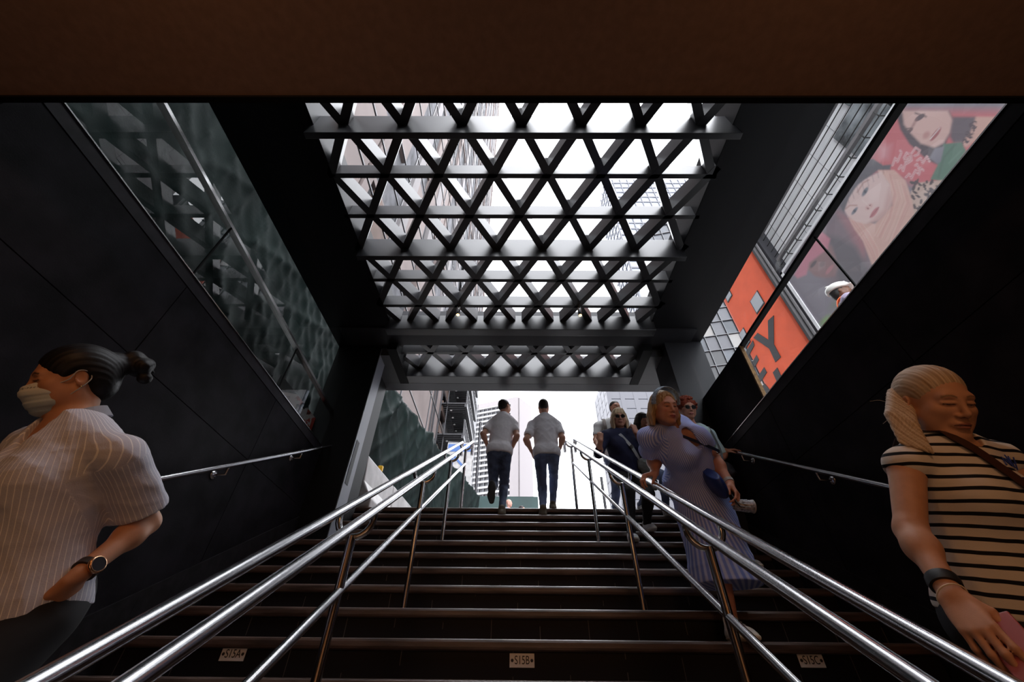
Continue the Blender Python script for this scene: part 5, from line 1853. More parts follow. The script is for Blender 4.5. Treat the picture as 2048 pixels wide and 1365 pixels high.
# ================================================================== B: blonde woman in the striped top, lower right
def striped_woman():
    k = 1.12
    aY = lambda x, y, Y: atY(x, y, Y * k)
    P, N = aY(2022, 1226, 1.19), aY(1892, 890, 1.08)
    tf = unit((0.10, -0.99, 0.0))
    J = setup(P, N, tf); R = J['R']
    J['SR'] = aY(1812, 930, 1.08); J['SL'] = N - R[:, 0] * 0.165 - R[:, 2] * 0.03
    J['ER'] = reach(J['SR'], 1822, 1062, 0.225, far=False)
    J['WR'] = reach(J['ER'], 1906, 1195, 0.215, far=False)
    J['EL'] = J['SL'] + np.array((0.10, 0.05, -0.25)); J['WL'] = J['EL'] + np.array((-0.02, -0.18, -0.14))
    J['H'] = aY(1868, 806, 1.03)
    J['hu'] = unit((0.02, -0.54, 0.84)); J['hf'] = unit((-0.12, -0.80, -0.56))
    hips(J, 0.085)
    solve_legs(J, [(P[0] + 0.09, 0.94, step_yz(-5)[1] + 0.08), (P[0] - 0.09, 1.26, step_yz(-4)[1] + 0.08)], tf, 0.40, 0.40)
    root = person_root(J, 'blonde woman in a black and white striped top holding a pink phone')
    B = dict(w=0.84, wd=0.86, bust=0.85, arm=0.92, leg=0.9)
    kd = reach(J['WR'], 1968, 1272, 0.095, far=False)
    y = unit(kd - J['WR']); vz = -unit(kd)
    zz = unit(vz - y * (vz @ y) + np.array((-0.1, 0.0, 0.1)))
    cur = ((14, 22, 14), (18, 28, 16), (22, 32, 18), (28, 36, 20))
    hp, tips, fr = hand_prims(J['WR'], y, zz, -1, cur, spread=0.9, s=0.96, tc=(8, 20), topp=0.55)
    hq, _, _ = hand_prims(J['WL'], (0, -0.6, -0.8), (1, 0, 0), 1, ((20, 25, 15),) * 4, s=0.93)
    skin = (0.56, 0.29, 0.18)
    HS = 1.0
    _, tp, R, L, HR = body(root, J, B, HS, skin, (0.36, 0.14, 0.11), (0.22, 0.13, 0.08), 0.0038, [hp, hq], jaw=0.90, eye=(0.05, 0.06, 0.07), lid=0.9)
    c = J['H']
    T = lambda *p: c + HR @ (np.array(p) * HS)
    hr = [ell(T(0, -0.022, 0.040), np.array((0.083, 0.102, 0.090)) * HS, HR, 0.02), ell(T(0, -0.065, -0.02), (0.066, 0.05, 0.08), HR, 0.03),
          ell(T(0, 0.112, -0.050), np.array((0.066, 0.078, 0.124)) * HS, HR, 0.012, 'sub')]
    for x in (-1, 1):
        hr.append(ell(T(x * 0.086, 0.002, -0.030), (0.028, 0.034, 0.050), HR, 0.010, 'sub'))
    rn = random.Random(5)
    # lower half hangs behind the ear and over the right shoulder
    hl = []
    dn_ = np.array((0.0, 0.0, -1.0))
    for i in range(12):
        x = -0.06 + 0.11 * i / 11
        a = T(x, -0.088 + 0.03 * abs(x) / 0.055, 0.01)
        e = a + dn_ * (0.17 + rn.uniform(0, 0.05)) + np.array((rn.uniform(-0.01, 0.01), 0.03, 0))
        hl.append(cone(a, e, 0.022, 0.010, 0.014))
    for i in range(13):
        q = i / 12.0
        a = T(0.072 - 0.006 * q, -0.070 + 0.050 * q, 0.030 - 0.050 * q)
        e = aY(1800 + 66 * q, 886 + 20 * q, 1.045 - 0.03 * q)
        m = a * 0.45 + e * 0.55 + HR[:, 0] * 0.014 + np.array((-0.004, -0.006, 0.012))
        hl.append(cone(a, m, 0.015, 0.0125, 0.010)); hl.append(cone(m, e, 0.0125, 0.0035, 0.008))
    hair = sculpt('hair', hr, 0.0033, HAIR, root, disp=hair_disp(c, HR, 'back', 0.0013, 100), paint=hair_paint(c, HR, (0.30, 0.19, 0.105), (0.66, 0.52, 0.38), 'back', 3))
    w1 = unit(np.cross(np.array((0.25, -0.15, -1.0)), unit(J['H']))); w2 = unit(np.cross(w1, (0.25, -0.15, -1.0)))
    def strands(V):
        q = V - c
        return q @ w1 + 0.5 * (q @ w2) + 0.004 * np.sin(q[:, 2] * 45)
    def lpaint(V):
        t = strands(V)
        v = np.clip(0.5 + (np.sin(t * 520) + np.sin(t * 1130 + 1) + np.sin(t * 310 + 2) + np.sin(t * 1900)) / 6, 0, 1)[:, None]
        return np.array((0.30, 0.19, 0.105)) * (1 - v) + np.array((0.70, 0.56, 0.41)) * v
    sculpt('loose_hair', hl, 0.0033, HAIR, root, disp=lambda V: -0.0016 * (np.sin(strands(V) * 520) * 0.6 + np.sin(strands(V) * 1130 + 1) * 0.4), paint=lpaint)
    kn = T(0.0, -0.105, 0.085)
    sculpt('hair_tie', [ball(kn, 0.014), ball(kn + HR[:, 2] * 0.014, 0.011)], 0.004, mat('cream_band', (0.7, 0.62, 0.5), rough=0.7), hair)
    wisps = MB()
    for i in range(16):
        a = T(rn.uniform(-0.06, 0.08), -0.10 + rn.uniform(-0.02, 0.03), rn.uniform(-0.06, 0.11))
        d = HR @ np.array((rn.uniform(-0.5, 0.9), -rn.uniform(0.3, 1), rn.uniform(-0.9, 0.6)))
        wisps.tube(smooth_path([a, a + d * 0.025 + HR[:, 2] * 0.008, a + d * 0.05], 4), 0.0006, 4, caps=False)
    wisps.build('loose_strands', mat('blonde_wisp', (0.7, 0.58, 0.42), rough=0.5), hair)
    # top: sleeveless with turned shoulder caps
    u = R[:, 2]
    sh = inflate(tp, 0.017)
    sh.append(cone(J['P'] + u * 0.30, J['P'] - u * 0.10, 0.126, 0.140, 0.06, flat=(R[:, 1], 0.82)))
    for s_ in 'LR':
        S, E_ = J['S' + s_], J['E' + s_]
        sh.append(cone(S + (J['N'] - S) * 0.12, S + (E_ - S) * 0.02 + u * 0.006, 0.056, 0.055, 0.015))
    sh.append(cone(J['SR'] - u * 0.075 + R[:, 0] * 0.06, J['SR'] - u * 0.14 + R[:, 0] * 0.055, 0.062, 0.050, 0.012, op='sub'))
    sh.append(cone(J['SL'] - u * 0.06 - R[:, 0] * 0.055, J['SL'] - u * 0.14 - R[:, 0] * 0.05, 0.065, 0.05, 0.012, op='sub'))
    sh.append(cone(J['N'] + u * 0.09, J['N'] + R[:, 1] * 0.03 + u * 0.005, 0.064, 0.056, 0.008, op='sub'))
    SM = stripe_mat('breton_jersey', (0.70, 0.64, 0.58), (0.010, 0.010, 0.014), 0.0335, 0.0105, 1, bump=0.1, wob=0.010, soft=0.1)
    top = sculpt('striped_top', sh, 0.004, SM, root, disp=folds(12, 0.0045, 15, axis=(0.2, 0.3, 0.9)), cuts=[halfspace(J['P'] - u * 0.01, -u)], cloth=cloth_coords(R, J['P']))
    # crossbody strap and trousers
    trousers(root, J, B, R, 0.007, mat('navy_black_cotton', (0.008, 0.009, 0.014), rough=0.8), seed=14)
    shoes(root, J, [(0.1, -1, 0), (0.1, -1, 0)], M['white'], SOLEW, 0.006)
    t = unit(J['WR'] - J['ER'])
    wc = J['WR'] - t * 0.040
    MB().tube([wc - t * 0.013, wc, wc + t * 0.013], [0.0325, 0.034, 0.0320], 28).build('fitness_band', mat('black_rubber', (0.008, 0.008, 0.009), rough=0.5), root)
    wc = J['WR'] - t * 0.002
    ax = unit(t + 0.35 * fr[0]); a1 = unit(np.cross(ax, (0, 0, 1))); b1 = np.cross(ax, a1)
    MB().tube(arc(wc, a1, b1, 0.0325, 0, 2 * PI, 24)[:-1], 0.0018, 8, closed=True).build('bracelet', mat('cream_cord', (0.72, 0.6, 0.45), rough=0.6), root)
    eb = T(0.084, -0.012, -0.030)
    MB().tube(arc(eb, HR[:, 1], HR[:, 2], 0.009, 0, 2 * PI, 16)[:-1], 0.0011, 6, closed=True).build('earring', mat('gold_ring', (0.8, 0.5, 0.15), rough=0.25, metal=1), root)
    # strap of the bag: a thing of its own
    a = J['N'] + R[:, 0] * 0.085 + u * 0.018 - R[:, 1] * 0.005
    pts = []; nr = []
    for q in np.linspace(-0.25, 1.0, 26):
        x = 0.085 - 0.245 * max(q, 0) if q > 0 else 0.085 + 0.0 * q
        z = -0.03 - 0.40 * q
        # lie on the front of the top, over the shoulder behind
        yy = 0.12 if q > 0.1 else 0.12 - 0.8 * (0.1 - q)
        pts.append((x, yy, z)); 
    def surf(x, z):
        best = None
        o_ = J['N'] + R[:, 0] * x + u * z
        for dd in np.linspace(0.30, -0.15, 91):
            p = o_ + R[:, 1] * dd
            v = 1e9
            for pr in sh:
                if pr['op'] == 'add':
                    v = float(smin(min(v, 0.25), float(prim_dist(pr, p[None, :])[0]), pr['k']))
            if v < 0.002: return p
        return o_ + R[:, 1] * 0.02
    P2 = []; 
    for q in np.linspace(0, 1, 22):
        x = 0.070 - 0.235 * q; z = 0.020 - 0.40 * q ** 1.05
        P2.append(surf(x, z) + R[:, 1] * 0.008)
    k_ = np.array(P2)
    for _ in range(2): k_[1:-1] = (k_[:-2] + 2 * k_[1:-1] + k_[2:]) / 4
    sgm = MB()
    for pl in (((0, 0), (0.012, 0.022), (0.018, 0.0), (0.026, 0.02)), ((0.034, 0.0), (0.036, 0.030), (0.046, 0.012), (0.056, 0.030), (0.056, 0.0)), ((0.066, 0.012), (0.084, 0.018)), ((0.072, -0.002), (0.076, 0.030)), ((0.01, -0.03), (0.03, -0.036), (0.05, -0.026)), ((0.07, -0.026), (0.084, -0.03), (0.082, -0.045))):
        sgm.tube([surf(-0.035 - a_ * 1.2, -0.075 + b_ * 1.2) + R[:, 1] * 0.004 for a_, b_ in pl], 0.0017, 6)
    sgm.build('stitched_lettering', mat('blue_stitching', (0.02, 0.05, 0.30), rough=0.8), top)
    bag = empty('crossbody_bag', tuple(J['P'] - R[:, 0] * 0.2), 'brown leather strap and bag worn across the black and white striped top', 'bag')
    BL = mat('brown_leather', (0.055, 0.022, 0.014), rough=0.5)
    back = [J['N'] + R[:, 0] * 0.078 + u * 0.035 - R[:, 1] * 0.06, J['N'] + R[:, 0] * 0.03 - u * 0.08 - R[:, 1] * 0.145, J['P'] + u * 0.15 - R[:, 0] * 0.10 - R[:, 1] * 0.16]
    MB().strip([p for p in smooth_path(back[::-1] + [k_[0] + u * 0.005], 5)] + list(k_[1:]), R[:, 1], 0.030, 0.003,
               [-R[:, 1]] * 6 + [unit(-R[:, 1] + u)] * 5 + [unit(u + R[:, 1] * 0.2)] * 5 + [unit(R[:, 1] + u * 0.2)] * 21).build('strap', BL, bag)
    bc = J['P'] - R[:, 0] * 0.235 + u * 0.0 + R[:, 1] * 0.02
    q = MB(); q.hexa([bc + R @ np.array(v) for v in ((-0.035, -0.09, -0.08), (0.035, -0.09, -0.08), (0.035, 0.09, -0.08), (-0.035, 0.09, -0.08), (-0.03, -0.08, 0.08), (0.03, -0.08, 0.08), (0.03, 0.08, 0.08), (-0.03, 0.08, 0.08))])
    q.build('pouch', BL, bag, bevel=0.015)
    # phone in the right hand, thumb on the far side
    x, y, z = fr
    pc = J['WR'] + (y * 0.122 + x * 0.032 - z * 0.024) * 0.96
    PR = np.stack([x, y, z], 1)
    ph = empty('phone', tuple(pc), 'pink phone gripped in the right hand of the blonde striped woman', 'phone')
    def slab(w, l, t, cc, nm, m_, bev, par):
        q = MB(); q.hexa([cc + PR @ np.array((a * w / 2, b * l / 2, e * t / 2)) for e in (-1, 1) for a, b in ((-1, -1), (1, -1), (1, 1), (-1, 1))])
        return q.build(nm, m_, par, bevel=bev, segs=3)
    slab(0.074, 0.150, 0.0095, pc, 'case', mat('pink_case', (0.42, 0.10, 0.10), rough=0.4), 0.004, ph)
    cm = slab(0.036, 0.036, 0.003, pc + PR @ np.array((0.012, 0.048, 0.006)), 'camera_plate', mat('dark_case', (0.06, 0.03, 0.04), rough=0.3), 0.0012, ph)
    for a, b in ((-0.008, 0.008), (-0.008, -0.008), (0.008, 0.0)):
        MB().lathe(pc + PR @ np.array((0.012 + a, 0.048 + b, 0.0072)), [(0.0065, 0), (0.0065, 0.002), (0.004, 0.0022)], z, 16).build('lens', mat('lens_black', (0.004, 0.004, 0.006), rough=0.1), cm)

# ================================================================== general figure for the people further up
def figure(label, J, B, skin, top_mat, leg_mat, h, hairfn, sleeve=0.55, group=None, hands=None, lips=(0.3, 0.1, 0.09), brow=(0.05, 0.03, 0.02), HS=0.97, female=True,
           shoe_mat=None, sole=None, shoe_dirs=None, shoe_ups=None, off=0.018, loose=0.0, hem=-0.02, fold=0.006, seed=1, neck_drop=0.0, foot=True, topname='shirt', laces=None, jaw=1.0, anklek=0.03):
    root = person_root(J, label, group)
    hp = []
    for s_, (y, z, cur) in (hands or {}).items():
        q, _, _ = hand_prims(J['W' + s_], y, z, 1 if s_ == 'L' else -1, cur, s=0.95 if female else 1.04)
        hp.append(q)
    _, tp, R, L, HR = body(root, J, B, HS, skin, lips, brow, h, hp, female=female, jaw=jaw)
    u = R[:, 2]
    sh = inflate(tp, off)
    w, wd = B.get('w', 1), B.get('wd', B.get('w', 1))
    hemp = J['P'] + u * hem
    sh.append(cone(J['P'] + u * 0.28, hemp - u * 0.08, 0.135 * w + loose * 0.5, 0.145 * w + loose, 0.06, flat=(R[:, 1], 0.80)))
    arms_ = []
    for s_ in 'LR':
        S, E_, W = J['S' + s_], J['E' + s_], J['W' + s_]
        aw = B.get('arm', 1)
        dn = unit(E_ - S)
        if sleeve <= 1:
            e = S + (E_ - S) * sleeve
            sh.append(cone(S, e, 0.062 * aw + 0.004, 0.064 * aw + loose * 0.5, 0.03))
            sh.append(cone(e + dn * 0.20, e + dn * 0.24, 0.20, 0.20, 0.003, op='sub') if (J['P'] - e) @ dn < 0.1 else cone(e + dn * 0.13, e + dn * 0.15, 0.10, 0.10, 0.003, op='sub'))
        else:
            sh.append(cone(S, E_, 0.062 * aw, 0.052 * aw, 0.03)); sh.append(cone(E_, E_ + (W - E_) * (sleeve - 1), 0.052 * aw, 0.045 * aw, 0.03))
        arms_.append((S, E_, 0.12))
    # sleeves trimmed by balls may bite the trunk: add the trunk again on top
    sh += inflate(tp, off)
    sh.append(cone(J['N'] + u * 0.09, J['N'] + R[:, 1] * 0.02 + u * (0.012 - neck_drop), 0.068, 0.060, 0.01, op='sub'))
    o = sculpt(topname, sh, h, top_mat, root, disp=folds(seed, fold, 14, axis=(0.4, 0.2, 0.5)), cuts=[halfspace(hemp, -u)], cloth=cloth_coords(R, J['P'], arms_))
    if leg_mat is not None:
        trousers(root, J, B, R, h, leg_mat, seed=seed + 3, amp=0.006, name='jeans' if 'denim' in leg_mat.name else 'trousers', ankle=anklek, off=0.010)
    if foot:
        shoes(root, J, shoe_dirs or [J['tf'] * (1, 1, 0)] * 2, shoe_mat or M['white'], sole or SOLEW, h * 0.8, 1.0 if female else 1.08, shoe_ups, laces)
    if hairfn: hairfn(root, J['H'], HR, HS, h)
    return root, R, HR, tp, o

def hair_short(base, tip, amp=0.002):
    def f(root, c, R, s, h):
        T = lambda *p: c + R @ (np.array(p) * s)
        pr = [ell(T(0, -0.018, 0.036), np.array((0.080, 0.100, 0.090)) * s, R, 0.02), ell(T(0, -0.055, -0.020), np.array((0.062, 0.052, 0.065)) * s, R, 0.03),
              ell(T(0, 0.110, -0.045), np.array((0.070, 0.078, 0.108)) * s, R, 0.012, 'sub')]
        for x in (-1, 1): pr.append(ell(T(x * 0.086, 0.0, -0.028), np.array((0.026, 0.034, 0.048)) * s, R, 0.008, 'sub'))
        pr.append(ell(T(0, -0.05, -0.13), np.array((0.09, 0.08, 0.055)) * s, R, 0.01, 'sub'))
        sculpt('hair', pr, min(h, 0.006), HAIR, root, disp=hair_disp(c, R, 'curl', amp), paint=hair_paint(c, R, base, tip, 'down', 2))
    return f

def hair_long(base, tip, length=0.17, spread=0.0, fringe=True, amp=0.002, seed=1, n=26, wrap=0.70, brow_z=-0.055):
    def f(root, c, R, s, h):
        T = lambda *p: c + R @ (np.array(p) * s)
        rn = random.Random(seed)
        pr = [ell(T(0, -0.016, 0.040), np.array((0.086, 0.103, 0.092)) * s, R, 0.02),
              ell(T(0, 0.118, brow_z), np.array((0.058, 0.080, 0.115)) * s, R, 0.012, 'sub')]
        for i in range(n):
            a = PI * wrap * (-1 + 2 * i / (n - 1))
            x, y = math.sin(a), -math.cos(a)
            p0 = T(0.076 * x, -0.012 + 0.088 * y, 0.03)
            p1 = T((0.088 + spread * 0.5) * x, -0.010 + (0.092 + spread * 0.3) * y, -0.05)
            p2 = T((0.082 + spread) * x + rn.uniform(-.008, .008), -0.010 + (0.080 + spread) * y, -0.05 - length * rn.uniform(0.85, 1.08))
            pr.append(cone(p0, p1, 0.018, 0.017, 0.014)); pr.append(cone(p1, p2, 0.017, 0.008, 0.012))
        if fringe:
            for i in range(7):
                x = -0.05 + 0.1 * i / 6
                pr.append(cone(T(x * 0.8, 0.055, 0.095), T(x * 1.3, 0.090, 0.045 - abs(x) * 0.3), 0.012, 0.005, 0.01))
        sculpt('hair', pr, min(h, 0.006), HAIR, root, disp=hair_disp(c, R, 'down', amp, 60), paint=hair_paint(c, R, base, tip, 'down', seed))
    return f

def hair_curly(base, tip):
    def f(root, c, R, s, h):
        T = lambda *p: c + R @ (np.array(p) * s)
        rn = random.Random(6)
        pr = [ell(T(0, -0.018, 0.040), np.array((0.090, 0.105, 0.092)) * s, R, 0.02)]
        for i in range(90):
            a = rn.uniform(0, 2 * PI); b = rn.uniform(-0.35, 1.5)
            d = np.array((math.cos(b) * math.sin(a), math.cos(b) * math.cos(a), math.sin(b)))
            if d[1] > 0.45 and d[2] < 0.55: continue
            pr.append(ball(T(0.102 * d[0], -0.018 + 0.114 * d[1], 0.035 + 0.103 * d[2]), rn.uniform(0.012, 0.020), 0.004))
        pr.append(ell(T(0, 0.115, -0.045), np.array((0.062, 0.076, 0.108)) * s, R, 0.012, 'sub'))
        sculpt('hair', pr, 0.005, HAIR, root, disp=hair_disp(c, R, 'curl', 0.004), paint=hair_paint(c, R, base, tip, 'down', 4))
    return f

def glasses(root, c, R, s, dark=True, name='sunglasses'):
    T = lambda *p: c + R @ (np.array(p) * s)
    mb = MB()
    fm = mat('black_frame', (0.008, 0.008, 0.008), rough=0.25)
    for x in (-1, 1):
        mb.tube(arc(T(x * 0.032, 0.097, 0.002), R[:, 0] * 1.15, R[:, 2] * 0.85, 0.0215 * s, 0, 2 * PI, 20)[:-1], 0.0028, 6, closed=True)
        mb.tube([T(x * 0.056, 0.093, 0.008), T(x * 0.076, 0.06, 0.008), T(x * 0.082, -0.005, 0.010)], 0.0024, 6)
    mb.tube([T(-0.009, 0.100, 0.006), T(0, 0.102, 0.009), T(0.009, 0.100, 0.006)], 0.0022, 6)
    g = mb.build(name, fm, root)
    ln = MB()
    for x in (-1, 1):
        ln.lathe(T(x * 0.032, 0.0955, 0.002), [(0.0205 * s, 0), (0.0205 * s, 0.0015), (0.012 * s, 0.0035)], R[:, 1], 20)
    ln.build('lenses', mat('dark_lens', (0.010, 0.009, 0.010), rough=0.35, spec=0.1), g)

DENIM = mat('dark_denim', (0.030, 0.042, 0.075), rough=0.85, var=0.45, vscale=9, bump=0.2, bscale=200, col2=(0.11, 0.15, 0.25))
DENIM2 = mat('blue_denim', (0.06, 0.085, 0.16), rough=0.85, var=0.45, vscale=7, bump=0.2, bscale=200, col2=(0.17, 0.22, 0.38))
TEE = mat('light_grey_tee', (0.78, 0.76, 0.79), rough=0.9, var=0.05, vscale=30, bump=0.1, bscale=150)
TEE2 = mat('grey_tee', (0.74, 0.73, 0.77), rough=0.9, var=0.05, vscale=30, bump=0.1, bscale=150)
OLIVE = mat('olive_suede', (0.09, 0.075, 0.05), rough=0.8)
REL = ((20, 28, 16),) * 4
WHITE_SKIN = (0.55, 0.29, 0.20)

def two_men():
    # left climber: left foot swinging up behind, hands in his pockets
    J = setup(atY(999, 905, 5.12), atY(1007, 834, 5.22), (0, 1, 0)); R = J['R']
    J['SL'] = atY(983, 850, 5.22); J['SR'] = atY(1027, 850, 5.22)
    J['EL'] = atY(966, 868, 5.10); J['ER'] = atY(1034, 872, 5.10)
    J['WL'] = atY(975, 893, 5.18); J['WR'] = atY(1026, 893, 5.18)
    J['H'] = atY(1009, 815, 5.26); J['hu'] = unit((0.02, 0.10, 1)); J['hf'] = unit((0.62, 0.78, -0.05))
    hips(J, 0.085)
    aL, aR = atY(984, 975, 5.02), np.array((atY(1004, 1008, 5.24)[0], 5.22, step_yz(9)[1] + 0.085))
    solve_legs(J, (aL, aR), (0, 1, 0), 0.43, 0.42)
    figure('man in a grey tee and dark jeans climbing the stairs, head turned right', J, dict(w=1.0, wd=0.95, arm=0.95, leg=0.92), WHITE_SKIN, TEE, DENIM, 0.007,
           hair_short((0.010, 0.007, 0.006), (0.035, 0.025, 0.02)), sleeve=0.55, female=False, HS=1.0, jaw=1.06, seed=21, hem=-0.06, loose=0.012,
           hands={'L': ((0.25, 0.15, -0.95), (-0.9, 0.1, 0), REL), 'R': ((-0.25, 0.15, -0.95), (0.9, 0.1, 0), REL)}, shoe_mat=OLIVE, sole=SOLED,
           shoe_dirs=[(0, 0.15, -1), (0.12, 1, 0)], shoe_ups=[(0, 1, 0.2), (0, 0, 1)], fold=0.008)
    # right climber
    J = setup(atY(1093, 908, 5.20), atY(1089, 836, 5.24), (0, 1, 0)); R = J['R']
    J['SL'] = atY(1065, 851, 5.24); J['SR'] = atY(1113, 851, 5.24)
    J['EL'] = atY(1052, 880, 5.14); J['ER'] = atY(1125, 876, 5.14)
    J['WL'] = atY(1063, 903, 5.24); J['WR'] = atY(1120, 897, 5.24)
    J['H'] = atY(1087, 815, 5.28); J['hu'] = unit((0, 0.10, 1)); J['hf'] = unit((0.03, 1, -0.15))
    hips(J, 0.09)
    aL, aR = np.array((atY(1086, 1012, 5.2)[0], 5.20, step_yz(9)[1] + 0.085)), np.array((atY(1106, 1003, 5.5)[0], 5.56, GZ + 0.085))
    solve_legs(J, (aL, aR), (0.1, 1, 0), 0.44, 0.43)
    figure('cropped-haired man in a grey tee and blue jeans climbing straight ahead', J, dict(w=1.06, wd=1.0, arm=1.0, leg=0.95), WHITE_SKIN, TEE2, DENIM2, 0.007,
           hair_short((0.012, 0.010, 0.009), (0.035, 0.028, 0.024), 0.001), sleeve=0.62, female=False, HS=1.0, jaw=1.08, seed=33, hem=-0.06, loose=0.016,
           hands={'L': ((0.3, 0.2, -0.9), (-0.9, 0.1, 0), REL), 'R': ((-0.3, 0.2, -0.9), (0.9, 0.1, 0), REL)}, shoe_mat=OLIVE, sole=SOLED,
           shoe_dirs=[(-0.05, 1, 0.35), (0.1, 1, 0)], shoe_ups=[(0, -0.35, 1), (0, 0, 1)], fold=0.009)

def dress_woman():
    J = setup(atY(1383, 952, 2.82), atY(1341, 857, 2.54), (0.12, -0.99, 0)); R = J['R']
    J['SR'] = atY(1296, 876, 2.50); J['SL'] = atY(1391, 872, 2.52)
    rp = atX(1306, 961, 0.935)
    J['WR'] = rp + np.array((0.035, 0.03, 0.062))
    J['ER'] = reach(J['SR'], 1308, 918, 0.255)
    J['EL'] = reach(J['SL'], 1428, 920, 0.26)
    J['WL'] = reach(J['EL'], 1460, 968, 0.23, far=False)
    J['H'] = atY(1328, 817, 2.40); J['hu'] = unit((-0.02, -0.30, 0.95)); J['hf'] = unit((0.20, -0.88, -0.36))
    hips(J, 0.09)
    xa = atY(1460, 1236, 2.80)[0]
    solve_legs(J, ((xa, 2.80, step_yz(1)[1] + 0.082), (xa + 0.10, 3.40, step_yz(3)[1] + 0.082)), (0, -1, 0), 0.42, 0.40)
    root = person_root(J, 'woman in a blue pinstriped shirt dress and headband holding the railing')
    B = dict(w=1.16, wd=1.12, bust=1.22, belly=1.0, arm=1.18, leg=1.05, neck=1.12)
    dirR = unit(np.array((-0.75, -0.15, -0.25)))
    hp, _, _ = hand_prims(J['WR'], dirR, (-0.30, -0.25, 0.9), -1, ((38, 42, 25), (40, 42, 25), (42, 42, 25), (44, 40, 25)), s=1.0, tc=(30, 30), topp=0.8)
    hq, _, frL = hand_prims(J['WL'], unit(J['WL'] - J['EL']) + np.array((0.1, -0.1, -0.4)), (0.75, -0.55, 0.35), 1, ((30, 40, 30),) * 4, s=0.97)
    skin = (0.56, 0.27, 0.19)
    HS = 0.98
    _, tp, R, L, HR = body(root, J, B, HS, skin, (0.40, 0.10, 0.10), (0.10, 0.06, 0.04), 0.005, [hp, hq], jaw=1.10, blush=(0.55, 0.2, 0.15), lid=0.6)
    c = J['H']; T = lambda *p: c + HR @ (np.array(p) * HS)
    hair_long((0.22, 0.12, 0.05), (0.62, 0.42, 0.22), 0.065, 0.020, False, 0.002, 8, 24, 0.56, -0.010)(root, c, HR, HS, 0.005)
    hb = MB()
    pts = [T(0.096 * math.sin(a), 0.036 + 0.010 * math.cos(a), 0.040 + 0.104 * math.cos(a)) for a in np.linspace(-1.75, 1.75, 22)]
    hb.strip(pts, None, 0.042, 0.006, [HR @ np.array((math.sin(a), 0.2, math.cos(a))) for a in np.linspace(-1.75, 1.75, 22)])
    hb.build('headband', mat('blue_headband', (0.25, 0.33, 0.45), rough=0.8, var=0.5, vscale=60), root, bevel=0.002)
    u = R[:, 2]
    sh = inflate(tp, 0.020)
    zt = 0.42
    hemc = np.array((J['P'][0] + 0.035, J['P'][1] + 0.02, zt))
    waist = J['P'] + u * 0.20
    sh.append(cone(waist, J['P'] - u * 0.05, 0.155, 0.182, 0.05, flat=(R[:, 1], 0.86)))
    sh.append(cone(J['P'] - u * 0.05, hemc - np.array((0, 0, 0.10)), 0.182, 0.232, 0.05, flat=(R[:, 1], 0.95)))
    sh.append(ell(J['P'] + u * 0.10 + R[:, 1] * 0.10, (0.13, 0.075, 0.13), R, 0.06))
    for s_ in 'LR':
        S, E_ = J['S' + s_], J['E' + s_]
        e = S + (E_ - S) * 0.50
        dn = unit(E_ - S); outw = R[:, 0] * (1 if s_ == 'R' else -1)
        sh.append(cone(S - R[:, 2] * 0.016 - outw * 0.01, e + outw * 0.010, 0.058, 0.084, 0.03))
        sh.append(cone(e + outw * 0.025 + dn * 0.165, e + outw * 0.025 + dn * 0.18, 0.145, 0.145, 0.004, op='sub'))
        sh.append(cone(S + dn * 0.10 + outw * 0.010, e + outw * 0.012 + dn * 0.05, 0.050, 0.074, 0.006, op='sub'))
    sh += inflate(tp, 0.020)
    sh.append(cone(J['N'] + u * 0.085, J['N'] + R[:, 1] * 0.055 - u * 0.03, 0.072, 0.050, 0.012, op='sub'))
    sh.append(cone(J['N'] + R[:, 1] * 0.11 - u * 0.03, J['N'] + R[:, 1] * 0.17 - u * 0.13, 0.036, 0.012, 0.012, op='sub'))
    DM = stripe_mat('blue_pinstripe', (0.22, 0.31, 0.80), (0.58, 0.66, 0.98), 0.0085, 0.0040, 0, bump=0.15, bscale=200, soft=0.4)
    f1 = folds(41, 0.0075, 11, axis=(0.1, 0.1, -0.2)); f2 = folds(43, 0.004, 26)
    def pleats(V):
        q = (V - J['P']) @ R
        below = np.clip((-q[:, 2]) / 0.4, 0, 1)
        ang = np.arctan2(q[:, 0], q[:, 1])
        gather = np.exp(-((q[:, 2] - 0.20) / 0.06) ** 2)
        return f1(V) + f2(V) + 0.014 * below * np.sin(ang * 7 + 2 * np.sin(q[:, 2] * 5)) + 0.006 * gather
    dr = sculpt('shirt_dress', sh, 0.0055, DM, root, disp=pleats, cuts=[halfspace((0, 0, zt), (0, 0, -1))], cloth=cloth_coords(R, J['P'], [(J['S' + s_], J['E' + s_], 0.13) for s_ in 'LR']))
    CM = mat('pale_blue_cotton', (0.36, 0.40, 0.60), rough=0.8)
    cb = MB()
    nc = J['N'] + u * 0.012 + R[:, 1] * 0.005
    for s_ in (-1, 1):
        pts = [nc + (R[:, 0] * math.sin(a) * s_ * 0.088 - R[:, 1] * math.cos(a) * 0.085) + u * (0.030 - 0.042 * (a / 2.5) ** 2) for a in np.linspace(0, 2.5, 14)]
        nr = [unit(R[:, 0] * math.sin(a) * s_ - R[:, 1] * math.cos(a) + u * 0.7) for a in np.linspace(0, 2.5, 14)]
        cb.strip(pts, None, 0.048, 0.006, nr)
    cb.build('collar', CM, dr)
    # tied bow at the waist
    k0 = waist + R[:, 1] * 0.165 + u * 0.02 - R[:, 0] * 0.03
    bw = [ball(k0, 0.018, 0.01), cone(k0, k0 - R[:, 0] * 0.085 + u * 0.035, 0.012, 0.030, 0.012, flat=(R[:, 1], 0.5)), cone(k0, k0 + R[:, 0] * 0.05 + u * 0.03, 0.010, 0.024, 0.012, flat=(R[:, 1], 0.5)),
          cone(k0, k0 - R[:, 0] * 0.075 - u * 0.11, 0.010, 0.024, 0.012, flat=(R[:, 1], 0.4))]
    sculpt('waist_tie', bw, 0.005, CM, dr, disp=folds(3, 0.003, 50))
    bt = MB()
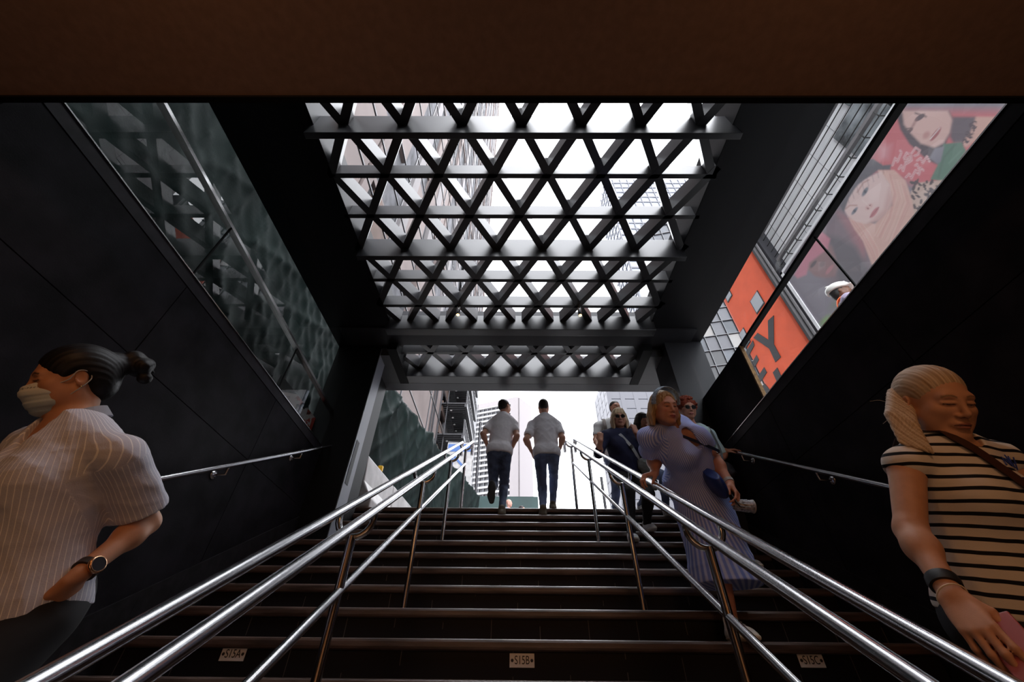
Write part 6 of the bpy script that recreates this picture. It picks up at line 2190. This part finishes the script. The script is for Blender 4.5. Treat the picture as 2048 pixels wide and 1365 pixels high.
    for q in np.linspace(-0.30, 0.30, 8):
        p = J['P'] + u * q + R[:, 1] * 0.05
        for dd in np.linspace(0.35, 0.05, 61):
            pt = J['P'] + u * q + R[:, 1] * dd - R[:, 0] * 0.012
            if min(float(prim_dist(pr, pt[None, :])[0]) for pr in sh if pr['op'] == 'add') < 0.002: break
        bt.lathe(pt + R[:, 1] * 0.002, [(0.006, 0), (0.006, 0.002), (0.003, 0.003)], R[:, 1], 10)
    bt.build('buttons', M['white'], dr)
    shoes(root, J, [(0.20, -1, 0), (-0.05, -1, 0)], mat('white_canvas', (0.72, 0.69, 0.64), rough=0.7), mat('gum_sole', (0.62, 0.50, 0.36), rough=0.6), 0.005, 1.0, None, M['white'])
    wb = J['WL'] - unit(J['WL'] - J['EL']) * 0.02; t = unit(J['WL'] - J['EL'])
    MB().tube([wb - t * 0.012, wb + t * 0.012], 0.034, 18).build('wrist_cuff', M['white'], root)
    MB().tube(arc(J['WR'] + dirR * 0.10 + np.array((0.0, 0.0, 0.002)), (0, 1, 0), (0, 0, 1), 0.0105, 0, 2 * PI, 12)[:-1], 0.0022, 6, closed=True).build('ring', M['chrome'], root)
    # handbag on a chain strap across the body
    hb_ = atY(1430, 966, 2.60)
    bag = empty('handbag', tuple(hb_), 'royal blue handbag on a chain strap worn over the blue pinstriped dress', 'bag')
    BR = frame_uf(u, -R[:, 0] * 0.9 + R[:, 1] * 0.45)
    q = [ell(hb_ + BR @ np.array((0.0, 0, -0.01)), (0.115, 0.042, 0.095), BR, 0.02), ell(hb_ + BR @ np.array((0.0, 0, 0.03)), (0.095, 0.036, 0.075), BR, 0.02)]
    sculpt('pouch', q, 0.005, mat('royal_blue_leather', (0.012, 0.035, 0.20), rough=0.42, spec=0.5), bag, cuts=[halfspace(hb_ + BR @ np.array((0, 0, 0.075)), BR[:, 2])])
    def surf(x, z):
        o_ = J['N'] + R[:, 0] * x + u * z
        for dd in np.linspace(0.36, -0.15, 70):
            p = o_ + R[:, 1] * dd
            if min(float(prim_dist(pr, p[None, :])[0]) for pr in sh if pr['op'] == 'add') < -0.003: return p
        return o_ + R[:, 1] * 0.05
    k_ = np.array([surf(0.085 - 0.30 * q, 0.03 - 0.42 * q) + R[:, 1] * 0.016 for q in np.linspace(0, 1, 24)])
    k_ = k_ + R[:, 1] * 0.010
    for _ in range(3): k_[1:-1] = (k_[:-2] + 2 * k_[1:-1] + k_[2:]) / 4
    nb = len(k_)
    MB().strip(list(k_[:16]), R[:, 1], 0.020, 0.003).build('strap', mat('navy_leather', (0.012, 0.02, 0.07), rough=0.5), bag)
    ch = MB()
    pc = smooth_path(list(k_[15:]) + [hb_ + BR @ np.array((0.03, 0.0, 0.085))], 3)
    for i in range(len(pc) - 1):
        t = unit(pc[i + 1] - pc[i]); a1 = unit(np.cross(t, R[:, 1])) if i % 2 else R[:, 1]
        ch.tube(arc((pc[i] + pc[i + 1]) / 2, t * 1.5, a1, 0.0062, 0, 2 * PI, 12)[:-1], 0.0022, 5, closed=True)
    ch.build('chain', M['steelpost'], bag)
    # phone held in the left hand, clear cup hanging below it
    x, y, z = frL
    pc = J['WL'] + y * 0.095 - z * 0.030
    ph = MB(); PR = np.stack([x, y, z], 1)
    ph.hexa([pc + PR @ np.array((a * 0.036, b * 0.072, e * 0.0045)) for e in (-1, 1) for a, b in ((-1, -1), (1, -1), (1, 1), (-1, 1))])
    p_ = ph.build('phone', mat('dark_phone', (0.012, 0.012, 0.02), rough=0.3), loc=tuple(pc), bevel=0.003)
    tag(p_, 'dark phone held low by the woman in the blue dress', 'phone')
    cc = atY(1486, 1012, float(J['WL'][1]) - 0.02)
    ax = unit(np.array((1.0, -0.1, -0.12)))
    cup = MB().lathe(cc - ax * 0.055, [(0.028, 0), (0.031, 0.004), (0.038, 0.10), (0.039, 0.104), (0.039, 0.112)], ax, 24).build('plastic_cup', mat('ribbed_clear_plastic', (0.30, 0.30, 0.33), rough=0.25, spec=0.6, var=0.7, vscale=60), loc=tuple(cc))
    tag(cup, 'small ribbed clear plastic cup held sideways below the blue dress woman\'s hand', 'cup')
    MB().lathe(cc + ax * 0.055, [(0.041, 0), (0.041, 0.006), (0.036, 0.010)], ax, 24).build('rim', M['white'], cup)
    rb = MB()
    for i in range(14):
        a = 2 * PI * i / 14
        a1 = unit(np.cross(ax, (0, 0, 1))); b1 = np.cross(ax, a1)
        d = a1 * math.cos(a) + b1 * math.sin(a)
        rb.tube([cc - ax * 0.048 + d * 0.032, cc + ax * 0.030 + d * 0.0375], 0.0018, 5)
    rb.build('ribs', M['chrome'], cup)

def redhead():
    J = setup(atY(1392, 935, 3.90), atY(1385, 858, 3.74), (-0.05, -1, 0)); R = J['R']
    J['SR'] = J['N'] + R[:, 0] * 0.175 - R[:, 2] * 0.03; J['SL'] = atY(1416, 871, 3.76)
    pc_ = atX(1474, 906, 2.23)
    J['WL'] = pc_ + np.array((-0.085, 0.05, 0.045))
    J['EL'] = (J['SL'] + J['WL']) / 2 + np.array((0.02, 0.02, -0.13))
    J['ER'] = J['SR'] + np.array((-0.05, 0.0, -0.26)); J['WR'] = J['ER'] + np.array((0.0, -0.12, -0.20))
    J['H'] = atY(1374, 818, 3.66); J['hu'] = unit((0, -0.22, 0.97)); J['hf'] = unit((0.0, -0.93, -0.36))
    hips(J)
    solve_legs(J, ((J['P'][0] + 0.10, 3.70, step_yz(4)[1] + 0.082), (J['P'][0] - 0.1, 3.98, step_yz(5)[1] + 0.082)), (0, -1, 0), 0.42, 0.41)
    root, R, HR, tp, o = figure('red-haired woman in glasses and a pale aqua blouse, hand on the right handrail', J, dict(w=1.05, wd=1.05, bust=1.1, arm=1.05), (0.52, 0.26, 0.18),
                      mat('pale_aqua_blouse', (0.42, 0.55, 0.60), rough=0.8), mat('dark_trousers', (0.02, 0.02, 0.03), rough=0.8), 0.0065,
                      hair_curly((0.10, 0.014, 0.006), (0.36, 0.07, 0.03)), sleeve=0.95, hands={'L': ((0.85, -0.5, -0.15), (-0.1, -0.2, 1), ((20, 25, 15),) * 4), 'R': ((0, -0.3, -1), (-1, 0, 0), REL)}, seed=51, lips=(0.42, 0.12, 0.12), neck_drop=0.02, hem=-0.08)
    glasses(root, J['H'], HR, 0.97, name='glasses')
    t = unit(J['WL'] - J['EL']); wb = J['WL'] - t * 0.015
    MB().tube([wb - t * 0.008, wb + t * 0.008], 0.031, 16).build('watch_strap', mat('black_strap', (0.01, 0.01, 0.01), rough=0.5), root)
    nc = J['N'] + R[:, 2] * 0.014
    cb = MB()
    for s_ in (-1, 1):
        pts = [nc + (R[:, 0] * math.sin(a) * s_ * 0.080 - R[:, 1] * math.cos(a) * 0.078) + R[:, 2] * (0.024 - 0.03 * (a / 2.4) ** 2) for a in np.linspace(0, 2.4, 10)]
        cb.strip(pts, None, 0.034, 0.006, [unit(R[:, 0] * math.sin(a) * s_ - R[:, 1] * math.cos(a) + R[:, 2] * 0.7) for a in np.linspace(0, 2.4, 10)])
    cb.build('collar', mat('teal_collar', (0.10, 0.28, 0.36), rough=0.8), o)
    bc = atY(1446, 938, 3.60)
    bag = empty('shoulder_bag', tuple(bc), 'black quilted shoulder bag hanging between the blue dress and the right handrail', 'bag')
    q = [ell(bc, (0.10, 0.05, 0.075), None, 0.02), ell(bc + np.array((0.05, 0, -0.05)), (0.07, 0.045, 0.05), None, 0.02)]
    sculpt('pouch', q, 0.006, mat('black_quilted', (0.012, 0.012, 0.016), rough=0.4), bag, disp=folds(7, 0.004, 40))
    MB().strip(smooth_path([bc + np.array((0.02, 0, 0.06)), (bc + J['SL']) / 2 + np.array((0.02, -0.06, 0.0)), J['SL'] + R[:, 2] * 0.075 + np.array((0.0, -0.02, 0)), J['SL'] + np.array((0, 0.07, 0.03))], 6), (0, -1, 0.3), 0.02, 0.004).build('strap', mat('black_leather_strap', (0.012, 0.012, 0.014), rough=0.5), bag)

def navy_woman():
    J = setup(atY(1252, 940, 4.48), atY(1240, 863, 4.32), (0.05, -1, 0)); R = J['R']
    J['SR'] = atY(1211, 873, 4.32); J['SL'] = atY(1271, 871, 4.32)
    J['ER'] = atY(1197, 908, 4.30); J['WR'] = atY(1201, 882, 4.14)
    J['EL'] = atY(1288, 896, 4.28); J['WL'] = atY(1272, 866, 4.12)
    J['H'] = atY(1238, 836, 4.24); J['hu'] = unit((0, -0.2, 0.97)); J['hf'] = unit((-0.10, -0.94, -0.33))
    hips(J)
    solve_legs(J, ((atY(1292, 1036, 4.55)[0], 4.58, step_yz(7)[1] + 0.082), (atY(1262, 1066, 4.3)[0], 4.30, step_yz(6)[1] + 0.082)), (0, -1, 0), 0.42, 0.41)
    fist = ((55, 60, 40),) * 4
    root, R, HR, tp, o = figure('blonde woman in sunglasses and a navy top with both hands raised', J, dict(w=1.10, wd=1.12, bust=1.15, belly=0.8, arm=1.05), (0.52, 0.26, 0.18),
                      mat('navy_knit', (0.010, 0.013, 0.050), rough=0.85), mat('black_leggings', (0.008, 0.008, 0.011), rough=0.8), 0.0065,
                      hair_long((0.32, 0.20, 0.10), (0.78, 0.62, 0.42), 0.12, 0.012, True, 0.002, 12), sleeve=1.35, seed=61, hem=-0.10, loose=0.01,
                      hands={'R': ((0.05, -0.1, 1), (-0.3, -0.9, 0.1), fist), 'L': ((-0.15, -0.1, 1), (0.3, -0.9, 0.1), fist)}, neck_drop=0.02,
                      shoe_mat=mat('grey_white_trainer', (0.55, 0.56, 0.58), rough=0.7), shoe_dirs=[(0.15, -1, 0), (-0.05, -1, 0)], laces=SOLED)
    glasses(root, J['H'], HR, 0.97)
    u = R[:, 2]
    hip_ = J['P'] - R[:, 0] * 0.20 + u * 0.02 + R[:, 1] * 0.05
    bag = empty('crossbody_bag', tuple(hip_), 'small bag on a pale grey strap across the navy top', 'bag')
    k_ = [J['N'] + R[:, 0] * 0.10 + u * 0.045 - R[:, 1] * 0.03]
    for q in np.linspace(0.05, 1, 18):
        o_ = J['N'] + R[:, 0] * (0.10 - 0.28 * q) + u * (0.03 - 0.46 * q)
        for dd in np.linspace(0.34, -0.1, 60):
            p = o_ + R[:, 1] * dd
            if min(float(prim_dist(pr, p[None, :])[0]) for pr in inflate(tp, 0.02)) < 0.004: break
        k_.append(p + R[:, 1] * 0.020)
    k_ = np.array(k_)
    for _ in range(2): k_[1:-1] = (k_[:-2] + 2 * k_[1:-1] + k_[2:]) / 4
    MB().strip(list(k_), R[:, 1], 0.034, 0.004).build('strap', mat('pale_grey_webbing', (0.42, 0.43, 0.45), rough=0.8), bag)
    mid = k_[9]
    tq = unit(k_[10] - k_[8])
    MB().bar(mid - tq * 0.02 + R[:, 1] * 0.004, mid + tq * 0.02 + R[:, 1] * 0.004, 0.042, 0.01, up=R[:, 1]).build('buckle', M['steelpost'], bag)
    sculpt('pouch', [ell(hip_, (0.05, 0.09, 0.07), R, 0.02)], 0.007, mat('black_pouch', (0.015, 0.015, 0.018), rough=0.5), bag)
    jk = [ell(hip_ + R[:, 1] * 0.10 + u * 0.03, (0.10, 0.07, 0.07), R, 0.03), cone(hip_ + R[:, 1] * 0.10 + R[:, 0] * 0.03, hip_ + R[:, 1] * 0.12 - u * 0.20 - R[:, 0] * 0.03, 0.075, 0.06, 0.04, flat=(R[:, 1], 0.6))]
    jo = sculpt('jacket', jk, 0.006, mat('grey_green_jacket', (0.22, 0.26, 0.26), rough=0.8, var=0.3, vscale=10), None, tuple(hip_ - u * 0.2), disp=folds(17, 0.016, 26))
    tag(jo, 'grey green jacket draped over the bag of the woman in navy', 'jacket')

def rear_people():
    # man with a backpack strap, half hidden
    J = setup(atY(1232, 915, 5.72), atY(1225, 842, 5.66), (-0.05, -1, 0)); R = J['R']
    J['SR'] = atY(1196, 853, 5.66); J['SL'] = atY(1255, 852, 5.66)
    J['ER'] = atY(1191, 880, 5.62); J['WR'] = atY(1197, 898, 5.46); J['EL'] = atY(1262, 885, 5.62); J['WL'] = atY(1258, 905, 5.5)
    J['H'] = atY(1230, 816, 5.60); J['hu'] = unit((0, -0.1, 1)); J['hf'] = unit((0.25, -0.94, -0.22))
    hips(J)
    solve_legs(J, ((J['P'][0] + 0.1, 5.70, GZ + 0.085), (J['P'][0] - 0.1, 5.92, GZ + 0.085)), (0, -1, 0), 0.43, 0.43)
    root, R, HR, tp, o = figure('dark-haired man in a white tee behind the blonde woman in navy', J, dict(w=1.05, arm=1.0), (0.45, 0.21, 0.13), mat('white_tee', (0.62, 0.62, 0.62), rough=0.9), DENIM2, 0.008,
                      hair_short((0.010, 0.008, 0.007), (0.03, 0.025, 0.02)), female=False, sleeve=0.6, seed=71, hands={'R': ((0.1, -0.5, -0.8), (-1, 0, 0), REL), 'L': ((0, -0.5, -0.8), (1, 0, 0), REL)}, hem=-0.06, jaw=1.05)
    u = R[:, 2]
    bp_ = empty('backpack', tuple(J['P'] + u * 0.3 - R[:, 1] * 0.2), 'brown backpack with a strap on the shoulder of the man in white', 'bag')
    S = J['SR'] * 0.62 + J['N'] * 0.38
    k_ = smooth_path([S - R[:, 1] * 0.13 - u * 0.02, S + u * 0.080, S + R[:, 1] * 0.105 - u * 0.03, S + R[:, 1] * 0.145 - u * 0.14, S + R[:, 1] * 0.12 - u * 0.30 + R[:, 0] * 0.02, S - u * 0.36 - R[:, 1] * 0.05 + R[:, 0] * 0.05], 6)
    MB().strip(k_, R[:, 1], 0.045, 0.008, [unit(p - (S - u * 0.14 - R[:, 1] * 0.02)) for p in k_]).build('strap', mat('brown_strap_webbing', (0.10, 0.075, 0.065), rough=0.8), bp_)
    sculpt('pack', [ell(J['P'] + u * 0.32 - R[:, 1] * 0.21, (0.14, 0.08, 0.2), R, 0.03)], 0.01, mat('brown_pack', (0.08, 0.06, 0.05), rough=0.8), bp_)
    # dark-haired woman between the blonde and the woman in the dress
    J = setup(atY(1291, 935, 5.30), atY(1287, 864, 5.20), (0.0, -1, 0)); R = J['R']
    J['SR'] = J['N'] + R[:, 0] * 0.165 - R[:, 2] * 0.03; J['SL'] = J['N'] - R[:, 0] * 0.165 - R[:, 2] * 0.03
    for s_, d in (('R', -1), ('L', 1)):
        J['E' + s_] = J['S' + s_] + np.array((d * 0.03, 0.02, -0.27)); J['W' + s_] = J['E' + s_] + np.array((0, -0.10, -0.2))
    J['H'] = atY(1284, 842, 5.12); J['hu'] = unit((0.05, -0.35, 0.93)); J['hf'] = unit((0.35, -0.80, -0.45))
    hips(J)
    solve_legs(J, ((J['P'][0] + 0.1, 5.18, step_yz(9)[1] + 0.085), (J['P'][0] - 0.1, 5.55, GZ + 0.085)), (0, -1, 0), 0.42, 0.42)
    root, R, HR, tp, o = figure('woman with long dark hair looking down behind the woman in the dress', J, dict(w=0.95, bust=0.9, arm=0.9), (0.45, 0.22, 0.14), mat('black_top', (0.012, 0.012, 0.015), rough=0.85), DENIM2, 0.008,
                      hair_long((0.008, 0.006, 0.006), (0.04, 0.028, 0.024), 0.16, 0.015, True, 0.002, 22), sleeve=1.7, seed=81, hands={'R': ((0, -0.3, -1), (-1, 0, 0), REL), 'L': ((0, -0.3, -1), (1, 0, 0), REL)})

def street_people():
    # site worker behind the right glass
    c = atX(1683, 586, 3.95)
    J = setup(c + np.array((0.02, 0.03, -0.72)), c + np.array((0.0, 0.02, -0.20)), unit((0.75, -0.62, 0))); R = J['R']
    J['SR'] = J['N'] + R[:, 0] * 0.19 - R[:, 2] * 0.03; J['SL'] = J['N'] - R[:, 0] * 0.19 - R[:, 2] * 0.03
    for s_, d in (('R', 1), ('L', -1)):
        J['E' + s_] = J['S' + s_] + R[:, 0] * d * 0.04 + np.array((0, 0, -0.29)); J['W' + s_] = J['E' + s_] + R[:, 1] * 0.08 + np.array((0, 0, -0.24))
    J['H'] = c; J['hu'] = unit((0, 0, 1)); J['hf'] = unit((0.78, -0.60, -0.05))
    hips(J)
    g0 = GZ + 0.085
    solve_legs(J, ((J['P'][0] - R[0, 0] * 0.1, J['P'][1] - R[1, 0] * 0.1, g0), (J['P'][0] + R[0, 0] * 0.1, J['P'][1] + R[1, 0] * 0.1, g0)), J['tf'], 0.46, 0.46)
    root, R, HR, tp, o = figure('site worker in a white hard hat and orange vest behind the right glass', J, dict(w=1.1, arm=1.1), (0.17, 0.075, 0.045), mat('lilac_shirt', (0.36, 0.30, 0.42), rough=0.85), DENIM, 0.0075,
                      hair_short((0.006, 0.005, 0.005), (0.02, 0.018, 0.016)), female=False, sleeve=1.8, seed=91, hands={'R': ((0, 0, -1), R[:, 0], REL), 'L': ((0, 0, -1), -R[:, 0], REL)}, lips=(0.18, 0.07, 0.06), jaw=1.05, shoe_mat=SOLED, sole=SOLED)
    T = lambda *p: J['H'] + HR @ np.array(p)
    hh = [ell(T(0, -0.012, 0.062), (0.104, 0.128, 0.088), HR, 0.01), cone(T(-0.045, 0.10, 0.045), T(0.045, 0.10, 0.045), 0.036, 0.036, 0.02, flat=(HR[:, 2], 0.35)), cone(T(0, -0.10, 0.15), T(0, 0.08, 0.145), 0.012, 0.012, 0.02)]
    sculpt('hard_hat', hh, 0.006, mat('white_hard_hat', (0.78, 0.75, 0.70), rough=0.35), root, cuts=[halfspace(T(0, 0, 0.030), -HR[:, 2])])
    hv = inflate(tp, 0.030)
    sculpt('safety_vest', hv, 0.008, mat('orange_vest', (0.85, 0.14, 0.03), rough=0.7), root, cuts=[halfspace(J['N'] - R[:, 2] * 0.10 + R[:, 1] * 0.0, unit(R[:, 2] - 0.2 * R[:, 1])), halfspace(J['P'] - R[:, 2] * 0.05, -R[:, 2])])
    vb = MB()
    for d in (-1, 1):
        b0 = J['N'] + R[:, 0] * d * 0.095
        k_ = smooth_path([b0 - R[:, 1] * 0.15 - R[:, 2] * 0.14, b0 - R[:, 1] * 0.09 + R[:, 2] * 0.035, b0 + R[:, 2] * 0.072, b0 + R[:, 1] * 0.10 + R[:, 2] * 0.01, b0 + R[:, 1] * 0.15 - R[:, 2] * 0.14], 5)
        vb.strip(k_, None, 0.07, 0.008, [unit(p - (b0 - R[:, 2] * 0.1)) for p in k_])
    vb.build('vest_straps', mat('orange_band', (0.9, 0.16, 0.04), rough=0.7), root)
    # bald man and a dark-haired passer-by out on the street beyond the top step
    for (px, py, Yq, lab, hf, skin, top) in ((1018, 1007, 12.6, 'bald man out on the street, only his head above the top step', hair_short((0.55, 0.33, 0.27), (0.6, 0.36, 0.3), 0.0), (0.62, 0.34, 0.27), (0.2, 0.2, 0.25)),
                                        (1044, 1020, 12.9, 'passer-by on the street whose dark hair just clears the top step', hair_short((0.012, 0.01, 0.01), (0.04, 0.03, 0.03)), (0.5, 0.26, 0.18), (0.3, 0.1, 0.1))):
        c = atY(px, py, Yq)
        J = setup(c + np.array((0, 0.03, -0.74)), c + np.array((0, 0.02, -0.21)), (1, -0.4, 0)); R = J['R']
        J['SR'] = J['N'] + R[:, 0] * 0.19 - R[:, 2] * 0.03; J['SL'] = J['N'] - R[:, 0] * 0.19 - R[:, 2] * 0.03
        for s_, d in (('R', 1), ('L', -1)):
            J['E' + s_] = J['S' + s_] + R[:, 0] * d * 0.04 + np.array((0, 0, -0.29)); J['W' + s_] = J['E' + s_] + R[:, 1] * 0.08 + np.array((0, 0, -0.24))
        J['H'] = c; J['hu'] = (0, 0, 1); J['hf'] = unit((1, -0.35, 0))
        hips(J)
        g0 = GZ + 0.085
        solve_legs(J, tuple((J['P'][0] + s2 * R[0, 0] * 0.1, J['P'][1] + s2 * R[1, 0] * 0.1, g0) for s2 in (-1, 1)), J['tf'], 0.46, 0.46)
        figure(lab, J, dict(w=1.05), skin, mat('street_shirt', top, rough=0.85), DENIM, 0.012, hf if 'bald' not in lab else None, female=False, seed=95, hands={'R': ((0, 0, -1), R[:, 0], REL), 'L': ((0, 0, -1), -R[:, 0], REL)}, shoe_mat=SOLED, sole=SOLED)

masked_woman()
striped_woman()
two_men()
dress_woman()
redhead()
navy_woman()
rear_people()
street_people()
